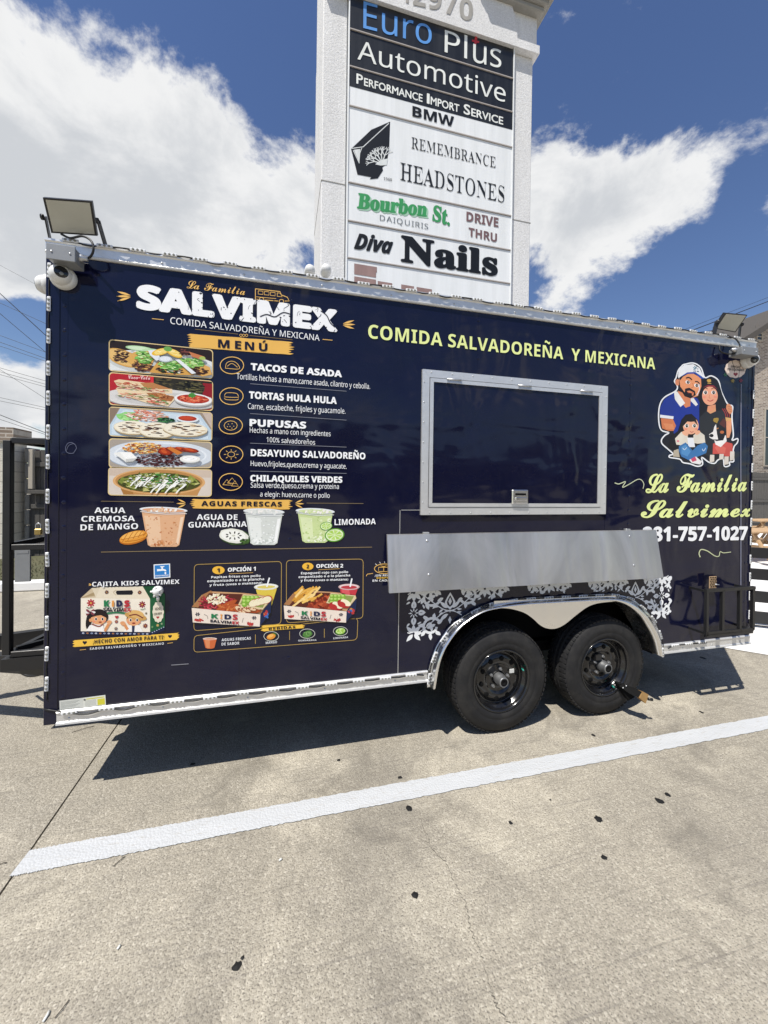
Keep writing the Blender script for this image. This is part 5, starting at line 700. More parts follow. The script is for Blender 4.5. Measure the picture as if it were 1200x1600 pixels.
# pebbles and bits of litter
for k, (px, py, l, a, m) in enumerate([(186, 1347, .05, .9, 'litter'), (97, 1578, .045, 1.1, 'litter'), (72, 1590, .025, 1.4, 'paper'), (438, 1345, .012, .3, 'paper'), (185, 1482, .012, 1.2, 'paper'), (130, 1140, .12, .42, 'litter'), (4, 1351, .03, .1, 'litter')]):
    c = gz(px, py); d = Vector((math.cos(a), math.sin(a), 0))*l/2
    o = B().tube([c-d+Vector((0, 0, .004)), c+Vector((.003, .002, .006)), c+d+Vector((0, 0, .004))], .0014 if m == 'litter' else .004, 6).build('twig' if m == 'litter' else 'paper_scrap', D[m])
    tag(o, ['thin dark twig lying just below the white line', 'dark twig near the bottom left corner of the picture', 'small pale paper scrap at the bottom left edge', 'white chip below the middle of the painted line',
            'tiny white chip on the concrete above the bottom left twig', 'long thin dark twig lying beside the pavement joint under the trailer', 'short dark twig at the left edge level with the line'][k], 'twig' if m == 'litter' else 'litter')
# a hairline crack wandering through the slab
pts = [(655, 1268), (672, 1320), (698, 1350), (712, 1385), (730, 1420), (736, 1455), (752, 1490), (765, 1540), (775, 1570), (795, 1600), (810, 1640)]
P = bezier([gz(*p) for p in pts], 10); v = []
for i, p in enumerate(P):
    w = rnd.uniform(.0002, .0008); j = rnd.uniform(-.007, .007); v += [(p.x-w+j, p.y, .0015), (p.x+w+j, p.y+.002, .0015)]
mesh('crack', v, [(2*i, 2*i+1, 2*i+3, 2*i+2) for i in range(len(P)-1)], D['joint'], GR)
# much paler slab to the right
a, b, c_ = gz(1030, 1012), gz(1130, 1009), gz(1200, 1026)
v = [(5.05, 1.0, .006), (5.55, .93, .006), (5.98, .50, .006), (6.9, -.35, .006), (40, -4, .006), (40, 40, .006), (5.05, 40, .006)]
tag(mesh('pale_pavement', v, [tuple(range(7))], D['pale']), kind='structure')

# ------------------------------------------------------------------ the food trailer
TRL = Vector((L_TR/2, W_TR/2, 0))
tr = thing('food_trailer', TRL, 'navy blue food trailer with printed menu, serving hatch and two wheels, parked on concrete', 'food trailer')
OUT = [(666, 1073), (669, 1046), (678, 1016), (689, 996), (704, 976), (726, 960), (752, 946), (780, 938), (820, 933.5), (864, 931), (905, 929), (939, 927.5), (964.7, 928), (986.7, 935), (1005, 950), (1018, 964.5), (1026, 980), (1031, 997.5), (1033.4, 1025)]
INN = [(680, 1073), (687, 1036), (694, 1016), (702, 1002), (714, 986), (730, 970), (752, 957), (776, 951), (815, 946), (862, 943), (905, 940.5), (939, 939), (962, 940), (982, 948), (999, 962), (1010, 978), (1018, 992), (1023.4, 1006.7), (1027, 1023)]
OUT3 = bezier([at(*p, 0) for p in OUT], 5); INN3 = bezier([at(*p, -.055) for p in INN], 5); NF = len(OUT3)
def side_panel():
    arch = [(OUT3[i]*.55+INN3[i]*.45) for i in range(NF)]
    arch = [p for p in arch if p.z > ZR+.004]
    pts = [(0.0, 0, ZR), (arch[0].x, 0, ZR)]+[(p.x, 0, p.z) for p in arch]+[(arch[-1].x, 0, ZR), (L_TR, 0, ZR), (L_TR, 0, ZT+.02), (0.0, 0, ZT+.02)]
    return mesh('side_panel', pts, [tuple(range(len(pts)))], D['navy'], tr)
side_panel()
WX0, WX1, WZ = 2.12, 3.98, .955
b = B()
def quad(b, *p): b.add(p, [(0, 1, 2, 3)])
zt = ZTOP-.02
quad(b, (0, 0, ZB), (0, W_TR, ZB), (0, W_TR, zt), (0, 0, zt)); quad(b, (L_TR, 0, ZB), (L_TR, W_TR, ZB), (L_TR, W_TR, zt), (L_TR, 0, zt))
quad(b, (0, W_TR, ZB), (L_TR, W_TR, ZB), (L_TR, W_TR, zt), (0, W_TR, zt)); b.build('end_and_back_walls', D['navy'], tr)
b = B(); b.box((.005, .03, zt-.03), (L_TR-.005, W_TR, zt+.005)); b.build('roof', D['alu'], tr)
b = B(); z = ZB+.03
for (xa, xb, ya, yb) in ((0.002, WX0, .004, W_TR-.004), (WX1, L_TR-.002, .004, W_TR-.004), (WX0, WX1, .36, W_TR-.004)): b.box((xa, ya, z), (xb, yb, z+.03))
b.build('floor', D['dark'], tr)
b = B(); quad(b, (WX0, .003, WZ), (WX1, .003, WZ), (WX1, .36, WZ), (WX0, .36, WZ)); quad(b, (WX0, .36, WZ), (WX1, .36, WZ), (WX1, .36, z), (WX0, .36, z))
quad(b, (WX0, .003, WZ), (WX0, .36, WZ), (WX0, .36, z), (WX0, .003, z)); quad(b, (WX1, .003, WZ), (WX1, .36, WZ), (WX1, .36, z), (WX1, .003, z)); b.build('wheel_well', D['dark'], tr)
for y in (.4, W_TR-.4):
    b = B(); b.box((-.02, y-.03, ZB-.06), (L_TR, y+.03, z), .004); b.build('chassis_beam', D['black'], tr)
for k in range(9):
    b = B(); b.box((.3+k*.52, .02, ZB-.01), (.35+k*.52, W_TR-.02, z-.002)); b.build('cross_member', D['black'], tr)
# aluminium rails: extruded profile with lip and groove
def rail(name, x0, x1, prof, mat='alu'):
    v = []; f = []; n = len(prof)
    for x in (x0, x1): v += [(x, y, z) for (y, z) in prof]
    f = [(i, (i+1) % n, n+(i+1) % n, n+i) for i in range(n)]+[tuple(range(n))[::-1], tuple(range(n, 2*n))]
    return mesh(name, v, f, D[mat], tr)
low = [(.002, ZR), (-.010, ZR+.002), (-.016, ZR-.004), (-.016, ZR-.010), (-.011, ZR-.013), (-.011, ZB+.014), (-.020, ZB+.010), (-.022, ZB+.001), (-.002, ZB-.004), (.002, ZB)]
rail('lower_rail', .055, OUT3[0].x+.004, low); rail('lower_rail', OUT3[-1].x-.01, L_TR, low)
top = [(.01, ZT), (-.006, ZT), (-.012, ZT+.003), (-.014, ZT+.010), (-.010, ZT+.015), (-.012, ZTOP-.018), (-.020, ZTOP-.012), (-.020, ZTOP-.002), (-.010, ZTOP+.003), (.06, ZTOP+.006), (.06, ZT+.02)]
rail('roof_rail', -.005, L_TR+.005, top)
b = B(); b.box((-.006, -.004, ZB), (.056, .03, ZT), .002); b.build('corner_post', D['navy'], tr)
b = B(); b.box((L_TR-.02, -.004, ZR), (L_TR+.006, .03, ZT), .002); b.build('corner_post', D['navy'], tr)
# fender: flange on the panel and a rolled lip
prof = [(0, -.003), (.06, -.014), (.30, -.018), (.42, -.03), (.52, -.055), (.66, -.072), (.84, -.072), (.96, -.06), (1.0, -.045), (.96, .02), (.94, .12)]
v = []; f = []; n = len(prof)
for i in range(NF):
    o, q = OUT3[i], INN3[i]
    for t, y in prof: v.append((o.x+(q.x-o.x)*t, y, o.z+(q.z-o.z)*t))
for i in range(NF-1): f += [(i*n+k, i*n+k+1, (i+1)*n+k+1, (i+1)*n+k) for k in range(n-1)]
mesh('fender', v, f, D['chrome'], tr, smooth=True)
# stainless skirt dipping between the wheels
sk = [(772, 950), (796, 951), (818, 957), (832, 966), (843, 976), (852, 981), (862, 982.7), (872, 981), (884, 974.5), (900.5, 961), (918, 948.5), (935, 942.5), (962, 939.5)]
lo_ = bezier([at(*p, -.03) for p in sk], 4); v = [(p.x, -.03, p.z) for p in lo_]+[(p.x, -.03, at(900, 936, -.03).z+.012+(3.2-p.x)*.018) for p in reversed(lo_)]
m = len(v); v2 = [(x, y+.003, zz) for x, y, zz in v]
mesh('skirt', v+v2, [tuple(range(m)), tuple(range(m, 2*m))[::-1]]+[(i, (i+1) % m, m+(i+1) % m, m+i) for i in range(m)], D['skirt'] if 'skirt' in D else D['steel'], tr)
# wheels
def wheel(cx, yo, cz=.356, R=.358, W=.205, side=-1, full=True):
    w = bpy.data.objects.new('wheel', None); w.empty_display_size = .1; w.location = (cx, yo, cz)
    COL.objects.link(w); w.parent = tr; w.matrix_parent_inverse = Matrix.Translation(-TRL); ROOTLOC[w] = Vector((cx, yo, cz))
    s = 1 if side < 0 else -1
    def Lp(pr): return [(r, a*s) for r, a in pr]
    b = B(); h = W
    p = [(.205, .012), (.212, .004), (.232, -.004), (.252, -.0075), (.256, -.0055), (.262, -.0085), (.29, -.009), (.294, -.0075), (.318, -.003), (.336, .006), (.347, .017)]
    g = [(R-.004, .028)]; ys = [.028, .062, .066, .074, .078, .1, .104, .112, .116, .14, .144, .152, .156, h-.028]
    rs = [0, 0, -.009, -.009, 0, 0, -.009, -.009, 0, 0, -.009, -.009, 0, 0]
    g = [(R-.003+.003*math.sin(math.pi*(y-.028)/(h-.056))+d, y) for y, d in zip(ys, rs)]
    q = [(r, h-a) for r, a in reversed(p)]
    b.lathe(Lp(p+g+q), (cx, yo, cz), 'Y', 72)
    if full:                       # shoulder lugs around the tread
        for k in range(64):
            t = 2*math.pi*k/64
            for (ya, yb, tw) in ((.008, .058, .0), (h-.058, h-.008, .0), (.08, .098, .04), (.118, .138, .04)):
                c = Vector((cx, yo, cz)); vv = []
                for (rr, e) in ((R-.006, .036), (R+.0035, .03)):
                    for yy, dt in ((ya, tw), (yb, -tw)):
                        ro = rr-(.010 if yy < .01 or yy > h-.01 else 0)
                        for sg in (-1, 1): vv.append(c+Vector((ro*math.cos(t+dt+sg*e), yy*s, ro*math.sin(t+dt+sg*e))))
                b.add(vv, [(4, 5, 7, 6), (0, 1, 5, 4), (2, 6, 7, 3), (0, 4, 6, 2), (1, 3, 7, 5)])
    ty = b.build('tyre', D['rubber'], w)
    b = B(); b.lathe(Lp([(.206, .02), (.214, .006), (.215, .0), (.209, -.003), (.202, .002), (.197, .012), (.196, .030), (.182, .036), (.180, .05), (.176, .056), (.174, .062), (.166, .058), (.150, .046), (.125, .041), (.102, .044), (.096, .052), (.09, .054), (.06, .050), (.045, .050), (.04, .06), (.0, .06)]), (cx, yo, cz), 'Y', 56)
    rim = b.build('rim', D['gloss'], w)
    if not full: return w
    for k in range(10):
        t = 2*math.pi*(k+.3)/10; c = Vector((cx+.137*math.cos(t), yo, cz+.137*math.sin(t)))
        B().lathe(Lp([(.0165, .050), (.0165, .0395), (.0145, .0385), (.0, .0387)]), c, 'Y', 14).build('vent_hole', D['dark'], rim)
    for k in range(5):
        t = 2*math.pi*(k+.15)/5; c = Vector((cx+.066*math.cos(t), yo, cz+.066*math.sin(t)))
        B().lathe(Lp([(.0115, .052), (.0115, .036), (.009, .032), (.0075, .032), (.0075, .028), (.0, .027)]), c, 'Y', 6).build('lug_nut', D['zinc'], rim, smooth=False)
    b = B(); b.lathe(Lp([(.040, .052), (.040, .02), (.037, .012), (.034, -.016), (.034, -.022), (.030, -.026), (.026, -.024)]), (cx, yo, cz), 'Y', 24); hb = b.build('hub_cap', D['zinc'], w)
    b = B(); b.lathe(Lp([(.027, -.020), (.026, -.023), (.012, -.024), (.010, -.021), (.0, -.021)]), (cx, yo, cz), 'Y', 20); b.build('rubber_plug', D['dark'], hb)
    t = math.radians(18 if cx < 3 else -62); c = Vector((cx+.178*math.cos(t), yo+.03, cz+.178*math.sin(t)))
    B().tube([c, c+Vector((-.006, -.03, 0))], .0055, 8).build('valve_cap', D['teal'], rim)
    B().box((cx+.078, yo+.035, cz+.03), (cx+.112, yo+.0405, cz+.056)).build('weight_tag', D['paper'], rim) if cx < 3 else None
    return w
D['teal'] = M('teal_cap', (.01, .22, .17), .4).m
WA, WB = 2.628, 3.490
wheel(WA, -.012); wheel(WB, .0); wheel(WA, W_TR, side=1, full=False); wheel(WB, W_TR, side=1, full=False)
for x in (WA, WB): B().tube([(x, .17, .356), (x, W_TR-.17, .356)], .04, 12).build('axle', D['black'], tr)
# light modules: one mesh, many linked copies
mb = B(); mb.box((-.0375, -.007, -.0085), (.0375, .0, .0085), .004); mb.cur = 1
for k in (-1, 0, 1): mb.lathe([(.0062, -.0068), (.0062, -.0085), (.004, -.0105), (.0, -.011)], (k*.021, 0, 0), 'Y', 8)
led0 = meshdata('light_module', mb.v, mb.f, [D['led'], D['eye']], mb.mi)
def led(x, y, z, ang=0, tilt=0):
    o = bpy.data.objects.new('light_module', led0); link(o, tr)
    o.matrix_basis = Matrix.Translation((x, y, z)) @ Matrix.Rotation(ang, 4, 'Y') @ Matrix.Rotation(tilt, 4, 'X')
rnd = random.Random(9)
def wire(pts, r=.004, name='wiring'):
    return B().tube(bezier(pts, 4), r, 6).build(name, D['cable'], tr)
x = .11; w = []
while x < 4.88:
    z_ = ZTOP-.001+rnd.uniform(-.003, .003); led(x, -.0215, z_, rnd.uniform(-.05, .05), 0); w += [(x, -.014, z_+.002), (x+.077, -.02-rnd.uniform(0, .012), z_-rnd.uniform(.0, .014))]; x += .1525
wire(w)
for X, z0, n, dz, xo in ((-.002, 2.74, 14, .163, 0), (L_TR+.004, 2.46, 13, .150, 0)):
    w = []
    for k in range(n):
        zz = z0-k*dz+rnd.uniform(-.008, .008); led(X+.012*(1 if X < 1 else -1), -.005, zz, math.pi/2+rnd.uniform(-.04, .04)); w += [(X+(.012 if X < 1 else -.010), -.004, zz), (X+(.012 if X < 1 else -.010)+rnd.uniform(-.003, .003), -.007, zz-dz/2)]
    wire(w, .003)
w = []
for k in range(12):
    x = .115+k*.169; led(x, -.0155, ZR-.011+rnd.uniform(-.004, .004), rnd.uniform(-.05, .05)); w += [(x, -.016, ZR-.012), (x+.085, -.02, ZR-.018-rnd.uniform(0, .008))]
wire([(.0, -.006, .5)]+w)
for k in range(3): led(4.115+k*.135, -.0155, ZR-.012, 0)
w = [(4.05, -.016, ZR-.03)]+[(4.1+k*.067, -.018, ZR-.012-rnd.uniform(0, .008)) for k in range(6)]; wire(w)
# along the fender
acc = 0; nxt = .06; w = []
for i in range(1, NF):
    a, c = OUT3[i-1], OUT3[i]; d = (c-a).length
    if acc+d > nxt:
        t = (nxt-acc)/d; p = a.lerp(c, t); ang = -math.atan2(c.z-a.z, c.x-a.x); nrm = Vector((-(c.z-a.z), 0, c.x-a.x)).normalized()
        p = p-nrm*.006; led(p.x, -.0175, p.z, ang+rnd.uniform(-.08, .08)); w.append((p.x, -.018, p.z)); nxt += .142
        w.append((p.x+(c.x-a.x)/d*.07, -.021, p.z+(c.z-a.z)/d*.07))
    acc += d
wire(w[:-1], .0028)
# screws along the rails and rivets under the wrap
def studs(name, pts, r, mat, h=.0022, n=8):
    b = B()
    for p in pts: b.lathe([(r, 0), (r*.85, -h*.6), (r*.4, -h), (0, -h)], p, 'Y', n)
    return tag(b.build(name, D[mat], tr), kind='stuff')
studs('rail_screws', [(.1+k*.43+rnd.uniform(-.02, .02), -.0115, ZT+.03) for k in range(12)]+[(.11+k*.44, -.0112, ZB+.028) for k in range(5)]+[(4.2+k*.3, -.0112, ZB+.028) for k in range(3)], .006, 'galv', .003)
def seam(px, py0, py1, nriv, lip=.0010):
    a, c = at(px, py0, 0), at(px, py1, 0); x = (a.x+c.x)/2
    b = B(); b.box((x-.014, -lip, c.z), (x+.002, 0, a.z)); b.build('panel_seam', D['navy'], tr)
    if nriv: studs('seam_rivets', [(x-.012+rnd.uniform(-.002, .002), -lip, a.z+(c.z-a.z)*(k+.5)/nriv) for k in range(nriv)], .0105, 'navy', .0014, 10)
seam(457, 452, 1082, 17); seam(986, 524, 830, 14); seam(104, 420, 1108, 18); seam(1168, 560, 985, 14); seam(750, 486, 575, 3); seam(708, 478, 580, 0)
for px, y0, y1 in ((625, 797, 1056), (945, 805, 832), (376, 770, 1086)):
    a, c = at(px, y0, 0), at(px, y1, 0); B().box((a.x-.0015, -.0018, c.z), (a.x+.0015, .0, a.z)).build('panel_edge', D['alu' if px == 625 else 'navy'], tr)
a, c = at(627, 797, 0), at(658, 797, 0); B().box((a.x, -.0016, a.z-.0015), (c.x, 0, a.z+.0015)).build('panel_edge', D['alu'], tr)
# serving hatch: outer frame, hinged door with its own frame, hinges and paddle latch
HX0, HX1, HZ0, HZ1 = 2.024, 3.449, 1.487, 2.415
ht = mesh('hatch_door', [(HX0+.05, -.013, HZ0+.05), (HX1-.05, -.013, HZ0+.05), (HX1-.05, -.013, HZ1-.05), (HX0+.05, -.013, HZ1-.05)], [(0, 1, 2, 3)], D['navy'], tr)
def frame(x0, x1, z0, z1, w, ya, yb, nm, par, mat):
    for (p, q, r, s_) in (((x0, z0), (x1, z0), (x1-w, z0+w), (x0+w, z0+w)), ((x1, z0), (x1, z1), (x1-w, z1-w), (x1-w, z0+w)), ((x1, z1), (x0, z1), (x0+w, z1-w), (x1-w, z1-w)), ((x0, z1), (x0, z0), (x0+w, z0+w), (x0+w, z1-w))):
        e = .0006; cx, cz_ = (p[0]+q[0]+r[0]+s_[0])/4, (p[1]+q[1]+r[1]+s_[1])/4
        v = [(a_[0]+(cx-a_[0])*e, y, a_[1]+(cz_-a_[1])*e) for y in (ya, yb) for a_ in (p, q, r, s_)]
        mesh(nm, v, [(3, 2, 1, 0), (4, 5, 6, 7), (0, 1, 5, 4), (1, 2, 6, 5), (2, 3, 7, 6), (3, 0, 4, 7)], D[mat], par)
frame(HX0, HX1, HZ0, HZ1, .048, 0, -.016, 'hatch_frame_bar', tr, 'alu')
frame(HX0+.052, HX1-.052, HZ0+.052, HZ1-.052, .024, -.004, -.0195, 'door_frame_bar', ht, 'alu')
frame(HX0+.046, HX1-.046, HZ0+.046, HZ1-.046, .010, 0, -.0055, 'door_gasket', ht, 'dark')
pts = [(HX0+.06+k*.145, -.016, HZ1-.016) for k in range(10)]+[(HX0+.06+k*.145, -.016, HZ0+.014) for k in range(10)]+[(x, -.016, HZ0+.08+k*.128) for k in range(7) for x in (HX0+.012, HX1-.012)]
studs('hatch_screws', pts, .0048, 'galv', .003)
for x in (2.24, 2.76, 3.26):
    b = B(); b.tube([(x-.05, -.022, HZ1-.052), (x+.05, -.022, HZ1-.052)], .0065, 8); b.box((x-.05, -.022, HZ1-.075), (x+.05, -.0185, HZ1-.056)); b.build('hinge', D['galv'], ht)
la, lb = at(799, 765, -.02), at(824, 787, -.02)
b = B(); b.box((la.x, -.034, lb.z), (lb.x, -.0135, la.z), .006); lt = b.build('latch', D['chrome'], ht)
b = B(); b.box((la.x+.022, -.0352, la.z-.038), (lb.x-.022, -.0335, la.z-.024)); b.build('latch_recess', D['dark'], lt)
b = B(); b.box((la.x+.02, -.042, lb.z+.022), (lb.x-.012, -.034, lb.z+.044), .003); b.build('latch_paddle', D['chrome'], lt)
# folded stainless serving shelf
X0, X1 = 1.80, 3.892
def shp(y_t, z_t, y_b, z_b, th=.022):
    return [(x, y, zz) for x in (X0, X1) for (y, zz) in ((y_t, z_t), (y_b, z_b), (y_b+th, z_b+.003), (y_t+th, z_t+.002))]
v = shp(-.034, 1.366, -.100, 1.022); sh = mesh('serving_shelf', v, [(0, 1, 2, 3), (7, 6, 5, 4), (0, 4, 5, 1), (1, 5, 6, 2), (2, 6, 7, 3), (3, 7, 4, 0)], D['steel'], tr)
for x in (2.06, 3.64):
    b = B()
    for (t) in (.12, .72): b.lathe([(.009, 0), (.007, -.003), (0, -.004)], (x, -.034-.066*t, 1.366-.344*t), 'Y', 8)
    b.build('shelf_bolt', D['galv'], sh)
    b = B(); b.box((x-.02, -.03, 1.355), (x+.02, -.004, 1.378), .002); b.build('shelf_hinge', D['galv'], sh)
    b = B(); b.bar((x, -.006, 1.05), (x, -.08, 1.05), .02, .02); b.build('shelf_strut', D['black'], sh)
# water inlet fitting beside the box picture
c = at(247, 923, 0)
b = B(); b.lathe([(.027, 0), (.027, -.010), (.022, -.016), (.016, -.018)], c, 'Y', 20); wi = b.build('water_inlet', D['white'], tr)
b = B(); b.lathe([(.016, -.016), (.016, -.034), (.012, -.038), (0, -.038)], c, 'Y', 16)
for k in range(5):
    t = k*1.2566+.5; b.tube([c+Vector((.010*math.cos(t), -.029, .010*math.sin(t))), c+Vector((.030*math.cos(t), -.029, .030*math.sin(t)))], [.007, .005], 8)
b.build('inlet_cap', D['white'], wi)
B().tube(bezier([c+Vector((.0, -.02, -.014)), c+Vector((.006, -.024, -.034)), c+Vector((.003, -.014, -.046))], 5), .008, 8).build('inlet_tether', D['white'], wi)
# warning label with fine print

# ------------------------------------------------------------------ printed graphics on the side of the trailer
GOLD, WHITE, LIME, NAVY = '#eebf6c', '#f4f5f6', '#e6f0a0', '#14152a'
CA = cv(160, 420, 2.727); CB = cv(60, 760, 2.069)
def brush(x0, y0, x1, y1, slope, mp, col, seed=1, name='brush_banner', rag=22, teeth=6):
    """dry brush stroke: a band with ragged ends; slope = rise of the band over its length"""
    r = random.Random(seed); pts = []
    for i in range(13): t = i/12; pts.append((x0+(x1-x0)*t, y0+slope*t+r.uniform(-1, 1)))
    for k in range(1, teeth*2):
        t = k/(teeth*2); pts.append((x1+(rag*r.uniform(.2, 1) if k % 2 else -rag*r.uniform(0, .5)), y0+slope+(y1-y0)*t))
    for i in range(12, -1, -1): t = i/12; pts.append((x0+(x1-x0)*t, y1+slope*t+r.uniform(-1, 1)))
    for k in range(teeth*2-1, 0, -1):
        t = k/(teeth*2); pts.append((x0-(rag*r.uniform(.2, 1) if k % 2 else -rag*r.uniform(0, .5)), y0+(y1-y0)*t))
    return Print(name, tr, mp=mp).poly(pts, col).build()
def burst(cx, cy, r0, r1, angs, mp, w=5.5, name='burst_mark', col=GOLD):
    p = Print(name, tr, mp=mp)
    for a in angs:
        t = math.radians(a); c, s_ = math.cos(t), math.sin(t)*.8
        p.stroke([(cx+c*r0, cy+s_*r0), (cx+c*(r0+r1)/2, cy+s_*(r0+r1)/2), (cx+c*r1, cy+s_*r1)], w, col, taper=True)
    p.build()
def rule(a, b, mp, w=1.6, col='#9a8050', name='rule_line'):
    Print(name, tr, mp=mp).stroke([a, b], w, col, smooth=False).build()
# --- heading
T('La Familia', (360, 84), 50, (608, 114), GOLD, 'scr', tr, mp=CA)
T('SALVIMEX', (145, 172), 64, (1002, 272), WHITE, 'h', tr, mp=CA, sp=1.0)
p = Print('letter_wear', tr, mp=CA, off=.0026, seed=4)
for _ in range(70):
    x = p.rnd.uniform(300, 1000); t = (x-145)/857; y = 64+(172-64)*p.rnd.random()+100*t*.98
    if p.rnd.random() < .55: p.ell(x, y, p.rnd.uniform(1, 5), p.rnd.uniform(1, 3), NAVY, p.rnd.uniform(0, 180), 6, wob=.4)
    else: p.stroke([(x, y), (x+p.rnd.uniform(-9, 9), y+p.rnd.uniform(4, 10)), (x+p.rnd.uniform(-14, 14), y+p.rnd.uniform(10, 22))], p.rnd.uniform(1, 2.6), NAVY)
p.stroke([(672, 205), (700, 196), (735, 206), (770, 188), (805, 196)], 4.5, NAVY); p.stroke([(930, 180), (955, 200), (970, 230), (990, 250)], 4, NAVY)
tag(p.build(), kind='stuff')
burst(134, 118, 14, 74, (160, 180, 200), CA, 9); burst(1012, 238, 14, 64, (-20, 0, 20), CA, 8)
p = Print('van_outline', tr, mp=CA)
p.stroke([(652, 86), (757, 98), (762, 112), (788, 122), (796, 138), (778, 138)], 3, GOLD, False); p.stroke([(652, 86), (652, 130), (664, 131)], 3, GOLD, False); p.stroke([(692, 134), (748, 138)], 3, GOLD, False)
for x, y in ((678, 131), (763, 139)): p.stroke([(x+10*math.cos(t*.5236), y+8*math.sin(t*.5236)) for t in range(12)], 2.6, GOLD, False, True)
for x in (664, 690, 716): p.stroke([(x, 93+(x-652)*.11), (x+20, 95+(x-652)*.11), (x+20, 109+(x-652)*.11), (x, 107+(x-652)*.11)], 2.4, GOLD, False, True)
p.stroke([(745, 103), (758, 105), (766, 120), (745, 118)], 2.4, GOLD, False, True); p.stroke([(655, 120), (740, 128)], 2, GOLD, False); p.build()
T('COMIDA SALVADOREÑA Y MEXICANA', (290, 235), 207, (925, 308), WHITE, 'n', tr, mp=CA)
rule((212, 213), (262, 218), CA, 2.6, GOLD); rule((938, 301), (980, 305), CA, 2.6, GOLD)
rule((395, 258), (578, 279), CA, 1.6); rule((628, 285), (810, 303), CA, 1.6)
p = Print('ornament', tr, mp=CA)
for x in (590, 602, 614): p.stroke([(x-6, 283), (x, 279), (x+6, 284), (x, 290)], 1.8, GOLD, True, True)
p.build()
brush(375, 278, 800, 334, 33, CA, '#e9b75c', 3)
T('MENÚ', (493, 336), 301, (703, 353), '#17172b', 'bb', tr, mp=CA, sp=1.25, off=.0026)
# --- five dishes with icon, title, text and rule
for (s_, a, top, b_, st) in [
    ('TACOS DE ASADA', (632, 432), 402, (1020, 463), 'xx'), ('TORTAS HULA HULA', (625, 553), 522, (998, 577), 'xx'), ('PUPUSAS', (627, 671), 640, (868, 682), 'xx'),
    ('DESAYUNO SALVADOREÑO', (632, 798), 768, (1120, 812), 'bb'), ('CHILAQUILES VERDES', (630, 906), 878, (1022, 912), 'xx'),
    ('Tortillas hechas a mano,carne asada, cilantro y cebolla.', (572, 470), 446, (1140, 513), 'n'), ('Carne, escabeche, frijoles y guacamole.', (620, 597), 573, (1035, 618), 'n'),
    ('Hechas a mano con ingredientes', (628, 698), 676, (972, 714), 'n'), ('100% salvadoreños', (700, 738), 717, (906, 750), 'n'),
    ('Huevo,frijoles,queso,crema y aguacate.', (632, 840), 818, (1040, 852), 'n'), ('Salsa verde,queso,crema y proteina', (632, 932), 910, (1007, 938), 'n'), ('a elegir: huevo,carne o pollo', (672, 970), 949, (968, 976), 'n')]:
    T(s_, a, top, b_, WHITE, st, tr, mp=CA)
for a, b_ in (((630, 490), (1040, 522)), ((630, 617), (1040, 645)), ((630, 743), (1040, 760)), ((630, 862), (1040, 872))): rule(a, b_, CA, 1.8, '#8d8f98')
for i, (x, y) in enumerate(((552, 412), (550, 543), (547, 668), (549, 791), (547, 908))):
    p = Print('dish_icon', tr, mp=CA)
    p.stroke([(x+50*math.cos(k*.2618), y+36*math.sin(k*.2618)) for k in range(24)], 3.2, GOLD, False, True)
    if i == 0:
        p.stroke([(x-28, y+12), (x-22, y-10), (x, y-18), (x+22, y-8), (x+30, y+15), (x-28, y+12)], 2.2, GOLD); p.stroke([(x-20, y+4), (x, y-8), (x+24, y+8)], 2, GOLD)
    elif i == 1:
        p.stroke([(x-30, y-2), (x-20, y-14), (x+20, y-12), (x+31, y+1)], 2.2, GOLD); p.stroke([(x-31, y+3), (x, y+5), (x+31, y+5)], 2.2, GOLD); p.stroke([(x-30, y+9), (x-20, y+15), (x+22, y+16), (x+30, y+11)], 2.2, GOLD)
    elif i == 2:
        p.stroke([(x+28*math.cos(k*.5236), y+20*math.sin(k*.5236)) for k in range(12)], 2.2, GOLD, False, True)
        for dx, dy in ((-10, -6), (6, -8), (13, 3), (-3, 4), (-14, 5), (5, 11)): p.ell(x+dx, y+dy, 2.4, 1.8, GOLD, n=6)
    elif i == 3:
        p.stroke([(x+15*math.cos(k*.5236), y+11*math.sin(k*.5236)) for k in range(12)], 2.2, GOLD, False, True)
        for k in range(8): t = k*.7854; p.stroke([(x+21*math.cos(t), y+15*math.sin(t)), (x+31*math.cos(t), y+22*math.sin(t))], 2.2, GOLD, False)
    else:
        for dx, dy, w in ((-16, 3, 18), (6, -4, 20), (18, 8, 15)): p.stroke([(x+dx-w, y+dy+9), (x+dx, y+dy-13), (x+dx+w, y+dy+11)], 2.2, GOLD, False, True)
    p.build()
# --- dish pictures
def photo(TL, TR, BR, BL, bgc, draw, seed, nm='menu_photo'):
    q = quadmap(*[CA(*c) for c in (TL, TR, BR, BL)])
    p = Print(nm, tr, mp=q, seed=seed)
    def rr(e):
        pts = []; rx, ry = .035, .11
        for cx, cy, a0 in ((1-rx-e, ry+e*3.5, -90), (1-rx-e, 1-ry-e*3.5, 0), (rx+e, 1-ry-e*3.5, 90), (rx+e, ry+e*3.5, 180)):
            for k in range(5): t = math.radians(a0+22.5*k); pts.append((cx+rx*math.cos(t), cy+ry*math.sin(t)))
        return pts
    p.poly(rr(0), '#e0c78f'); p.poly(rr(.008), bgc); draw(p); p.build()
def cl(f, lo=.012, hi=.988): return f
class Shrink:      # keep the picture's shapes a hair inside its border
    def __init__(s, p): s.p = p; s.rnd = p.rnd
    def _q(s, x, y): return (min(.99, max(.01, x)), min(.965, max(.035, y)))
    def __getattr__(s, n): return getattr(s.p, n)
def inside(draw):
    def g(p):
        old = p.mp; p.mp = lambda x, y: old(min(.990, max(.010, x)), min(.966, max(.034, y))); draw(p)
    return g
BRN = ['#2a1a16', '#3a241d', '#4b3025', '#241613', '#5a3a2c', '#6b4a3a']; GUA = ['#7fbf5a', '#9ad06f', '#6aa94a', '#b4dd86', '#88c862', '#5c9440']
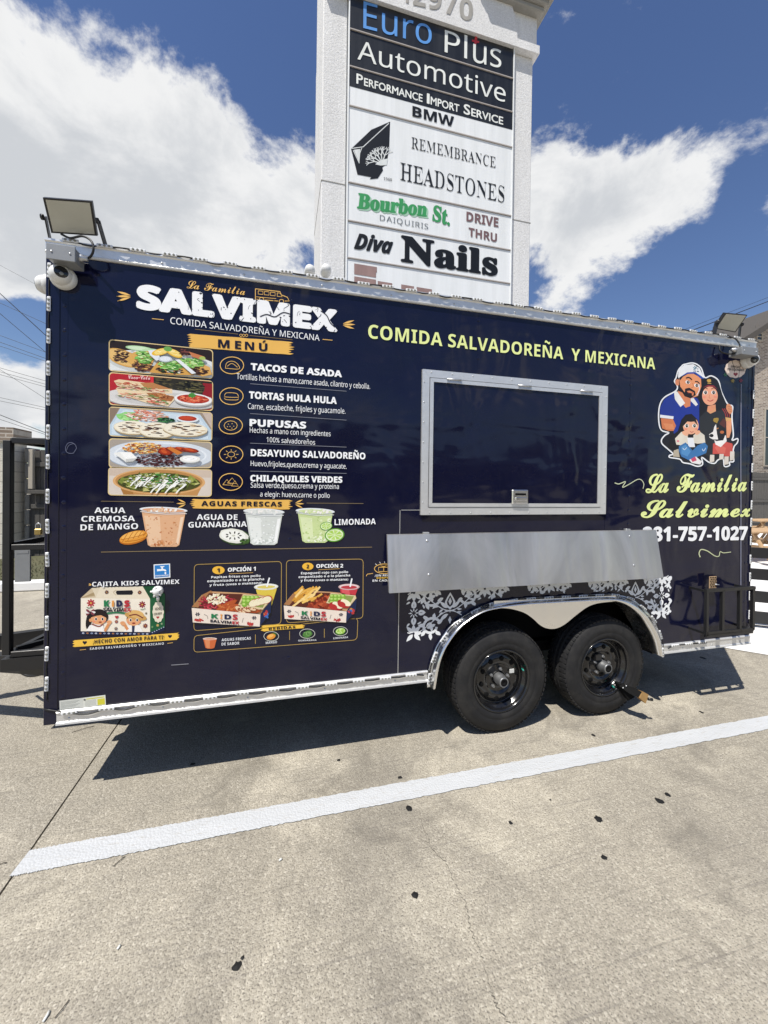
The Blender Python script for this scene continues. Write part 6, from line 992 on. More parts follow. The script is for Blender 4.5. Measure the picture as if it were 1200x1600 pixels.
TOR = ['#d9ab62', '#c98f45', '#e3bd7c', '#b77c38']
@inside
def tacos(p):
    p.ell(.5, .72, .62, .50, '#b9bcbb', n=40); p.ell(.5, .70, .60, .48, '#dfe2e1', n=40); p.ell(.5, .66, .50, .36, '#c7cbc9', n=32)
    p.scatter(.5, .5, .4, .3, 40, .02, ['#cfd4d3', '#eef0ef', '#aeb5b3'])
    p.ell(.29, .2, .13, .08, '#a9cf9c', 3); p.ell(.29, .2, .11, .06, '#cfe6c3', 3); p.ell(.4, .22, .08, .05, '#bcdcae', -8)
    p.ell(.14, .55, .15, .30, '#d6a558', -20, 24); p.ell(.13, .54, .12, .26, '#e2ba74', -20, 24); p.scatter(.13, .50, .09, .2, 55, .016, BRN)
    p.poly([(.16, .6), (.24, .34), (.38, .26), (.44, .5), (.38, .92), (.26, .84)], '#d9a95a'); p.scatter(.33, .76, .10, .17, 80, .016, BRN+['#7a4a3c'])
    p.scatter(.34, .48, .085, .2, 70, .018, GUA); p.scatter(.35, .46, .06, .15, 22, .012, ['#3f6f33', '#d8efb0'])
    p.poly([(.39, .95), (.47, .58), (.66, .52), (.82, .93), (.62, .97)], '#d4a050'); p.scatter(.58, .84, .14, .09, 70, .015, BRN+['#d9d4c8', '#3c6a35'])
    p.scatter(.60, .66, .11, .15, 90, .018, GUA); p.scatter(.6, .66, .1, .12, 20, .012, ['#d3eeb0', '#4b8a3c'])
    p.poly([(.66, .46), (.78, .38), (.97, .62), (.99, .86), (.9, .95), (.8, .88)], '#dba95c'); p.scatter(.86, .78, .09, .12, 60, .015, BRN)
    p.scatter(.80, .52, .11, .16, 85, .018, GUA); p.scatter(.8, .5, .1, .12, 20, .012, ['#d3eeb0', '#4b8a3c'])
    p.poly([(.64, .47), (.68, .45), (.84, .86), (.80, .90)], '#e6eaee'); p.poly([(.38, .25), (.47, .2), (.50, .5), (.46, .56), (.40, .4)], '#dfe4ea')
    p.ell(.545, .48, .065, .10, '#c4ccd6', 10); p.ell(.545, .47, .05, .075, '#e4e9ef', 10)
    for x in (.50, .63): p.ell(x, .26, .062, .15, '#e8b93c', 25 if x < .6 else -20, 18); p.ell(x+.006, .25, .05, .115, '#f4d980', 25 if x < .6 else -20, 18); p.scatter(x, .26, .035, .08, 8, .01, ['#f0c95a', '#fbeeb6'])
    p.ell(.57, .14, .04, .08, '#6fa653'); p.scatter(.73, .22, .05, .1, 30, .014, ['#3c2320', '#5d2f2c', '#7b443c']); p.poly([(.77, .16), (.92, .28), (.9, .4), (.8, .32)], '#c77a4e'); p.ell(.9, .34, .03, .06, '#a9bd62')
photo((28, 300), (472, 345), (472, 470), (28, 436), '#2b1f1d', tacos, 11)
@inside
def tortas(p):
    p.poly([(.42, 0), (1, 0), (1, .55), (.42, .5)], '#2f2c22'); p.scatter(.55, .2, .13, .2, 40, .02, ['#1e1c18', '#45402c', '#5b5233', '#2b2a20'])
    p.poly([(.40, 0), (.43, 0), (.43, .28), (.40, .25)], '#d8343a'); p.poly([(.9, .1), (1, .1), (1, .6), (.9, .5)], '#8f2028'); p.ell(.79, .28, .13, .26, '#3d3a2b', n=24); p.scatter(.79, .26, .12, .22, 90, .016, ['#26251c', '#565136', '#6f683f', '#15150f'])
    p.ell(.5, .74, .55, .34, '#a9a6a2', n=40); p.ell(.5, .72, .54, .33, '#d9d7d4', n=40); p.ell(.5, .72, .44, .24, '#c9c7c4', n=32)
    p.poly([(.05, .26), (.1, .20), (.40, .25), (.61, .38), (.61, .52), (.40, .56), (.36, .58), (.08, .40)], '#e6cda6'); p.poly([(.30, .26), (.42, .22), (.60, .38), (.36, .44)], '#b97f4d')
    p.scatter(.34, .46, .25, .06, 60, .012, ['#c25a48', '#8a3a30', '#e8b49a', '#7d9a58', '#f1dcc0'], 2.2, 8); p.scatter(.2, .33, .11, .05, 40, .012, ['#f0d8b4', '#cf9c68', '#b84f40'], 2, 8)
    p.poly([(.07, .48), (.34, .54), (.62, .58), (.63, .72), (.57, .94), (.40, .90), (.10, .66)], '#e9d3ae'); p.poly([(.36, .56), (.50, .53), (.63, .64), (.60, .78), (.42, .72)], '#a8683c'); p.scatter(.5, .63, .11, .08, 35, .012, ['#8f5028', '#c98b57', '#6e3a1c'])
    p.scatter(.28, .68, .18, .09, 70, .013, ['#c94d3e', '#f3e2c6', '#7a8f4d', '#e9a387', '#8d3a2c', '#d9c99a'], 2.2, 20); p.scatter(.48, .82, .1, .07, 50, .012, ['#c94d3e', '#f3e2c6', '#6f8f4d', '#e9a387', '#39301f'], 2.2, 14)
    p.ell(.81, .70, .18, .20, '#b9b6b2', n=28); p.ell(.81, .66, .18, .19, '#ecebe9', n=28); p.ell(.81, .65, .155, .14, '#b23a28', n=24); p.scatter(.81, .65, .13, .11, 60, .013, ['#d65235', '#e87a55', '#a52f22', '#ef946e'], 2.6); p.ell(.80, .54, .035, .07, '#4b8a3a', wob=.3)
photo((28, 440), (472, 478), (472, 607), (28, 580), '#b3262f', tortas, 12)
T('Coca-Cola', (112, 470), 452, (205, 474), '#f3dcd8', 'scr', tr, mp=CA, off=.0038)
@inside
def pupusas(p):
    p.poly([(0, 0), (.1, 0), (.0, .6)], '#8a7868'); p.poly([(.9, .0), (1, 0), (1, .55)], '#c3b3a6')
    p.poly([(.11, .02), (.88, .10), (1, .62), (1, 1), (0, 1), (0, .62)], '#bccfdc'); p.poly([(.14, .08), (.86, .14), (.96, .62), (.96, .93), (.03, .93), (.03, .62)], '#cddce6')
    p.ell(.2, .30, .13, .17, '#8fd07a', 20, 16, wob=.15); p.scatter(.2, .36, .12, .1, 30, .018, ['#a9e08e', '#6db35a', '#c3ecab'])
    p.scatter(.37, .24, .20, .18, 190, .012, ['#f1ddcf', '#e9a58c', '#d96a4e', '#f7eee6', '#c98f6f', '#ecc9b6'], 2.6); p.scatter(.55, .36, .09, .09, 70, .012, ['#1f4a2e', '#2f6a3c', '#14341f', '#4a8a50'], 1.8)
    p.ell(.76, .27, .11, .13, '#dfe6ea'); p.ell(.76, .26, .09, .09, '#a83520'); p.ell(.75, .25, .07, .06, '#c44a2c')
    for i, (x, y, rx, ry, sd) in enumerate(((.23, .67, .18, .23, 1), (.47, .72, .175, .27, 2), (.74, .63, .215, .24, 3))):
        p.ell(x, y+.035, rx, ry, '#a8926c', 3, 26, wob=.02); p.ell(x, y, rx, ry, '#e6dcc2', 3, 26, wob=.02); p.ell(x, y-.01, rx*.93, ry*.9, '#efe7d2', 3, 26, wob=.03)
        p.scatter(x, y, rx*.8, ry*.75, 26, .016, ['#5c4034', '#3d2a26', '#8a6a4c', '#b59468', '#4a3838'], 1.9, 5)
photo((28, 587), (470, 612), (468, 735), (28, 713), '#9a8a7a', pupusas, 13)
@inside
def desayuno(p):
    p.ell(.5, .55, .53, .54, '#9aa5b2', n=40); p.ell(.5, .54, .52, .52, '#d3dae1', n=40); p.ell(.5, .53, .45, .44, '#e4e9ee', n=40); p.ell(.5, .54, .43, .41, '#cbd3db', n=40)
    p.scatter(.52, .72, .27, .22, 330, .012, ['#3a1a1e', '#4b2428', '#2c1216', '#5f3235', '#6e4244']); p.scatter(.52, .7, .25, .2, 50, .006, ['#8d6262', '#b08a86'])
    p.scatter(.33, .30, .19, .20, 200, .013, ['#e8a33e', '#f2c46a', '#d9822c', '#f7dc9a', '#b5602a', '#8f3d22'], 1.7)
    for x, y, a in ((.57, .36, 62), (.64, .33, 42), (.72, .32, 48), (.79, .34, 50), (.55, .44, 75)): p.ell(x, y, .105, .07, '#7a2616', a, 18); p.ell(x-.004, y-.015, .095, .05, '#a8391c', a, 18); p.ell(x-.01, y-.03, .07, .025, '#c9582a', a, 12)
    p.poly([(.60, .22), (.72, .44), (.67, .52), (.57, .3)], '#d07a36')
    p.poly([(.05, .50), (.11, .46), (.22, .46), (.28, .66), (.17, .80), (.14, .72)], '#e9e9e4'); p.poly([(.11, .46), (.22, .46), (.28, .66), (.17, .70)], '#f6f6f2'); p.poly([(.17, .70), (.28, .66), (.24, .78), (.17, .80)], '#c9cac6')
    p.ell(.79, .68, .1, .14, '#b9bdbf'); p.ell(.79, .66, .1, .13, '#f0efe8'); p.ell(.79, .65, .07, .08, '#ffffff'); p.stroke([(.74, .66), (.78, .61), (.83, .65), (.79, .7)], .012, '#d9d9d0')
photo((28, 722), (468, 738), (466, 850), (28, 848), '#a69c90', desayuno, 14)
@inside
def chilaquiles(p):
    p.poly([(0, 0), (1, 0), (1, .3), (0, .3)], '#cbb9a8'); p.poly([(.08, .42), (.93, .42), (.86, .98), (.15, .98)], '#c08e56'); p.poly([(.08, .42), (.2, .5), (.25, .98), (.15, .98)], '#a9773f')
    p.ell(.49, .48, .445, .46, '#d8a870', n=48); p.ell(.49, .48, .42, .42, '#b98750', n=48); p.ell(.49, .52, .40, .36, '#4d4f26', n=40)
    for _ in range(150):
        a = p.rnd.uniform(0, 6.28); r = math.sqrt(p.rnd.random()); x, y = .49+.37*r*math.cos(a), .5+.32*r*math.sin(a); k = p.rnd.uniform(.02, .05); t = p.rnd.uniform(0, 6.28)
        p.poly([(x+k*math.cos(t+j*2.1), y+k*2.2*math.sin(t+j*2.1)) for j in range(3)], p.rnd.choice(['#7d8a3c', '#a3a95a', '#5d6a2a', '#c3c07a', '#8f9a48', '#454c22']))
    p.scatter(.49, .46, .3, .25, 170, .011, ['#f3f1e6', '#e3e3cf', '#dfe6c8', '#ffffff'], 1.5)
    for k in range(11):
        x = .25+.045*k+p.rnd.uniform(-.02, .02); y = .38+p.rnd.uniform(-.12, .2)
        p.stroke([(x+.06, y), (x+.03, y+.12), (x+.0, y+.2), (x-.03, y+.34)], (.026, .014), '#f7f7f2')
    p.scatter(.52, .38, .2, .18, 34, .014, ['#3f8a3c', '#2f6d30', '#5aa552'])
photo((26, 845), (468, 855), (466, 972), (24, 965), '#d6cbbf', chilaquiles, 15)
# --- aguas frescas
brush(388, 981, 795, 1021, 4, CA, '#e9b75c', 8, rag=18, teeth=5)
T('AGUAS FRESCAS', (422, 1010), 989, (765, 1013), '#15152a', 'bb', tr, mp=CA, sp=1.12, off=.0026)
burst(362, 1000, 8, 46, (150, 180, 210), CA, 6); burst(815, 1001, 8, 44, (-30, 0, 30), CA, 6)
rule((-5, 990), (305, 994), CA, 1.8, '#8c7a58'); rule((870, 998), (1112, 1000), CA, 1.8, '#8c7a58'); rule((203, 212), (1078, 196), CB, 1.5, '#a08a60')
for s_, a, top, b_ in (('AGUA', (182, 86), 68, (282, 86)), ('CREMOSA', (140, 114), 96, (313, 112)), ('DE MANGO', (137, 142), 123, (323, 137)), ('AGUA DE', (512, 108), 90, (644, 108)), ('GUANABANA', (485, 133), 115, (674, 130)), ('LIMONADA', (957, 125), 106, (1090, 122))):
    T(s_, a, top, b_, WHITE, 'b', tr, mp=CB)
def cup(x0, x1, y0, y1, cols, flecks, sd, sl=6):
    p = Print('drink_cup', tr, mp=CB, seed=sd); w = x1-x0; i = w*.17
    p.poly([(x0+6, y0+10), (x1-6, y0+10+sl), (x1-i, y1-6), (x1-i-10, y1), (x0+i+10, y1), (x0+i, y1-6)], cols[1])
    p.poly([(x0+14, y0+26), (x0+w*.42, y0+30), (x0+w*.46, y1-4), (x0+i+6, y1-5)], cols[2]); p.poly([(x1-22, y0+26+sl), (x1-12, y0+24+sl), (x1-i-3, y1-10), (x1-i-12, y1-6)], cols[3])
    for _ in range(46):
        t = p.rnd.uniform(.22, .98); u = p.rnd.uniform(.08, .92); xx = x0+i*t+u*(w-2*i*t); p.ell(xx, y0+(y1-y0)*t, p.rnd.uniform(1.2, 4.5), p.rnd.uniform(1, 2.6), p.rnd.choice(flecks), p.rnd.uniform(-30, 30), 6, wob=.3)
    p.scatter(x0+w/2, y1-12, w*.28, 8, 30, 3, flecks)
    p.ell(x0+w/2, y0+8, w/2+1, 10, '#c7cbce', 2.2, 28); p.ell(x0+w/2, y0+7, w/2-1, 8.4, '#e9ecee', 2.2, 28); p.ell(x0+w/2, y0+9, w/2-8, 6.6, cols[0], 2.2, 24); p.scatter(x0+w/2, y0+9, w*.36, 5, 30, 3.4, [cols[0], cols[1], cols[2], '#f3efe9'])
    p.stroke([(x0+2, y0+13), (x0+w/2, y0+21), (x1-2, y0+14+sl)], 1.6, '#f4f6f6'); return p
cup(328, 482, 68, 195, ['#d9a07a', '#dfae86', '#e8c3a0', '#eed2b6'], ['#c9844f', '#b9683a', '#e9b88e', '#d8996a'], 3).build()
cup(663, 795, 73, 189, ['#dfe2dd', '#d4d8d2', '#e6e9e4', '#f4f5f2'], ['#f3f5f2', '#c3c9c2', '#e9ece6'], 4).build()
p = cup(832, 957, 72, 182, ['#d3dfae', '#c9d99a', '#dbe6b5', '#eaf1d2'], ['#eef4d8', '#b9cf85', '#dbe8b5'], 5)
for x, y, r in ((930, 128, 20), (957, 157, 32)):
    p.ell(x, y, r, r*.68, '#5f9a2f', -8, 24); p.ell(x, y, r*.88, r*.58, '#dfeec0', -8, 24)
    for k in range(8): t = k*.7854+.2; p.poly([(x+r*.06*math.cos(t), y+r*.05*math.sin(t)), (x+r*.78*math.cos(t-.3), y+r*.5*math.sin(t-.3)), (x+r*.78*math.cos(t+.3), y+r*.5*math.sin(t+.3))], '#a9cf5c' if k % 2 else '#b9da70')
p.build()
p = Print('mango_picture', tr, mp=CB); p.ell(308, 166, 47, 20, '#b9691c', -14, 24); p.ell(308, 163, 46, 18, '#e39a3c', -14, 24); p.ell(304, 158, 36, 11, '#f0b45c', -14, 20)
for k in range(5): p.stroke([(272+k*17, 180-k*5), (282+k*17, 163-k*5), (290+k*17, 150-k*3)], 2, '#b4691f')
p.stroke([(268, 172), (310, 164), (350, 152)], 2, '#b4691f'); p.stroke([(280, 178), (318, 174), (348, 164)], 2, '#b4691f'); p.build()
p = Print('guanabana_picture', tr, mp=CB, seed=8); p.ell(636, 163, 51, 26, '#2f4a22', 8, 22, wob=.06); p.ell(632, 160, 48, 23, '#e3e3d8', 8, 24, wob=.04); p.ell(630, 159, 40, 18, '#f2f2ea', 8, 20)
for k in range(9): t = k*.698; p.ell(631+22*math.cos(t), 159+10*math.sin(t), 4.5, 2.2, '#2b2620', math.degrees(t), 8)
p.ell(631, 159, 6, 3, '#d0cfc0'); p.scatter(668, 178, 12, 6, 16, 3, ['#3d5a2a', '#4f7036', '#22361a']); p.build()
# --- fresh water sticker
p = Print('water_sticker', tr, mp=CB, off=.0012); p.poly([(373, 252), (426, 249), (427, 294), (374, 298)], '#f1f4f6'); p.poly([(376, 255), (423, 252), (424, 291), (377, 295)], '#2f7fc4')
p.poly([(384, 267), (398, 267), (398, 262), (394, 260), (394, 258), (408, 257), (408, 259), (403, 261), (403, 266), (411, 268), (415, 273), (409, 274), (405, 272), (384, 274)], '#f3f6f8'); p.ell(411, 280, 3, 4, '#f3f6f8'); p.build()
T('FRESHWATER', (379, 291), 286.5, (422, 288.5), '#eef3f7', 'b', tr, mp=CB, off=.0030)
# --- kids' meal box
KB = cv(100, 870, 6)
T('CAJITA KIDS SALVIMEX', (268, 276), 234, (1085, 250), WHITE, 'b', tr, mp=KB, off=.0046)
burst(262, 262, 2, 32, (160, 195, 215), KB, 6)
p = Print('meal_box_picture', tr, mp=KB, seed=6)
p.poly([(160, 385), (262, 292), (350, 280), (372, 300), (300, 380)], '#cbb999'); p.poly([(160, 385), (285, 330), (360, 285), (310, 360)], '#a8926e'); p.poly([(262, 292), (740, 276), (808, 392), (160, 388), (300, 378)], '#ddd0b6'); p.poly([(340, 285), (740, 276), (808, 392), (300, 382)], '#e6dac2')
p.poly([(160, 386), (808, 392), (808, 704), (160, 696)], '#efe6d4'); p.poly([(808, 392), (740, 276), (850, 272), (948, 350), (945, 660), (808, 704)], '#1e5a38'); p.poly([(740, 276), (850, 272), (800, 330), (900, 370), (808, 392)], '#17492d')
p.poly([(160, 696), (808, 704), (945, 660), (945, 690), (808, 735), (160, 727)], '#1b2140')
for k in range(16): p.ell(182+k*40, 714+k*.5, 11, 7, ['#cfd6e4', '#c0854f', '#9fb0c9'][k % 3], 0, 10); p.ell(182+k*40, 714+k*.5, 5, 3, '#1b2140', 0, 8)
for k in range(6): p.ell(830+k*21, 708-k*10, 6, 5, '#a9b6c9', 0, 8)
p.poly([(495, 316), (640, 312), (650, 330), (640, 354), (500, 354), (488, 335)], '#1a1a22'); p.stroke([(490, 310), (466, 332), (490, 358)], 5, '#c3b190')
def flower(x, y, r, c, n=8):
    for k in range(n): t = k*6.283/n; p.ell(x+r*.6*math.cos(t), y+r*.6*math.sin(t), r*.42, r*.2, c, math.degrees(t), 8)
    p.ell(x, y, r*.22, r*.22, '#e3b34a', n=8)
for x, y, r, c in ((255, 432, 40, '#b13038'), (735, 446, 34, '#8f2a38'), (403, 330, 20, '#5a3038'), (711, 332, 20, '#6a3038'), (764, 645, 24, '#7a2a38'), (490, 672, 18, '#6d6470'), (494, 606, 18, '#8d4450'), (772, 528, 11, '#555555'), (880, 640, 14, '#c9b070'), (830, 655, 14, '#4f8a60'), (918, 625, 12, '#7aa080')): flower(x, y, r, c)
p.stroke([(215, 470), (240, 478), (275, 468)], 6, '#3f7048'); p.stroke([(720, 490), (742, 492), (765, 480)], 5, '#3f7048')
def heart(q, x, y, r, c): q.poly([(x+r*1.0*(16*math.sin(t)**3)/16, y-r*(13*math.cos(t)-5*math.cos(2*t)-2*math.cos(3*t)-math.cos(4*t))/16) for t in [i*6.283/20 for i in range(20)]], c)
heart(p, 498, 563, 18, '#b0343c')
pts = [(885+52*(1+.05*math.cos(12*t))*math.cos(t), 515+98*(1+.05*math.cos(12*t))*math.sin(t)) for t in [i*6.283/48 for i in range(48)]]; p.poly(pts, '#e6dcc6'); heart(p, 882, 566, 15, '#a8343c')
p.stroke([(400, 530), (495, 520), (590, 530)], 16, '#2f7a50')
# girl and boy waving (generic printed children)
p.ell(235, 600, 26, 80, '#201a1c', 8, 18); p.poly([(210, 692), (245, 640), (300, 618), (370, 640), (385, 700)], '#f4f0ea'); p.poly([(375, 690), (395, 650), (415, 615), (440, 625), (420, 660), (395, 700)], '#d9925e'); p.ell(428, 612, 24, 20, '#e0a070', 0, 12, wob=.18)
p.ell(330, 560, 88, 72, '#241c1e', 0, 26); p.ell(328, 580, 72, 54, '#e3a574', 0, 26); p.poly([(258, 565), (270, 520), (330, 508), (395, 530), (402, 570), (350, 545), (310, 550)], '#241c1e'); p.ell(252, 592, 14, 16, '#dd9c6a')
for x in (303, 364): p.ell(x, 580, 13, 15, '#f5efe8', 0, 12); p.ell(x+1, 581, 9, 12, '#2a1a18', 0, 12)
p.ell(343, 610, 16, 7, '#8f2f2c', 0, 12); p.ell(285, 605, 12, 7, '#e58a70'); p.ell(382, 604, 10, 7, '#e58a70'); p.stroke([(265, 628), (330, 650), (372, 628)], 14, '#8f5a52')
for a in (-40, 0, 40, 140, 180, 220): t = math.radians(a); p.ell(250+26*math.cos(t), 518+18*math.sin(t), 24, 11, '#ece7e2' if a in (0, 180) else '#7c3a44', a, 12)
p.ell(250, 518, 9, 8, '#3a2a2c')
p.poly([(560, 700), (600, 645), (655, 628), (710, 640), (745, 702)], '#f1eee9'); p.poly([(640, 640), (668, 640), (662, 704), (640, 704)], '#2b3350'); p.poly([(590, 690), (565, 650), (545, 622), (570, 606), (590, 640), (612, 672)], '#d9925e'); p.ell(556, 620, 25, 20, '#e0a070', 0, 12, wob=.18)
p.ell(655, 590, 68, 54, '#e3a574', 0, 26); p.poly([(588, 585), (600, 545), (655, 530), (715, 545), (722, 590), (700, 560), (620, 555)], '#241c1e')
p.ell(675, 556, 105, 34, '#c79a58', 12, 26); p.ell(680, 535, 72, 36, '#dcb06c', 10, 24); p.stroke([(615, 548), (680, 540), (745, 572)], 12, '#7a3a30')
for x in (627, 688): p.ell(x, 590, 13, 15, '#f5efe8', 0, 12); p.ell(x+1, 591, 9, 12, '#2a1a18', 0, 12)
p.ell(657, 620, 17, 8, '#8f2f2c', 0, 12); p.ell(605, 612, 10, 6, '#e58a70'); p.ell(712, 612, 10, 6, '#e58a70')
p.build()
for s_, a, b_, c in (('K', (378, 466), (432, 466), '#1f7a4c'), ('i', (452, 466), (474, 466), '#e0984a'), ('D', (494, 466), (552, 466), '#20264a'), ('S', (568, 467), (620, 467), '#b8303a')): T(s_, a, 404 if s_ != 'i' else 410, b_, c, 'h', tr, mp=KB, off=.0046)
T('SALVIM', (372, 510), 474, (562, 511), '#20202e', 'xx', tr, mp=KB, off=.0046); T('EX', (568, 511), 475, (632, 512), '#b8303a', 'xx', tr, mp=KB, off=.0046)
T('HECHO', (856, 498), 474, (906, 494), '#3a3a34', 'b', tr, mp=KB, off=.0046); T('CON AMOR', (845, 545), 524, (920, 535), '#3a3a34', 'b', tr, mp=KB, off=.0046)
p = Print('brush_banner', tr, mp=KB, seed=3)
pts = [(105+96*k, 780-6.8*k) for k in range(11)]+[(1080, 708), (1062, 722), (1085, 730), (1066, 742), (1083, 750), (1060, 772)]+[(1060-96*k, 776+6.8*k) for k in range(11)]+[(82, 836), (104, 822), (80, 812), (100, 800), (84, 790)]
p.poly(pts, '#efc14c'); heart(p, 197, 803, 21, '#17172b'); heart(p, 995, 744, 19, '#17172b'); p.build()
T('¡HECHO CON AMOR PARA TI!', (275, 812), 776, (940, 768), '#17172b', 'b', tr, mp=KB, off=.0030, sp=1.1)
T('SABOR SALVADOREÑO Y MEXICANO', (245, 870), 849, (938, 820), '#e4e6ea', 'b', tr, mp=KB, sp=1.2)
rule((150, 872), (208, 866), KB, 4, GOLD); rule((970, 810), (1022, 803), KB, 4, GOLD)
# --- two meal options
def rrect(mp, TL, TR, BR, BL, r, w, col='#b99a58', name='rounded_frame'):
    q = [Vector((*c, 0)) for c in (TL, TR, BR, BL)]; pts = []
    for i in range(4):
        a, c, d = q[i-1], q[i], q[(i+1) % 4]; u = (a-c).normalized()*r; v_ = (d-c).normalized()*r
        for k in range(5):
            t = k/4; pts.append((c+u*(1-t)**2+v_*t**2)[:2])
    Print(name, tr, mp=mp).stroke(pts, w, col, False, True).build()
O1 = cv(290, 860, 7.0588); O2 = cv(430, 860, 5.714)
rrect(O1, (97, 155), (1058, 120), (1052, 810), (92, 885), 45, 6); rrect(O2, (100, 88), (785, 76), (782, 604), (100, 645), 36, 5); rrect(O1, (95, 940), (1900, 745), (1890, 985), (92, 1122), 45, 6)
for mp, x, y, rx, ry, s_ in ((O1, 363, 217, 68, 44, '1'), (O2, 291, 142, 50, 33, '2')):
    Print('number_disc', tr, mp=mp).ell(x, y, rx, ry, '#efb942', 0, 26).build(); T(s_, (x-rx*.24, y+ry*.5), y-ry*.5, (x+rx*.22, y+ry*.5), '#17172b', 'x', tr, mp=mp, off=.0030)
for mp, rows in ((O1, (('OPCIÓN 1', (466, 234), 190, (774, 222), 'bb'), ('Papitas fritas con pollo', (284, 306), 282, (828, 288), 'b'), ('empanizado o a la plancha', (240, 350), 324, (866, 326), 'b'), ('y fruta (uvas o manzana)', (264, 393), 368, (845, 366), 'b'))),
                 (O2, (('OPCIÓN 2', (366, 155), 122, (606, 152), 'bb'), ('Espagueti rojo con pollo', (230, 212), 192, (650, 200), 'b'), ('empanizado o a la plancha', (208, 246), 226, (668, 230), 'b'), ('y fruta (uvas o manzana)', (226, 277), 257, (650, 266), 'b')))):
    for s_, a, top, b_, st in rows: T(s_, a, top, b_, WHITE, st, tr, mp=mp)
rule((480, 258), (745, 244), O1, 4, GOLD); rule((384, 172), (575, 162), O2, 3, GOLD)
def tray(mp, k, sp_, sd, dx=0, dy=0):
    p = Print('meal_tray_picture', tr, mp=lambda x, y: mp(x*k+dx, y*k+dy), seed=sd)
    if sp_:      # lemonade
        p.poly([(775, 400), (1010, 400), (950, 605), (830, 610)], '#c9b13e'); p.poly([(775, 430), (1005, 425), (950, 600), (830, 606)], '#dcc34c'); p.ell(888, 400, 134, 36, '#dcdcd6', -2, 28); p.ell(888, 396, 120, 26, '#f0f0ea', -2, 28); p.ell(888, 402, 100, 18, '#d9c86a', -2, 24); p.stroke([(895, 400), (925, 300)], 16, '#f1f3f4')
    p.poly([(70, 620), (180, 490), (280, 450), (640, 468), (800, 485), (935, 510), (945, 545), (825, 700)], '#c99a70'); p.poly([(70, 620), (190, 485), (280, 440), (300, 460), (140, 630)], '#a8764c'); p.poly([(130, 640), (260, 470), (630, 480), (580, 600), (800, 690)], '#5a2a20')
    if sp_:
        for _ in range(70): x, y = p.rnd.uniform(180, 520), p.rnd.uniform(520, 640); a = p.rnd.uniform(0, 6.28); p.stroke([(x, y), (x+40*math.cos(a), y+20*math.sin(a)), (x+60*math.cos(a+1), y+30*math.sin(a+1))], 9, p.rnd.choice(['#c2394a', '#a82a3c', '#d85a62', '#8f2032']))
        p.scatter(340, 540, 110, 55, 70, 8, ['#f2e6c6', '#f7efd9', '#e9d9ae'], 2)
    else:
        for _ in range(30):
            x, y = p.rnd.uniform(200, 470), p.rnd.uniform(440, 610); a = p.rnd.uniform(-.9, -.2); p.stroke([(x-60*math.cos(a), y-60*math.sin(a)), (x+75*math.cos(a), y+75*math.sin(a))], 23, p.rnd.choice(['#e3ac4c', '#f0c46a', '#cf9236', '#f4d38c']), False)
    mc = ['#b4552c', '#c9703c', '#9a4322', '#d98a50'] if sp_ else ['#8f3320', '#a8452a', '#6f2416', '#c05c38']
    for x, y, rx, ry, a in ((450, 610, 140, 34, -28), (490, 640, 110, 46, -18), (640, 655, 100, 50, -12), (730, 640, 105, 45, 12)):
        if sp_ or x < 600: p.ell(x, y, rx, ry, mc[2], a, 20, wob=.06); p.ell(x, y-6, rx*.92, ry*.8, mc[0], a, 20, wob=.06); p.scatter(x, y-5, rx*.7, ry*.5, 26, 8, mc)
    if sp_:
        for i in range(4): p.ell(610+i*58, 655-i*14, 70, 34, '#8a4a2c', 30, 16); p.ell(605+i*58, 650-i*14, 64, 28, '#e8caa4', 30, 16); p.scatter(610+i*58, 652-i*14, 40, 16, 6, 8, ['#a85a3a', '#7a3a24'])
    else: p.scatter(600, 600, 160, 80, 120, 17, mc)
    p.poly([(580, 600), (640, 480), (930, 510), (940, 545), (850, 650)], '#d9c79c'); p.poly([(600, 590), (650, 492), (915, 520), (850, 630)], '#8d9a52')
    for i in range(9): p.ell(650+(i % 4)*45, 520+(i//4)*38, 30, 26, '#7fae3a', 0, 14); p.ell(644+(i % 4)*45, 512+(i//4)*38, 17, 13, '#b9d873', 0, 10)
    if sp_:
        for i in range(4): p.ell(760+i*46, 575-i*12, 62, 42, '#b43a34', -20, 18); p.ell(754+i*46, 578-i*12, 56, 37, '#f0e6c4', -20, 18)
    else:
        for x, y in ((690, 640), (790, 610)): p.ell(x, y, 80, 48, '#a82a2a', 20, 18); p.ell(x+25, y-14, 66, 34, '#f2e8c8', 28, 16); p.ell(x-25, y+8, 50, 34, '#b93432', 20, 16)
    p.poly([(70, 630), (825, 702), (818, 836), (82, 790)], '#eadccd'); p.poly([(825, 702), (945, 545), (940, 680), (818, 836)], '#1f2a4c'); p.scatter(880, 700, 30, 45, 12, 11, ['#b4383c', '#3d6ab0', '#c9843c'])
    for x, y in ((150, 765), (715, 805)):
        p.scatter(x, y, 42, 12, 14, 9, ['#c2443c', '#a8343a']); p.stroke([(x-30, y-8), (x-44, y-26)], 9, '#4a4a50', taper=True); p.stroke([(x, y-12), (x+2, y-40)], 10, '#38383e', taper=True); p.stroke([(x+28, y-6), (x+48, y-24)], 9, '#4a4a50', taper=True)
    for x, y in ((135, 700), (757, 740)):
        for q in range(6): t = q*1.047; p.ell(x+17*math.cos(t), y+13*math.sin(t), 11, 6, '#3a3444', math.degrees(t), 8)
    p.stroke([(205, 700), (240, 720), (248, 750)], 5, '#8a8078'); p.stroke([(640, 740), (632, 760), (625, 790)], 5, '#8a8078'); p.build()
    f = lambda x, y: mp(x*k+dx, y*k+dy)
    for s_, a, b_, c in (('K', (285, 745), (362, 749), '#1f7a4c'), ('I', (384, 750), (408, 751), '#e0984a'), ('D', (430, 753), (506, 757), '#20264a'), ('S', (520, 760), (576, 763), '#b8303a')): T(s_, a, 694 if s_ == 'K' else 700, b_, c, 'xx', tr, mp=f, off=.0066)
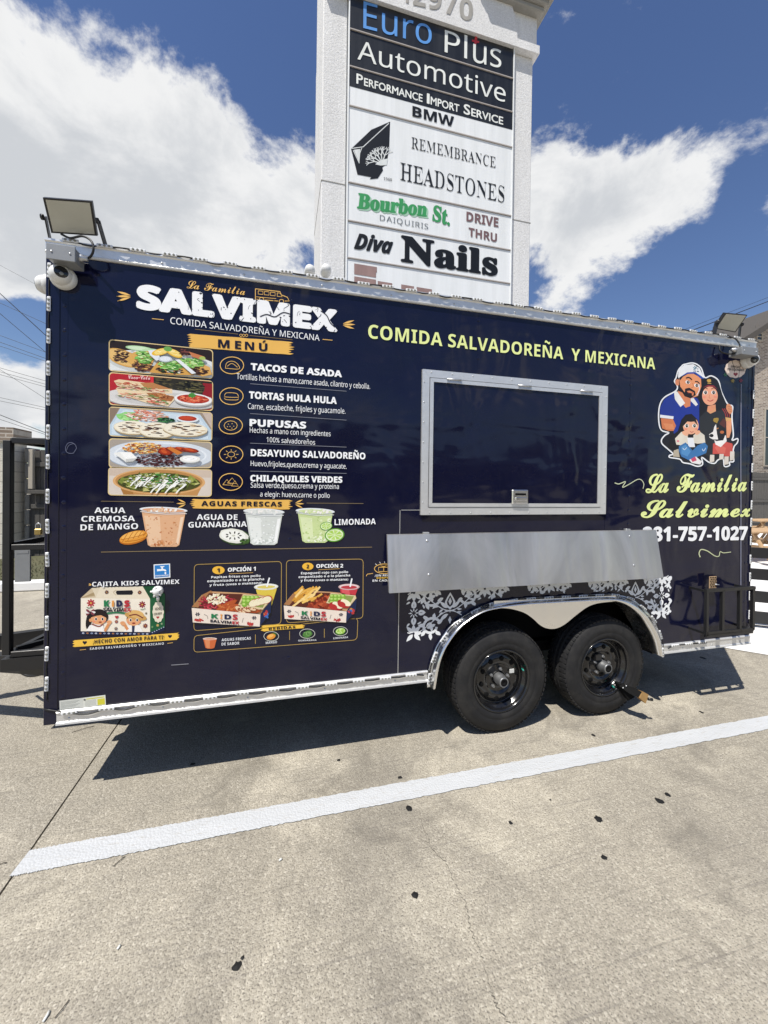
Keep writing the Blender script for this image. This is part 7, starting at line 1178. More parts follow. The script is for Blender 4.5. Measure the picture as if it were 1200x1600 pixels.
    T('SALVIM', (272, 786), 756, (508, 806), '#20202e', 'xx', tr, mp=f, off=.0066); T('EX', (516, 808), 776, (592, 812), '#b8303a', 'xx', tr, mp=f, off=.0066)
tray(O1, 1.0, True, 21); 
p = Print('red_drink_picture', tr, mp=O2, seed=2); p.poly([(578, 345), (735, 345), (706, 425), (690, 440), (585, 380)], '#c33a44'); p.poly([(590, 350), (660, 352), (668, 400), (598, 380)], '#d85a60'); p.ell(658, 325, 95, 28, '#c9a9a8', 0, 26); p.ell(658, 322, 84, 20, '#e6cfcd', 0, 26); p.ell(658, 328, 72, 15, '#b93a44', 0, 22); p.stroke([(668, 325), (684, 250)], 13, '#f1f3f4'); p.build()
tray(O2, .742, False, 22, 24, 22)
p = Print('brush_banner', tr, mp=O2, seed=5); p.poly([(-5, 660), (120, 660), (255, 655), (240, 664), (268, 672), (245, 682), (262, 692), (150, 700), (-6, 712), (-100, 722), (-130, 712), (-112, 702), (-140, 694), (-110, 684), (-125, 676), (-100, 670)], '#efc14c'); p.build()
T('BEBIDAS', (-58, 708), 686, (180, 692), '#17172b', 'bb', tr, mp=O2, off=.0030, sp=1.15)
T('AGUAS FRESCAS', (398, 1000), 970, (720, 980), '#e9ebee', 'b', tr, mp=O1, sp=1.08); T('DE SABOR', (398, 1046), 1016, (594, 1034), '#e9ebee', 'b', tr, mp=O1, sp=1.08)
p = Print('drink_icon', tr, mp=O1, seed=4); p.poly([(195, 975), (343, 975), (318, 1072), (290, 1082), (245, 1082), (220, 1072)], '#c9683c'); p.poly([(210, 985), (268, 985), (268, 1076), (232, 1072)], '#d98a5c'); p.ell(269, 972, 78, 14, '#e6d6cc', 0, 22); p.ell(269, 974, 64, 8, '#d08a62'); p.build()
for mp, x, y, rx, ry, s_, lb, rb, ty, kd in ((O1, 945, 945, 82, 52, 'MANGO', (884, 1030), (1008, 1020), 1004, 0), (O2, 286, 742, 68, 42, 'GUANÁBANA', (205, 810), (368, 804), 796, 1), (O2, 582, 720, 63, 40, 'LIMONADA', (518, 790), (650, 780), 774, 2)):
    p = Print('fruit_icon', tr, mp=mp, seed=kd); p.stroke([(x+rx*math.cos(k*.2618), y+ry*math.sin(k*.2618)) for k in range(24)], rx*.07, '#cfd0c6', False, True)
    if kd == 0: p.ell(x+22, y-10, 36, 26, '#3f6a2c', -30); p.ell(x-2, y+4, 50, 30, '#e0943a', -18); p.ell(x-8, y-4, 34, 16, '#f0b860', -18)
    elif kd == 1: p.ell(x+2, y+4, 44, 30, '#4f7f3c', -20, 20, wob=.06); p.scatter(x, y, 32, 20, 26, 3.5, ['#2f5526', '#86b06a', '#6a9a50'])
    else: p.ell(x, y, 46, 30, '#5f9a2f', -10); p.ell(x, y-2, 40, 24, '#cfe69a', -10); p.scatter(x, y-2, 26, 15, 14, 7, ['#a9cf5c', '#97c04a'])
    p.build(); T(s_, lb, ty, rb, '#dfe2e6', 'b', tr, mp=mp, sp=1.05)
for mp, a, b_ in ((O1, (770, 925), (770, 1028)), (O2, (128, 720), (128, 798)), (O2, (438, 698), (438, 778))): rule(a, b_, mp, 6 if mp is O1 else 4.5, '#b99a58')
# gift note partly behind the shelf
p = Print('gift_icon', tr, mp=O2); x, y = 975, 163; p.stroke([(x+90*math.cos(k*.2618), y+43*math.sin(k*.2618)) for k in range(24)], 6, GOLD, False, True); p.stroke([(922, 150), (1030, 150), (1030, 188), (922, 188)], 5, GOLD, False, True); p.stroke([(968, 140), (968, 188)], 5, GOLD, False); p.stroke([(968, 148), (940, 136), (968, 142), (995, 134), (968, 148)], 5, GOLD)
for a, b_ in (((893, 118), (906, 128)), ((930, 102), (940, 116)), ((975, 98), (976, 112)), ((1020, 104), (1012, 118))): p.stroke([a, b_], 5, '#e9e9e9', False)
p.stroke([(812, 230), (822, 212), (845, 208), (872, 204)], 5, GOLD); p.build()
T('¡UN REGALO', (888, 232), 214, (1086, 228), WHITE, 'b', tr, mp=O2); T('SORPRESA', (902, 252), 236, (1078, 250), '#efc14c', 'b', tr, mp=O2); T('EN CADA CAJITA', (868, 278), 260, (1150, 272), WHITE, 'b', tr, mp=O2)
# paper label at the foot of the panel
LB = cv(60, 1040, 4)
p = Print('warning_label', tr, mp=LB, off=.0014); p.poly([(133, 218), (420, 181), (424, 244), (135, 276)], '#c9cbc4'); p.poly([(282, 200), (420, 182), (423, 242), (284, 258)], '#d9dad0'); p.poly([(300, 205), (412, 191), (413, 197), (301, 211)], '#c6c23a'); p.poly([(370, 208), (416, 201), (418, 240), (372, 246)], '#cfc840')
for k in range(7): p.stroke([(142, 228+k*7), (150+110*(1-.1*(k % 3)), 215+k*6.8)], 1.6, '#70736e', False)
for k in range(6): p.stroke([(292, 218+k*6.5), (362, 210+k*6.3)], 1.6, '#8a8c86', False)
p.ell(291, 212, 7, 6, '#5a5d5a'); p.build()
rule((430, 577), (486, 573), CB, 2.2, '#8f9098', 'scratch')
p = Print('scuff_ring', tr); p.stroke([(111+8.5*math.cos(k*.6283)+random.Random(k).uniform(-1, 1), 700+8.5*math.sin(k*.6283)) for k in range(10)], .7, '#70748a', True, True); p.stroke([(104, 704), (108, 696), (116, 693)], .6, '#70748a'); p.build()
# --- right side: slogan, family picture, name and telephone number
CD = cv(400, 380, 2.857); CE = cv(960, 470, 5); CF = cv(960, 720, 4.704)
T('COMIDA SALVADOREÑA  Y MEXICANA', (575, 528.5), 507, (1023, 577.5), LIME, 'b', tr, sp=1.02)
T('La Familia', (225, 240), 96, (968, 226), LIME, 'scrb', tr, mp=CF)
T('Salvimex', (190, 422), 288, (1003, 414), LIME, 'scrb', tr, mp=CF)
T('281-757-1027', (203, 594), 484, (975, 582), WHITE, 'xx', tr, mp=CF)
p = Print('flourish', tr, mp=CF); p.stroke([(0, 162), (30, 170), (72, 154), (78, 158), (58, 195), (110, 170), (165, 138), (195, 140), (214, 170), (208, 205)], (7, 5), '#c9d0b0'); p.build()
p = Print('flourish', tr, mp=CF); p.stroke([(628, 708), (620, 680), (635, 652), (680, 662), (735, 698), (765, 700), (775, 668), (800, 676), (855, 670)], (8, 5), '#c9cfa6'); p.build()
GF = cv(1020, 560, 7.5)
p = Print('family_picture', tr, mp=GF, seed=3)
# white cut-out contour behind everything
cont = [(350, 75), (470, 55), (560, 110), (605, 225), (680, 205), (765, 260), (800, 390), (870, 530), (930, 560), (925, 640), (925, 720), (940, 900), (925, 960), (990, 940), (985, 990), (950, 1030), (935, 1110), (945, 1205), (895, 1215), (895, 1255), (835, 1265), (820, 1180), (760, 1190), (720, 1230), (650, 1215), (570, 1160), (580, 1240), (520, 1265), (430, 1235), (350, 1220), (310, 1180), (195, 1160), (195, 1135), (235, 1120), (170, 1060), (105, 1000), (100, 950), (140, 900), (185, 870), (95, 840), (65, 720), (75, 560), (130, 460), (260, 385), (285, 330), (250, 270), (270, 225), (295, 140)]
cc_ = [q[:2] for q in bezier([(x, y, 0) for x, y in cont+cont[:1]], 4)]; p.poly(cc_[:-1], '#211e24'); p.stroke(cc_, 15, '#eef0f2', False)
# man: cap, face, beard, blue polo
p.poly([(85, 690), (80, 580), (130, 480), (240, 405), (330, 400), (520, 470), (600, 620), (560, 900), (240, 880), (240, 710)], '#25378f'); p.poly([(82, 660), (240, 680), (236, 712), (80, 695)], '#e6e8ec'); p.poly([(90, 700), (232, 712), (268, 790), (240, 850), (180, 850), (105, 820)], '#cf7a4e'); p.poly([(120, 760), (230, 770), (250, 830), (150, 830)], '#dc8c5e')
p.poly([(290, 380), (440, 440), (435, 560), (380, 580), (300, 470)], '#d5835a'); p.poly([(245, 400), (280, 385), (375, 525), (320, 570), (255, 480)], '#eceae6'); p.poly([(440, 470), (475, 465), (525, 540), (500, 560), (440, 500)], '#e3e1dd')
p.ell(286, 282, 28, 38, '#d98a62', 0, 14); p.poly([(305, 200), (420, 150), (560, 230), (565, 330), (525, 440), (440, 470), (370, 440), (305, 340)], '#e39668')
p.poly([(303, 225), (318, 330), (370, 400), (375, 355), (420, 345), (490, 385), (500, 430), (440, 470), (370, 445), (305, 345)], '#241a1a'); p.poly([(385, 372), (430, 365), (478, 398), (470, 440), (420, 415)], '#d5835a'); p.poly([(372, 360), (425, 345), (492, 385), (485, 405), (430, 378), (380, 385)], '#2a1d1c'); p.stroke([(405, 398), (440, 412), (470, 400)], 9, '#b2483c'); p.ell(435, 418, 22, 12, '#241a1a', 15)
for x, y in ((406, 280), (508, 318)): p.ell(x, y, 28, 21, '#f3f0ec', 18, 14); p.ell(x+4, y, 17, 19, '#3a2a1c', 0, 12); p.ell(x+6, y-3, 5, 5, '#efe9e0')
p.stroke([(385, 232), (420, 225), (455, 252)], 15, '#2a1c18'); p.stroke([(490, 272), (520, 275), (545, 300)], 13, '#2a1c18'); p.stroke([(462, 290), (470, 335), (445, 345)], 6, '#c0704c')
p.poly([(290, 210), (300, 135), (360, 80), (470, 68), (545, 115), (590, 215), (595, 240), (500, 170), (400, 165), (320, 215), (298, 235)], '#e9eaec'); p.poly([(320, 215), (400, 165), (490, 160), (560, 205), (600, 240), (560, 240), (490, 180), (410, 182)], '#2b4aa0'); p.poly([(305, 228), (330, 212), (410, 180), (350, 215), (315, 260)], '#1d1d2a')
for k in range(14): p.ell(498+random.Random(k).uniform(-34, 34), 125+random.Random(k+50).uniform(-30, 30), 10, 5, ['#2f5570', '#5a8aa0', '#1f3a50', '#3f7a8a'][k % 4], k*37, 8)
p.stroke([(535, 300), (540, 370), (510, 435)], 9, '#dfe3ea')
# woman: black cap, long dark hair, black shirt
p.poly([(560, 380), (600, 260), (680, 222), (770, 290), (810, 420), (870, 560), (900, 700), (850, 740), (640, 900), (540, 820), (540, 560)], '#1d1a1d'); p.poly([(545, 690), (620, 620), (740, 620), (850, 590), (900, 720), (850, 960), (680, 1160), (560, 1120), (540, 860)], '#2c2c2f'); p.poly([(640, 560), (730, 540), (735, 620), (670, 650), (630, 620)], '#dd9570')
p.ell(665, 440, 92, 110, '#eba684', 0, 26); p.poly([(565, 360), (600, 270), (690, 235), (760, 300), (768, 390), (740, 330), (660, 315), (590, 350)], '#201d20'); p.poly([(580, 345), (640, 312), (710, 318), (755, 365), (700, 335), (640, 330)], '#8f2f34')
for x in (612, 706): p.ell(x, 400, 27, 23, '#f3f0ec', 0, 14); p.ell(x+2, 400, 17, 21, '#30211c', 0, 12); p.ell(x+5, 395, 5, 5, '#efe9e0')
p.stroke([(585, 365), (610, 348), (640, 360)], 7, '#3a2620'); p.stroke([(680, 360), (710, 348), (738, 366)], 7, '#3a2620'); p.stroke([(635, 488), (668, 502), (705, 485)], 10, '#bf4a48'); p.ell(600, 455, 20, 13, '#ec8f78'); p.ell(728, 450, 20, 13, '#ec8f78'); p.stroke([(660, 430), (655, 462), (672, 466)], 5, '#c87a5c')
p.ell(655, 262, 24, 20, '#c9a04c', 0, 10, wob=.2); p.stroke([(635, 290), (680, 296)], 9, '#c9a04c'); p.stroke([(640, 600), (660, 632), (700, 625), (725, 590)], 6, '#d9b36a')
for k in range(3): p.stroke([(808+k*22, 590-k*4), (840+k*22, 640), (852+k*22, 690)], 6, '#c23a34')
p.poly([(845, 690), (915, 700), (918, 730), (850, 735)], '#d9a869'); p.poly([(855, 735), (918, 730), (915, 850), (890, 930), (860, 930)], '#e09a72'); p.ell(892, 590, 34, 60, '#dd9468', -18, 14)
for k in range(4): p.stroke([(870+k*6, 560+k*28), (915, 575+k*26)], 9, '#c77a52')
# girl: fringe, white cardigan, blue jeans
p.poly([(330, 720), (380, 660), (450, 650), (520, 720), (530, 860), (470, 900), (330, 1000), (250, 1060), (180, 1050), (200, 920), (290, 850)], '#1f1a1c'); p.ell(440, 790, 92, 100, '#eeb08e', 0, 26); p.poly([(345, 800), (350, 720), (410, 670), (490, 690), (525, 790), (480, 740), (440, 745), (400, 740)], '#221c1e')
for x in (392, 482): p.ell(x, 790, 26, 22, '#f3f0ec', 0, 14); p.ell(x+2, 790, 16, 20, '#2f3a2c', 0, 12); p.ell(x+5, 785, 5, 5, '#efe9e0')
p.stroke([(430, 856), (450, 866), (472, 856)], 8, '#c05a54'); p.ell(382, 830, 18, 11, '#ec8f78'); p.ell(505, 828, 16, 11, '#ec8f78')
p.poly([(255, 940), (330, 860), (400, 890), (420, 1000), (330, 1020), (270, 1010)], '#ddd5c5'); p.poly([(470, 900), (540, 855), (600, 900), (610, 990), (520, 1000), (470, 990)], '#ddd5c5'); p.poly([(400, 930), (470, 930), (490, 1040), (410, 1040)], '#e9eaee'); p.ell(375, 880, 40, 24, '#eeb08e', 30); p.ell(520, 870, 34, 22, '#eeb08e', -35); p.ell(290, 970, 16, 12, '#d9808a'); 
p.poly([(300, 1030), (380, 985), (460, 1080), (520, 1020), (600, 985), (640, 1030), (620, 1110), (500, 1160), (420, 1195), (330, 1150), (298, 1080)], '#3f74ab'); p.poly([(330, 1040), (380, 1010), (440, 1090), (400, 1150), (330, 1120)], '#558ec2'); p.stroke([(345, 1050), (365, 1070), (392, 1045)], 6, '#dfe9f2'); p.stroke([(572, 1060), (590, 1085), (615, 1050)], 6, '#dfe9f2')
p.poly([(240, 1080), (295, 1060), (310, 1160), (230, 1150)], '#b8ad98'); p.poly([(420, 1190), (500, 1150), (570, 1210), (550, 1245), (450, 1225)], '#e9e6e4'); p.poly([(440, 1180), (490, 1150), (510, 1195), (460, 1215)], '#c94a68')
# dog in a red shirt
p.poly([(700, 1000), (790, 960), (930, 1000), (930, 1100), (880, 1160), (780, 1120), (695, 1120)], '#c8534a'); p.poly([(720, 1040), (780, 1010), (850, 1050), (840, 1110), (760, 1110)], '#d66a5c'); p.poly([(715, 960), (850, 900), (860, 970), (790, 1040), (730, 1010)], '#e9e6e2')
p.poly([(690, 860), (720, 790), (780, 760), (830, 790), (850, 880), (820, 960), (740, 970), (700, 950)], '#231f20'); p.poly([(770, 770), (820, 700), (850, 720), (845, 820)], '#5a2f2a'); p.poly([(715, 800), (735, 770), (745, 880), (760, 950), (700, 950), (660, 930), (655, 890), (700, 860)], '#ece8e4'); p.ell(682, 905, 24, 20, '#1c191a'); p.ell(750, 840, 12, 11, '#2a2422'); p.ell(752, 822, 16, 7, '#b87a4a', -20); p.ell(805, 865, 24, 18, '#b8693c')
for x, y, h in ((690, 1130, 90), (800, 1120, 70), (858, 1150, 100), (925, 1090, 110)): p.poly([(x-25, y), (x+25, y), (x+24, y+h-12), (x-30, y+h)], '#d9d0c4')
p.stroke([(930, 1010), (960, 990), (985, 955)], (30, 10), '#2a2628'); p.ell(735, 725, 30, 36, '#a88a3c', 0, 10, wob=.3); p.build()
p = Print('speech_cloud', tr, mp=CE, seed=2)
pts = [(942+78*(1+.06*abs(math.cos(6*t)))*math.cos(t), 534+66*(1+.08*abs(math.cos(6*t)))*math.sin(t)) for t in [i*6.283/60 for i in range(60)]]; p.poly(pts, '#e9d6c8'); heart(p, 944, 575, 17, '#8f2430')
for x, y, c in ((865, 578, '#2f5a44'), (922, 626, '#a89248'), (985, 624, '#8a3444')):
    for k in range(6): t = k*1.047; p.ell(x+9*math.cos(t), y+9*math.sin(t), 7, 3.5, c, math.degrees(t), 8)
p.stroke([(915, 470), (935, 530), (935, 560)], 3.5, '#2a2a34'); p.stroke([(990, 485), (975, 540), (968, 600)], 3, '#2a2a34'); p.build()
T('¡GRACIAS', (905, 522), 504, (975, 528), '#3f3a3a', 'b', tr, mp=CE); T('POR ESCUCHARNOS!', (880, 544), 526, (1012, 552), '#3f3a3a', 'b', tr, mp=CE)
Print('cloud_string', tr).stroke([(1157.5, 600), (1157, 700), (1157.2, 800), (1157, 917)], 1.5, '#7d7f90').build()
# --- damask band between shelf and wheels
def damask():
    p = Print('damask_pattern', tr, off=.0010); C = '#eef0f1'
    s0 = at(646, 990, 0); s1 = at(646, 926, 0); x0 = s0.x; z2, z1 = s0.z, s1.z; z0 = (z1+z2)/2; h = z1-z0; a_ = at(703, 954, 0).x-x0; xa, xb = at(633, 960, 0).x, at(1050, 940, 0).x; zmax = at(1046, 897, 0).z
    def ok(P):
        for x, z in P:
            if x < xa or x > xb or z < s0.z-h*.42 or z > zmax: return False
            for i in range(NF-1):
                if OUT3[i].x <= x <= OUT3[i+1].x and z < OUT3[i].z+.012: return False
        return True
    def shape(P):
        if not ok(P): return
        o = len(p.v); p.v += [Vector((x, -.001-p.k*3e-6, z)) for x, z in P]; p.f.append(tuple(range(o, o+len(P)))); p.c.append(lin(C)); p.k += 1
    def leaf(x, z, l, w, ang, bend=0.0):
        n = 7; Lp, Rp = [], []
        for i in range(n+1):
            t = i/n; aa = ang+bend*(t-.5); px = x+l*t*math.cos(ang+bend*t*.5); pz = z+l*t*math.sin(ang+bend*t*.5); ww = w*1.05*math.sin(math.pi*t**.8)/2
            nx, nz = -math.sin(aa), math.cos(aa); Lp.append((px+nx*ww, pz+nz*ww)); Rp.append((px-nx*ww, pz-nz*ww))
        shape(Lp+Rp[::-1][1:-1])
    def line(P, w):
        for i in range(len(P)-1):
            (x, z), (x2, z2_) = P[i], P[i+1]; d = math.hypot(x2-x, z2_-z) or 1; nx, nz = -(z2_-z)/d*w/2, (x2-x)/d*w/2
            shape([(x+nx, z+nz), (x2+nx, z2_+nz), (x2-nx, z2_-nz), (x-nx, z-nz)])
    R = math.radians
    def tulip(x, z, s):       # drop-shaped outline with a diamond inside, s=+1 up, -1 down
        L = h*.92
        for sg in (-1, 1):
            o_ = [(x+sg*L*.0, z+s*L*.06), (x+sg*L*.26, z+s*L*.26), (x+sg*L*.31, z+s*L*.48), (x+sg*L*.17, z+s*L*.74), (x, z+s*L*1.0)]; i_ = [(x, z+s*L*.84), (x+sg*L*.10, z+s*L*.68), (x+sg*L*.19, z+s*L*.48), (x+sg*L*.15, z+s*L*.32), (x, z+s*L*.2)]
            shape(o_+i_)
            leaf(x+sg*L*.10, z+s*L*.18, L*.62, L*.20, R(90-68*sg)*s if s > 0 else -R(90-68*sg), .5*sg*s)
        shape([(x, z+s*L*.30), (x+L*.10, z+s*L*.50), (x, z+s*L*.72), (x-L*.10, z+s*L*.50)])
        for sg in (-1, 1):     # scrolling acanthus either side
            cx, cz = x+sg*a_*.52, z+s*h*.72; r = h*.40
            P = [(cx+sg*r*math.cos(t)*(1-.09*t), cz+s*r*.9*math.sin(t)*(1-.09*t)) for t in [-2.6+i*.4 for i in range(15)]]; line(P, h*.13)
            for i in range(0, 13, 2):
                t = -2.6+i*.42; leaf(cx+sg*r*math.cos(t)*.9, cz+s*r*.85*math.sin(t), h*.34, h*.21, math.atan2(s*math.sin(t-.5), sg*math.cos(t-.5)), .8)
            for t in (.4, 1.9, 3.4, 4.9): leaf(cx, cz, h*.24, h*.15, t)
    def star(x, z):
        for k in range(8): leaf(x+math.cos(k*R(45))*h*.05, z+math.sin(k*R(45))*h*.05, h*(.46 if k % 2 else .40), h*.19, k*R(45)+.001)
    def quatre(x, z):
        for k in range(4):
            t = k*R(90); leaf(x+math.cos(t)*h*.08, z+math.sin(t)*h*.08, h*.2, h*.06, t)
            for sg in (-1, 1): leaf(x+math.cos(t)*h*.26, z+math.sin(t)*h*.26, h*.36, h*.2, t+sg*.75, -sg*1.6); leaf(x+math.cos(t+sg*.35)*h*.55, z+math.sin(t+sg*.35)*h*.55, h*.22, h*.11, t+sg*1.4, 1.0)
            leaf(x+math.cos(t+.785)*h*.06, z+math.sin(t+.785)*h*.06, h*.22, h*.05, t+.785)
    n = int((xb-x0)/(2*a_))+2
    Z0, Z1, Z2 = z0, z1, z2
    for k in range(-2, 2*n):
        row, k = k % 2, k//2; z0, z1, z2 = (q+2*h*row for q in (Z0, Z1, Z2))
        X = x0+k*2*a_
        star(X, z1); star(X, z2); quatre(X, z0)
        B_ = X+a_; tulip(B_, z0, 1); tulip(B_, z0, -1); leaf(B_-h*.3, z0, h*.6, h*.07, 0); leaf(B_, z0-h*.1, h*.2, h*.05, R(90))
        for (za, sg) in ((z1, 1), (z2, -1)):
            for sx in (-1, 1):
                P = [(X+sx*a_*t, za+(z0-za)*(3*t*t-2*t**3)) for t in [i/12 for i in range(1, 13)]]; line(P, h*.045)
                for t in (.45, .62, .8): leaf(X+sx*a_*t, za+(z0-za)*(3*t*t-2*t**3)-sg*h*.03, h*.26, h*.1, R(180 if sx > 0 else 0)-sg*sx*.9 if False else (R(200) if sx > 0 else R(-20)), .5)
    tag(p.build(), kind='stuff')
damask()

# ------------------------------------------------------------------ tall pylon sign behind the trailer
YP = 2.9; PS = cv(480, 0, 3)
def PX(x, y): return at(*PS(x, y), YP)
xl, xr = PX(188, 700).x, PX(962, 800).x; xc0, xc1 = 1.63, at(832, 300, YP).x; DEP = 1.25
pl = thing('pylon_sign', Vector(((xc0+xc1)/2, YP+DEP/2, 0)), 'tall white stucco pylon sign with stacked business panels behind the trailer', 'sign')
def pz(x, y): return PX(x, y).z
ztop = 9.6
zf = at(*PS(1010, 226), YP-.05).z
B().box((xc0, YP+.04, 0), (xl-.01, YP+DEP, zf), .012).build('column', D['stucco'], pl); B().box((xr+.01, YP+.04, 0), (xc1, YP+DEP, zf), .012).build('column', D['stucco'], pl)
B().box((xl-.01, YP+.06, 0), (xr+.01, YP+DEP-.05, zf+.3)).build('sign_cabinet', D['stucco'], pl)
zs = (pz(190, 845)+pz(960, 1030))/2
for x0_, x1_ in ((xc0-.004, xl-.012), (xr+.012, xc1+.004)): B().box((x0_, YP+.036, zs-.005), (x1_, YP+DEP-.02, zs+.005)).build('column_joint', D['trim'], pl)
# head with arched face and moulded corner
zh0 = zf; xh0, xh1 = xc0+.004, xc1+.05
n = 24; arc = []
za, zb_ = pz(965, 165)-.02, 9.3
cx = (xl+xr)/2; R_ = (xr-xl)/2+.02
arc = [(cx+R_*math.cos(math.pi*k/n), zh0+.12+R_*.92*math.sin(math.pi*k/n)) for k in range(n+1)]
v = [(xh0, YP-.05, zh0), (xh1, YP-.05, zh0)]+[(xh1, YP-.05, zh0+.12)]+[(x, YP-.05, z) for x, z in arc]+[(xh0, YP-.05, zh0+.12)]
m = len(v); v2 = [(x, YP+DEP+.05, z) for x, y, z in v]
mesh('arched_face', v+v2, [tuple(range(m)), tuple(range(m, 2*m))[::-1]]+[(i, (i+1) % m, m+(i+1) % m, m+i) for i in range(m)], D['stucco'], pl)
B().box((xh0+.002, YP+.0, zh0+.1), (xh1-.02, YP+DEP-.01, ztop)).build('head_block', D['stucco2'] if 'stucco2' in D else D['stucco'], pl)
zc = PX(1080, 92).z
b = B()
for k, (o_, z0_, z1_) in enumerate(((.05, .0, .07), (.10, .07, .14), (.17, .14, .30))): b.box((cx+.62, YP-.06-o_, zc+z0_), (xh1-.02+o_, YP+DEP+o_, zc+z1_), .012)
b.build('cornice', D['trim'], pl)
# sign panels: top and bottom given at the left end
rows = [(-22, 130, 'faceb'), (137, 304, 'faceb'), (314, 491, 'face'), (497, 850, 'face'), (858, 1030, 'face'), (1038, 1205, 'face'), (1212, 1560, 'face')]
PN = []
for y0, y1, mt in rows:
    z1_, z0_ = pz(190, y0), pz(190, y1)
    PN.append(B().box((xl+.015, YP-.004, z0_), (xr-.015, YP+.05, z1_), .003).build('sign_panel', D[mt], pl))
for k in range(6):
    zz = pz(190, (rows[k][1]+rows[k+1][0])/2); B().box((xl+.004, YP-.016, zz-.008), (xr-.004, YP+.04, zz+.008), .002).build('retainer_strip', D['retain'], pl)
for x in (xl+.002, xr-.012): B().box((x-.004, YP-.018, 3), (x+.012, YP+.04, zf), .002).build('retainer_strip', D['face'], pl)
z1_, z0_ = pz(190, 314), pz(190, 402); pb = B().box((xl+.016, YP-.0065, z0_), (xr-.016, YP-.0035, z1_)).build('black_band', D['faceb'], PN[2])
def ST(s_, a, top, b_, c, sty, k, off=.0085, **kw): T(s_, a, top, b_, c, sty, PN[k], Y=YP, off=off, mat='sign', mp=PS, **kw)
ST('Euro', (262, 134), 8, (582, 215), '#5f9be0', 'n', 0); ST('Pl', (643, 246), 142, (748, 278), '#eceee8', 'n', 0); ST('us', (776, 292), 178, (908, 322), '#eceee8', 'n', 0)
Print('red_cross', PN[0], Y=YP, off=.0075, mat='sign', mp=PS).poly([(772, 188), (783, 190), (786, 172), (796, 174), (795, 193), (806, 196), (804, 205), (793, 203), (792, 212), (780, 210), (782, 200), (771, 197)], '#c9343a').build()
ST('Automotive', (235, 280), 188, (928, 482), '#eef0ea', 'n', 1)
def smallcaps(s_, a, top, b_, c, k, sc=.78):
    n = len(s_); words = []; cur = ''; tot = sum((1.0 if ch.isupper() else .35 if ch == ' ' else sc) for ch in s_); pos = 0; out = []
    i = 0
    while i < n:
        big = s_[i].isupper()
        if s_[i] == ' ': pos += .42; i += 1; continue
        j = i+1
        if not big:
            while j < n and s_[j].islower(): j += 1
        w = sum((.5 if ch == 'I' else 1.0 if ch.isupper() else (.42 if ch == 'i' else sc)) for ch in s_[i:j]); out.append((s_[i:j].upper(), pos, pos+w-.14, big)); pos += w; i = j
    for t, p0, p1, big in out:
        f = lambda q: (a[0]+(b_[0]-a[0])*q/(pos-.14), a[1]+(b_[1]-a[1])*q/(pos-.14)); A_, B_ = f(p0), f(p1); h = a[1]-top
        ST(t, A_, A_[1]-h*(1 if big else sc), B_, c, 'humb', k)
smallcaps('Performance Import Service', (230, 394), 346, (917, 588), '#f0f2ec', 2)
ST('BMW', (492, 547), 498, (687, 597), '#101214', 'x', 2)
ST('REMEMBRANCE', (487, 697), 644, (882, 789), '#23262a', 'ser', 3, sp=1.05); ST('HEADSTONES', (435, 845), 763, (922, 952), '#1b1e22', 'ser', 3); ST('1960', (358, 845), 832, (396, 852), '#1b1e22', 'ser', 3)
p = Print('headstone_emblem', PN[3], Y=YP, off=.0070, mat='sign', mp=PS, seed=5); p.poly([(388, 572), (384, 690), (372, 770), (352, 785), (355, 800), (330, 838), (292, 842), (300, 832), (235, 820), (205, 700), (300, 610)], '#131518')
p.stroke([(208, 698), (262, 690), (382, 580)], 4, '#dfe2e0', False); p.stroke([(215, 706), (244, 768), (246, 720), (256, 694)], 3.4, '#dfe2e0', False); p.poly([(218, 704), (248, 700), (244, 764)], '#dfe2e0')
def branch(x, y, a, l, w, d):
    x2, y2 = x+l*math.cos(a), y+l*math.sin(a); p.stroke([(x, y), (x2, y2)], w, '#e3e6e4', False)
    if d: 
        for da in (-.55, .05, .6): branch(x2, y2, a+da+p.rnd.uniform(-.2, .2), l*.68, w*.7, d-1)
for a0 in (-2.9, -2.5, -2.1, -1.7, -1.3): branch(352, 768, a0, 38, 5, 2)
p.poly([(318, 772), (345, 752), (378, 745), (372, 775), (345, 778)], '#e3e6e4'); p.build()
ST('Bourbon', (232, 978), 905, (560, 1018), '#3f9a5c', 'nails', 4, shear=.1); ST('St.', (585, 1035), 958, (668, 1062), '#3f9a5c', 'nails', 4, shear=.1); ST('Bourbon', (240, 986), 913, (568, 1026), '#a8d0b4', 'nails', 4, off=.0065, shear=.1)
ST('DAIQUIRIS', (340, 1034), 1008, (566, 1077), '#70777c', 'n', 4, sp=1.15); ST('DRIVE', (745, 1038), 993, (895, 1067), '#7b5f60', 'x', 4); ST('THRU', (755, 1108), 1067, (888, 1137), '#7b5f60', 'x', 4)
ST('Diva', (218, 1168), 1092, (402, 1194), '#121416', 'ii', 5, shear=.18); ST('Nails', (437, 1228), 1102, (892, 1298), '#0f1113', 'nails', 5)
p = Print('faded_letters', PN[6], Y=YP, off=.0070, mat='sign', mp=PS)
for x0_, y0_, x1_, y1_ in ((220, 1236, 326, 1262), (220, 1262, 322, 1286), (220, 1296, 322, 1336), (220, 1336, 262, 1380), (330, 1318, 398, 1340), (328, 1350, 396, 1386), (440, 1334, 500, 1366), (434, 1372, 506, 1400), (512, 1346, 584, 1366), (512, 1374, 584, 1410)):
    s = .16; p.poly([(x0_, y0_), (x1_, y0_+(x1_-x0_)*s), (x1_, y1_+(x1_-x0_)*s), (x0_, y1_)], '#9a7f79')
tag(p.build(), kind='stuff')
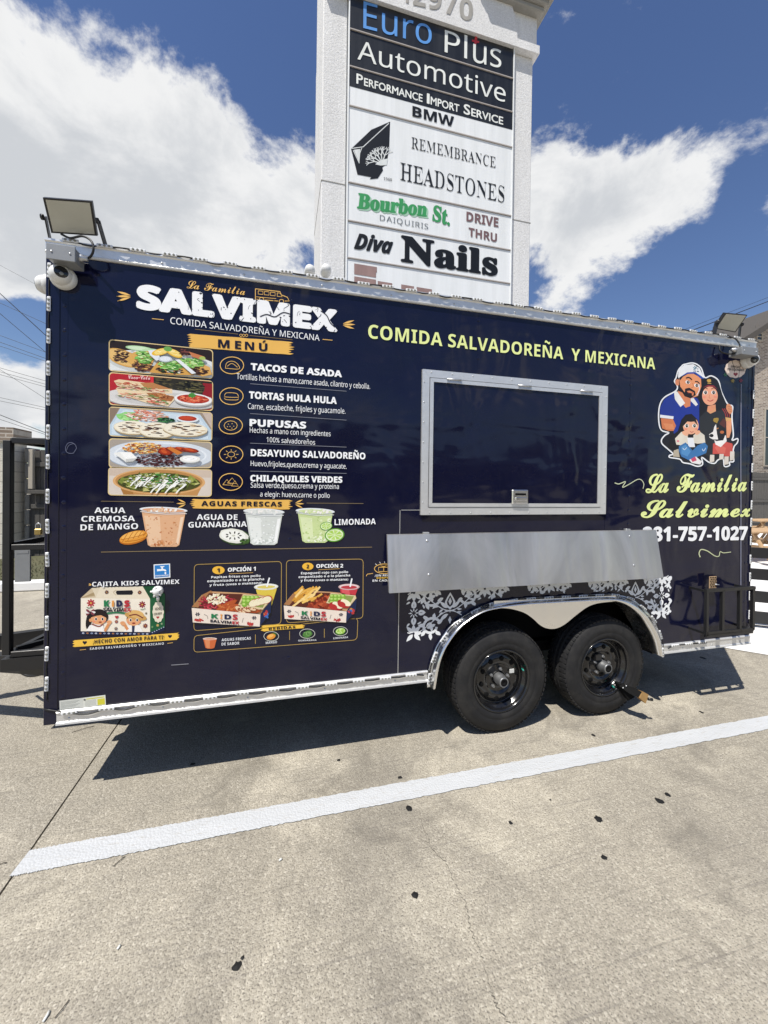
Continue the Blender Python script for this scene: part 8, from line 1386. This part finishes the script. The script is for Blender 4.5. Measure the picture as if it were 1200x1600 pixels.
# raised house number on the arch
bpx = [(432, -20, '1'), (490, -8, '2'), (558, 6, '9'), (636, 30, '7'), (700, 52, '0')]
ST('1', (440, 30), -70, (470, 36), '#a9a59d', 'b', 0, off=.056); ST('2', (490, 44), -58, (548, 56), '#a9a59d', 'b', 0, off=.056); ST('9', (560, 58), -44, (622, 72), '#a9a59d', 'b', 0, off=.056); ST('7', (634, 80), -20, (694, 96), '#a9a59d', 'b', 0, off=.056); ST('0', (706, 108), 12, (768, 118), '#a9a59d', 'b', 0, off=.056)
# two little spot lights on the pylon above the roof line
for k, (px, py) in enumerate(((509, 424), (484, 425))):
    c = at(px, py, YP-.12)
    t = thing('spot_light', c+Vector((0, .06, -.25)), ['small white spot light on the front of the pylon column', 'small white spot light sticking out left of the pylon'][k], 'lamp', 'spot lights on the pylon')
    B().lathe([(.0, -.10), (.045, -.10), (.062, -.07), (.07, .0), (.066, .05), (.03, .10), (0, .10)], c, 'Y', 16).build('lamp_head', D['white'], t)
    B().tube([c+Vector((0, .05, -.03)), c+Vector((0, .07, -.16)), c+Vector((0, .08, -.28))], .03, 8).build('stem', D['white'], t)
    B().box((c.x-.07, YP-.10, c.z-.36), (c.x+.07, YP+.038 if k == 0 else YP+.1, c.z-.24), .01).build('base_box', D['white'], t)

# ------------------------------------------------------------------ flood lights, cameras and boxes fixed to the trailer
def flood(TL, TR, BR, BL, yt, yb, label, cable, ytr=None, ybr=None):
    q = [at(*TL, yt), at(*TR, ytr or yt), at(*BR, ybr or yb), at(*BL, yb)]; c = sum(q, Vector())/4
    nrm = (q[1]-q[0]).cross(q[3]-q[0]).normalized()
    if nrm.y > 0: nrm = -nrm
    foot = Vector((c.x, .03, ZTOP)); t = thing('flood_light', foot, label, 'flood light', 'flood lights on the trailer roof')
    def slab(sc, d0, d1, nm, mat, par):
        v = [c+(p-c)*sc+nrm*d for d in (d0, d1) for p in q]
        return mesh(nm, v, [(3, 2, 1, 0), (4, 5, 6, 7), (0, 1, 5, 4), (1, 2, 6, 5), (2, 3, 7, 6), (3, 0, 4, 7)], D[mat], par)
    h = slab(1.0, -.022, .0, 'lamp_head', 'black', t); slab(.90, -.004, .0015, 'lens', 'lens', h); slab(.7, -.04, -.0225, 'heat_sink', 'black', h)
    for e in (0, 1):
        p0 = (q[0]*.45+q[3]*.55) if e == 0 else (q[1]*.45+q[2]*.55); out = (q[0]-q[1]).normalized()*(.012 if e == 0 else -.012)
        b_ = B(); b_.bar(p0+out-nrm*.012, Vector((p0.x+out.x*2, foot.y, ZTOP+.012)), .006, .03); b_.build('bracket_arm', D['black'], t)
        B().lathe([(.014, 0), (.014, -.01), (.0, -.012)], p0+out*1.4, 'X', 8).build('bracket_knob', D['black'], t)
    x0_, x1_ = (q[0]*.45+q[3]*.55).x, (q[1]*.45+q[2]*.55).x; B().box((x0_-.02, foot.y-.02, ZTOP+.007), (x1_+.02, foot.y+.02, ZTOP+.013)).build('bracket_foot', D['black'], t)
    B().tube(bezier(cable, 8), .0055, 8).build('cable', D['cable'], t)
    return t
flood((66.7, 308.7), (143.5, 314.5), (152, 368.7), (80, 364), -.10, .0, 'flood light with cream lens on the roof corner at the left end', [at(96, 366, .01), at(110, 372, -.03), at(128, 369, -.06), at(142, 376, -.08), at(146, 390, -.09), at(140, 402, -.07), at(127, 403, -.05)])
flood((1133.7, 489), (1168, 492), (1149, 519.4), (1117, 513.6), -.035, .03, 'flood light with cream lens tilted on the roof at the right end', [at(1128, 520, .0), at(1140, 526, -.02), at(1150, 530, -.05), at(1156, 541, -.07), at(1150, 551, -.07), at(1138, 553, -.05), at(1126, 549, -.03), at(1124, 540, -.02)])
def jbox(x0_, x1_, z0_, z1_, label):
    t = thing('junction_box', Vector(((x0_+x1_)/2, -.01, z0_)), label, 'junction box', 'junction boxes under the flood lights')
    B().box((x0_, -.115, z0_), (x1_, -.022, z1_), .004).build('housing', D['grey'], t)
    B().box((x0_-.003, -.122, z0_-.003), (x1_+.003, -.1155, z1_+.003), .003).build('cover', D['grey'], t)
    for x in (x0_+.02, x1_-.02): B().lathe([(.005, 0), (.004, -.003), (0, -.003)], (x, -.122, (z0_+z1_)/2), 'Y', 8).build('screw', D['galv'], t)
    e = x1_ if x0_ < 1 else x0_; s = 1 if x0_ < 1 else -1; B().lathe([(.018, 0), (.018, .012*s), (.012, .016*s), (.012, .034*s), (0, .034*s)], (e, -.07, z0_+.045), 'X', 10).build('cable_gland', D['galv'], t)
a, c = at(73, 380, -.12), at(117, 409, -.12); jbox(a.x, c.x, c.z, a.z, 'small grey junction box on the top left corner of the trailer')
a, c = at(1160, 541, -.12), at(1184, 557, -.12); jbox(a.x, c.x, c.z+.005, a.z, 'small grey junction box on the top right corner of the trailer')
def cam_dome(c, nrm, look, r, label):
    nrm = Vector(nrm).normalized(); look = Vector(look).normalized(); t = thing('security_camera', c, label, 'security camera', 'security cameras on the trailer corners')
    def orient(b_, d, o):
        qn = Vector((0, -1, 0)).rotation_difference(d)
        b_.v = [o+qn @ (p) for p in b_.v]
    b_ = B(); b_.lathe([(r*1.0, 0), (r*1.02, -r*.25), (r*.95, -r*.5), (r*.8, -r*.62), (r*.55, -r*.66)], (0, 0, 0), 'Y', 28); orient(b_, nrm, c); b_.build('base_ring', D['white'], t)
    o = c+nrm*r*.62; b_ = B(); b_.lathe([(r*.86*math.sin(a_), -r*.86*math.cos(a_)) for a_ in [.62+i*.21 for i in range(11)]], (0, 0, 0), 'Y', 28); orient(b_, look, o); e = b_.build('eyeball', D['white'], t)
    b_ = B(); b_.lathe([(r*.5, -r*.7), (r*.47, -r*.735), (0, -r*.74)], (0, 0, 0), 'Y', 24); orient(b_, look, o); b_.build('lens_window', D['gloss'], e)
    b_ = B(); b_.lathe([(r*.15, -r*.742), (r*.12, -r*.755), (0, -r*.757)], (r*.02, 0, -r*.16), 'Y', 12); orient(b_, look, o); b_.build('lens_eye', D['eye'], e)
    B().tube(bezier([c+Vector((0, -.01, .0)), c+Vector((.0, -.015, .06)), c+Vector((.01, -.02, .10))], 5), .006, 6).build('lead', D['cable'], t)
c = at(100, 435, -.01); cam_dome(Vector((c.x, -.004, c.z)), (0, -1, 0), (.5, -1, .05), .058, 'white turret security camera on the side panel below the left junction box')
cam_dome(Vector((-.008, .07, at(66, 442, .05).z)), (-1, 0, 0), (-1, -.2, -.2), .055, 'white dome security camera round the left corner of the trailer')
c = at(1168, 563, -.03); cam_dome(Vector((c.x+.01, -.010, c.z)), (0, -1, 0), (-.45, -1, -.25), .06, 'white turret security camera under the right junction box')

# ------------------------------------------------------------------ black rack standing off the right end of the side, and its catch plate
RK = cv(1080, 880, 10.909)
def RP(x, y, Y=-.13): return at(*RK(x, y), Y)
t = thing('steel_rack', Vector((4.55, -.07, ZR)), 'short black steel rack with upright bars on the lower right side of the trailer', 'rack')
for (p0, p1) in (((240, 468), (1075, 415)), ((230, 1195), (1040, 1125)), ((240, 1235), (1030, 1160))): B().bar(RP(*p0), RP(*p1), .022, .024).build('rail_bar', D['black'], t)
for x, y0, y1 in ((262, 470, 1235), (530, 455, 1165), (825, 440, 1140), (1048, 425, 1130)): B().bar(RP(x, y0), RP(x-8, y1), .022, .022, (0, 1, 0)).build('upright_bar', D['black'], t)
for x, y in ((262, 480), (1048, 440), (250, 1200), (1040, 1130)): q_ = RP(x, y); B().bar(q_, (q_.x, -.003, q_.z), .016, .016).build('stand_off', D['black'], t)
a, c = RP(312, 228, -.05), RP(425, 440, -.05); t = thing('catch_plate', Vector(((a.x+c.x)/2, -.02, c.z)), 'small tan perforated plate standing just above the black rack', 'plate')
pt = B().box((a.x, -.052, c.z), (c.x, -.046, a.z), .001).build('plate', D['lumber'], t)
for r_ in range(7):
    for k in range(3):
        x = a.x+(c.x-a.x)*((k+.5+(.25 if r_ % 2 else -.1))/3); z_ = c.z+(a.z-c.z)*(r_+.5)/7; w = (c.x-a.x)*.11
        B().box((max(a.x+.002, x-w), -.0535, z_-.0035), (min(c.x-.002, x+w), -.0525, z_+.0035)).build('slot', D['dark'], pt)
q_ = RP(440, 365, -.055); B().tube([q_+Vector((-.02, 0, .004)), q_+Vector((.008, -.01, 0))], .004, 6).build('pin', D['galv'], t)
# wheel clamp hanging on the rear wheel
WC = cv(940, 1020, 10)
t = thing('wheel_clamp', Vector((3.66, -.12, .05)), 'black wheel clamp with tan end wedged on the rear wheel', 'wheel clamp')
def wc(pts, y0s, th, nm, mat):
    f_ = [at(*WC(*p), y) for p, y in zip(pts, y0s)]; bk = [p+Vector((0, th, 0)) for p in f_]; n_ = len(f_)
    return mesh(nm, f_+bk, [tuple(range(n_)), tuple(range(n_, 2*n_))[::-1]]+[(i, (i+1) % n_, n_+(i+1) % n_, n_+i) for i in range(n_)], D[mat], t)
wc([(270, 485), (325, 490), (640, 618), (605, 712), (440, 640), (275, 520)], [-.03, -.03, -.14, -.15, -.1, -.03], .045, 'arm', 'dark')
wc([(640, 620), (735, 655), (690, 795), (600, 712)], [-.142, -.155, -.165, -.152], .045, 'end_block', 'tan')
wc([(268, 520), (300, 530), (520, 690), (430, 745)], [-.02, -.03, -.11, -.08], .04, 'lower_jaw', 'dark')
q_ = at(*WC(725, 720), -.16); B().tube([q_, q_+Vector((.028, -.01, -.004))], .011, 8).build('lock_bolt', D['black'], t)
for x, y in ((335, 548), (385, 518)): q_ = at(*WC(x, y), -.06); B().lathe([(.005, .0), (.004, -.004), (0, -.005)], q_, 'Y', 8).build('rivet', D['galv'], t)

# ------------------------------------------------------------------ black cage on the tongue at the left end
t = thing('steel_cage', Vector((-.3, .85, .45)), 'black square-tube steel cage on the trailer tongue at the left', 'cage')
X0c, Y0c, Y1c = at(13, 800, .6).x, .6, 1.06; zc1, zc0, zcm = at(13, 688, .6).z, at(13, 1022, .6).z, at(13, 855, .6).z
tb = .042
for (x, y) in ((X0c, Y0c), (X0c+.085, Y1c), (-.03, Y0c), (-.03, Y1c)): B().box((x-tb/2, y-tb/2, zc0), (x+tb/2, y+tb/2, zc1), .003).build('post', D['black'], t)
for z_ in (zc1, zc0, zcm):
    B().box((X0c+tb/2+.001, Y0c-.016, z_-.018), (-.052, Y0c+.016, z_+.018), .003).build('cross_bar', D['black'], t)
    if z_ != zcm: B().box((X0c+.085+tb/2, Y1c-.016, z_-.018), (-.052, Y1c+.016, z_+.018), .003).build('cross_bar', D['black'], t)
    B().bar((X0c+.012, Y0c+tb/2, z_+(.012 if z_ == zcm else 0)), (X0c+.078, Y1c-tb/2, z_+(.02 if z_ == zcm else 0)), .034, .034).build('side_bar', D['black'], t)
B().bar((X0c+.03, Y0c+.03, zc0+.02), (-.06, Y1c-.02, zc0+.02), .03, .03).build('brace', D['black'], t)
B().box((X0c+.03, Y0c+.02, zc1+.018), (-.05, Y1c-.02, zc1+.024)).build('top_plate', D['black'], t)
B().box((X0c-.02, Y0c-.03, zc0-.10), (-.01, Y1c+.3, zc0-.022)).build('base_tray', D['black'], t)
for y in (.55, 1.45): B().bar((.0, y, .46), (-1.35, 1.065, .46), .06, .11).build('tongue_beam', D['black'], tr)
B().box((-1.5, 1.01, .40), (-1.3, 1.12, .52), .01).build('coupler', D['black'], tr); B().tube([(-1.2, 1.065, .0), (-1.2, 1.065, .75)], .03, 10).build('jack', D['black'], tr)
a, c = at(25, 858, 1.0), at(49, 908, 1.0); t = thing('metal_sheet', Vector((a.x, 1.0, zc0)), 'grey metal sheet hanging inside the black cage', 'sheet'); B().box((a.x, .985, c.z), (c.x, 1.0, a.z), .002).build('sheet', D['grey'], t); B().bar((a.x+.01, .993, a.z-.02), (c.x-.01, .993, a.z-.02), .02, .02).build('hem', D['grey'], t)
c = at(60, 828, .95); t = thing('padlock', c, 'brass padlock hanging on the cage hasp', 'padlock'); B().box((c.x-.022, .94, c.z-.035), (c.x+.022, .962, c.z+.008), .005).build('lock_body', D['brass'], t)
B().tube(bezier([c+Vector((-.014, .0, .005)), c+Vector((-.014, 0, .035)), c+Vector((0, 0, .048)), c+Vector((.014, 0, .035)), c+Vector((.014, 0, .005))], 5), .004, 8).build('shackle', D['galv'], t)
B().tube(bezier([gz(8, 1030, .35), gz(25, 1045, .3), gz(45, 1056, .26), gz(72, 1052, .3)], 6), .009, 8).build('tow_cable', D['cable'], tr)

# ------------------------------------------------------------------ background left: kerb, grass, block pillar, red post, board fence, building
YK = 4.8
tag(B().box((-30, YK, 0), (-.3, YK+.17, .15), .02).build('kerb', D['kerb']), kind='structure')
tag(mesh('grass_strip', [(-30, YK+.17, .12), (3, YK+.17, .12), (3, 9, .14), (-30, 9, .14)], [(0, 1, 2, 3)], D['grass']), kind='structure')
b = B(); r_ = random.Random(2)
for k in range(2600):
    x, y = r_.uniform(-5.2, -1.6), r_.uniform(YK+.2, 7.0); h = r_.uniform(.02, .07); d = r_.uniform(0, 6.28); w = .006
    b.add([(x-w*math.cos(d), y-w*math.sin(d), .12), (x+w*math.cos(d), y+w*math.sin(d), .12), (x+r_.uniform(-.03, .03), y+r_.uniform(-.03, .03), .12+h)], [(0, 1, 2)])
tag(b.build('grass_blades', D['grass']), 'short dry grass behind the white kerb', 'grass', kind='stuff')
YB = 7.2
def gx(px, Y=YB): return at(px, 850, Y).x
t = thing('block_wall', Vector((gx(0)-2, YB+.4, 0)), 'cream stone block wall at the left edge of the picture', 'wall')
B().box((gx(17)-6, YB, 0), (gx(17), YB+.5, at(10, 690, YB).z)).build('wall', D['block'], t); B().box((gx(17)-6.05, YB-.05, at(10, 690, YB).z), (gx(17)+.06, YB+.55, at(10, 668, YB).z)).build('coping', D['brick'], t)
t = thing('stone_pillar', Vector((gx(25), YB+.5, 0)), 'grey stone block pillar behind the cage', 'pillar'); zz = at(20, 700, YB).z
for k in range(7): B().box((gx(18)+.05, YB+.3+.006*(k % 2), .12+k*zz/7.2), (gx(31), YB+.7, .12+(k+1)*zz/7.2-.014), .012).build('stone_block', D['trim'], t)
t = thing('red_post', Vector((gx(34), YB+.6, 0)), 'dark red steel post beside the stone pillar', 'post'); B().box((gx(31.5), YB+.5, .1), (gx(37), YB+.62, at(34, 700, YB).z), .01).build('shaft', D['redpost'], t); B().box((gx(31.5)-.03, YB+.47, .1), (gx(37)+.03, YB+.65, .16), .005).build('base_plate', D['redpost'], t)
def board_fence(x0_, x1_, Y, h, label, bw=.15, rail_side=-1):
    t = thing('board_fence', Vector(((x0_+x1_)/2, Y, 0)), label, 'fence'); r_ = random.Random(int(x0_*10)); x = x0_
    while x < x1_:
        w = bw*r_.uniform(.93, 1.03); B().box((x, Y+r_.uniform(0, .006), .04), (x+w-.008, Y+.03, h+r_.uniform(-.03, .03)), .003).build('board', D['wood'], t); x += w
    for z_ in (.35, h*.5, h-.3): B().box((x0_, Y-.045, z_-.045), (x1_, Y-.002, z_+.045), .004).build('rail', D['wood'], t)
    x = x0_
    while x < x1_: B().box((x-.05, Y+.035, 0), (x+.05, Y+.13, h-.05), .004).build('post', D['wood'], t); x += 2.4
    return t
board_fence(gx(38), gx(76), YB+.25, at(60, 702, YB).z, 'weathered grey board fence behind the cage at the left')
a, c = at(43, 702, YB+.1), at(50, 764, YB+.1); t = thing('wooden_panel', Vector((a.x, YB+.15, c.z)), 'pale narrow wooden panel fixed high on the left board fence', 'panel'); B().box((a.x, YB+.12, c.z), (c.x, YB+.20, a.z), .006).build('panel_board', D['siding'], t); B().box((a.x, YB+.10, c.z-.1), (c.x+.5, YB+.2, c.z-.02), .006).build('ledge', D['wood'], t)
# ------------------------------------------------------------------ background right: rails, picnic tables, fence, brick house
P0, P1 = Vector((5.15, 2.35, 0)), Vector((7.6, .55, 0)); t = thing('black_rail_trailer', (P0+P1)/2, 'black steel rail side of a flatbed behind the right end of the trailer', 'railing')
def rz(py): d = ray(1189, py); s = None; q_ = CAM; n_ = Vector((-(P1-P0).y, (P1-P0).x, 0)); k = (P0-CAM).dot(n_)/d.dot(n_); return (CAM+d*k).z
for y0, y1 in ((856, 872), (889, 906), (924, 941), (956, 974)):
    z1_, z0_ = rz(y0), rz(y1); B().bar(Vector((P0.x, P0.y, (z0_+z1_)/2)), Vector((P1.x, P1.y, (z0_+z1_)/2)), .04, z1_-z0_).build('rail', D['black'], t)
for k in (0.02, .55, .98): q_ = P0.lerp(P1, k)+Vector((.03, .05, 0)); B().box((q_.x-.03, q_.y-.03, 0), (q_.x+.03, q_.y+.03, rz(852)), .003).build('post', D['black'], t)
for k in range(4): z_ = rz(978+k*4.4); B().bar(Vector((P0.x, P0.y, z_)), Vector((P1.x, P1.y, z_)), .012, .012).build('wire_rod', D['black'], t)
def table(px, Y, label):
    c = at(px, 850, Y); x, t = c.x, thing('picnic_table', Vector((c.x, Y, 0)), label, 'picnic table', 'picnic tables behind the rails')
    for k in range(5): B().box((x-.9, Y-.37+k*.15, .72), (x+.9, Y-.37+k*.15+.14, .76), .004).build('top_plank', D['lumber'], t)
    for sy in (-1, 1):
        for k in range(2): yb = Y+sy*(.62+k*.15); B().box((x-.9, yb-.07, .42), (x+.9, yb+.07, .46), .004).build('bench_plank', D['lumber'], t)
    for sx in (-.65, .65):
        for sy in (-1, 1): B().bar((x+sx, Y+sy*.2, .72), (x+sx, Y+sy*.62, .0), .04, .09, (1, 0, 0)).build('leg', D['lumber'], t)
        B().bar((x+sx+.045, Y-.75, .38), (x+sx+.045, Y+.75, .38), .04, .09).build('brace', D['lumber'], t)
        B().bar((x+sx, Y, .40), (x+sx*.25, Y, .70), .04, .08, (0, 1, 0)).build('diagonal', D['lumber'], t)
table(1192, 4.6, 'new wooden picnic table nearer the rails at the right edge'); table(1200, 7.2, 'new wooden picnic table farther back by the grey fence')
YF = 10.5
board_fence(at(1150, 800, YF).x-1, at(1200, 800, YF).x+6, YF, at(1190, 738, YF).z, 'weathered grey board fence in front of the brick house at the right', .16)
YH = 12.5; xh = at(1140, 700, YH).x-1.5; zE = at(1160, 560, YH).z
h_ = thing('brick_house', Vector((xh+6, YH+4, 0)), 'brown brick house with gabled roof behind the right end of the trailer', 'house')
pk = at(1232, 505, YH); ex0 = xh-.3; gL = at(1146, 536, YH); gT = at(1203, 500, YH)
sl_ = (gT.z-gL.z)/(gT.x-gL.x); xpk = gL.x+4.6; zpk = gL.z+sl_*4.6; xR = xpk+(xpk-gL.x)
v = [(gL.x, YH, 0), (xR, YH, 0), (xR, YH, gL.z), (xpk, YH, zpk), (gL.x, YH, gL.z)]; m = 5; v2 = [(x, YH+9, z) for x, y, z in v]
mesh('wall', v+v2, [tuple(range(m)), tuple(range(m, 2*m))[::-1]]+[(i, (i+1) % m, m+(i+1) % m, m+i) for i in range(m)], D['brick'], h_)
ov = .55
for sx, xe in ((-1, gL.x), (1, xR)):
    e0 = Vector((xe+sx*ov, 0, gL.z-ov*sl_)); e1 = Vector((xpk, 0, zpk)); up = Vector((0, 0, .14))
    v = [Vector((p.x, y, p.z))+u_ for y in (YH-.6, YH+9.4) for p in (e0, e1) for u_ in (Vector((0, 0, .02)), up)]
    mesh('roof_slope', v, [(0, 2, 3, 1), (4, 5, 7, 6), (0, 1, 5, 4), (2, 6, 7, 3), (1, 3, 7, 5), (0, 4, 6, 2)], D['roof'], h_)
    v = [Vector((p.x, y, p.z))+u_ for y in (YH-.64, YH-.605) for p in (e0, e1) for u_ in (Vector((0, 0, -.16)), Vector((0, 0, .15)))]
    mesh('barge_board', v, [(0, 2, 3, 1), (4, 5, 7, 6), (0, 1, 5, 4), (2, 6, 7, 3), (1, 3, 7, 5), (0, 4, 6, 2)], D['roof'], h_)
    v = [Vector((p.x, y, p.z))+u_ for y in (YH-.6, YH-.01) for p in (e0, e1) for u_ in (Vector((0, 0, -.04)), Vector((0, 0, .015)))]
    mesh('soffit', v, [(0, 2, 3, 1), (4, 5, 7, 6), (0, 1, 5, 4), (2, 6, 7, 3), (1, 3, 7, 5), (0, 4, 6, 2)], D['siding'], h_)
def win(pxa, pya, pxb, pyb):
    a, c = at(pxa, pya, YH), at(pxb, pyb, YH); w = B().box((a.x, YH-.02, c.z), (c.x, YH+.03, a.z)).build('window', D['glass'], h_)
    for (p, q_) in (((a.x-.07, c.z-.07), (c.x+.07, c.z)), ((a.x-.07, a.z), (c.x+.07, a.z+.07)), ((a.x-.07, c.z+.002), (a.x, a.z-.002)), ((c.x, c.z+.002), (c.x+.07, a.z-.002)), ((a.x, (a.z+c.z)/2-.02), (c.x, (a.z+c.z)/2+.02))): B().box((p[0], YH-.05, p[1]), (q_[0], YH-.001, q_[1]), .004).build('window_frame', D['siding'], w)
win(1182.5, 521, 1189, 531.5); win(1195.5, 640, 1222, 728)
for k in range(2): zq = at(1190, (612, 675)[k], YH).z; B().box((gL.x-.02, YH-.03, zq), (gL.x+.9, YH-.003, zq+.05), .004).build('brick_band', D['trim'], h_)
a = at(1186, 508, YH); B().bar((a.x-.9, YH-.5, a.z-.75), (a.x-.3, YH-.1, a.z-.1), .12, .16).build('roof_brace', D['roof'], h_)
# ------------------------------------------------------------------ overhead lines
def lines(lst, Y, grp):
    for (x0_, y0_, x1_, y1_, r, lb) in lst:
        a, c = at(x0_, y0_, Y), at(x1_, y1_, Y); d = c-a; a2, c2 = a-d*1.5, c+d*1.5; m = 12
        pts = [a2.lerp(c2, i/m)-Vector((0, 0, .0)) for i in range(m+1)]
        tag(B().tube(pts, r, 6).build('power_line', D['cable']), lb, 'power line', grp)
LX = cv(0, 420, 5.717)
Lq = [((0, 220), (420, 605)), ((0, 400), (420, 755)), ((0, 595), (420, 750)), ((0, 655), (420, 805)), ((0, 690), (420, 830)), ((0, 885), (420, 1005)), ((0, 920), (420, 1035)), ((0, 945), (420, 1058)), ((0, 900), (415, 1165)), ((0, 1150), (420, 1243)), ((0, 1180), (420, 1265)), ((0, 1305), (420, 1470)), ((0, 1345), (420, 1485)), ((0, 305), (420, 495)), ((60, 0), (330, 145))]
nm = ['steep thick power line crossing the blue gap left of the trailer', 'second steep power line left of the trailer', 'upper flat power line crossing the blue gap at the left', 'middle flat power line crossing the blue gap at the left', 'lower flat power line at the bottom of the blue gap at the left', 'top line of the trio before the low white cloud at the left', 'middle line of the trio before the low white cloud at the left', 'bottom line of the trio before the low white cloud at the left', 'steep thin line crossing the trio before the low cloud', 'upper line of the pair above the cage roof', 'lower line of the pair above the cage roof', 'thick line just above the cage roof sloping down right', 'lowest line just above the cage roof', 'line along the lower rim of the big cloud at the left', 'faint highest line left of the dome camera']
lines([(*LX(*a), *LX(*c), [.013, .009, .007, .008, .007, .007, .007, .007, .006, .007, .007, .012, .008, .007, .004][k], nm[k]) for k, (a, c) in enumerate(Lq)], 14, 'overhead lines left of the trailer')
RX = cv(1080, 470, 9.41)
lines([(*RX(0, 440), *RX(1129, 10), .03, 'dark overhead line rising to the right above the brick house'), (*RX(0, 385), *RX(1000, 0), .012, 'pale thin overhead line above the dark one at the right'), (*RX(70, 470), *RX(285, 440), .016, 'short low overhead line behind the right flood light')], 18, 'overhead lines above the brick house')

# ------------------------------------------------------------------ unseen shops, added behind the camera to give the glossy side reflections
sh_ = thing('added_shop_row', Vector((2, -36, 0)), 'unseen long beige row of shops, added behind the camera to reflect in the trailer side', 'building')
B().box((-34, -44, 0), (38, -36, 5.6)).build('wall', D['siding'], sh_); B().box((-34.2, -36.4, 5.6), (38.2, -35.6, 6.4), .05).build('parapet', D['roof'], sh_); B().box((-34, -36, 3.3), (38, -33.2, 3.7), .03).build('canopy', D['roof'], sh_)
for k in range(13):
    x = -32+k*5.6; B().box((x-.2, -33.6, 0), (x+.2, -33.25, 3.3), .02).build('canopy_post', D['siding'], sh_)
    w = B().box((x+.8, -35.99, .5), (x+4.6, -35.94, 2.9)).build('shop_window', D['glass'], sh_); B().box((x+2.65, -35.96, .5), (x+2.75, -35.9, 2.9)).build('mullion', D['black'], w)

flush_text()
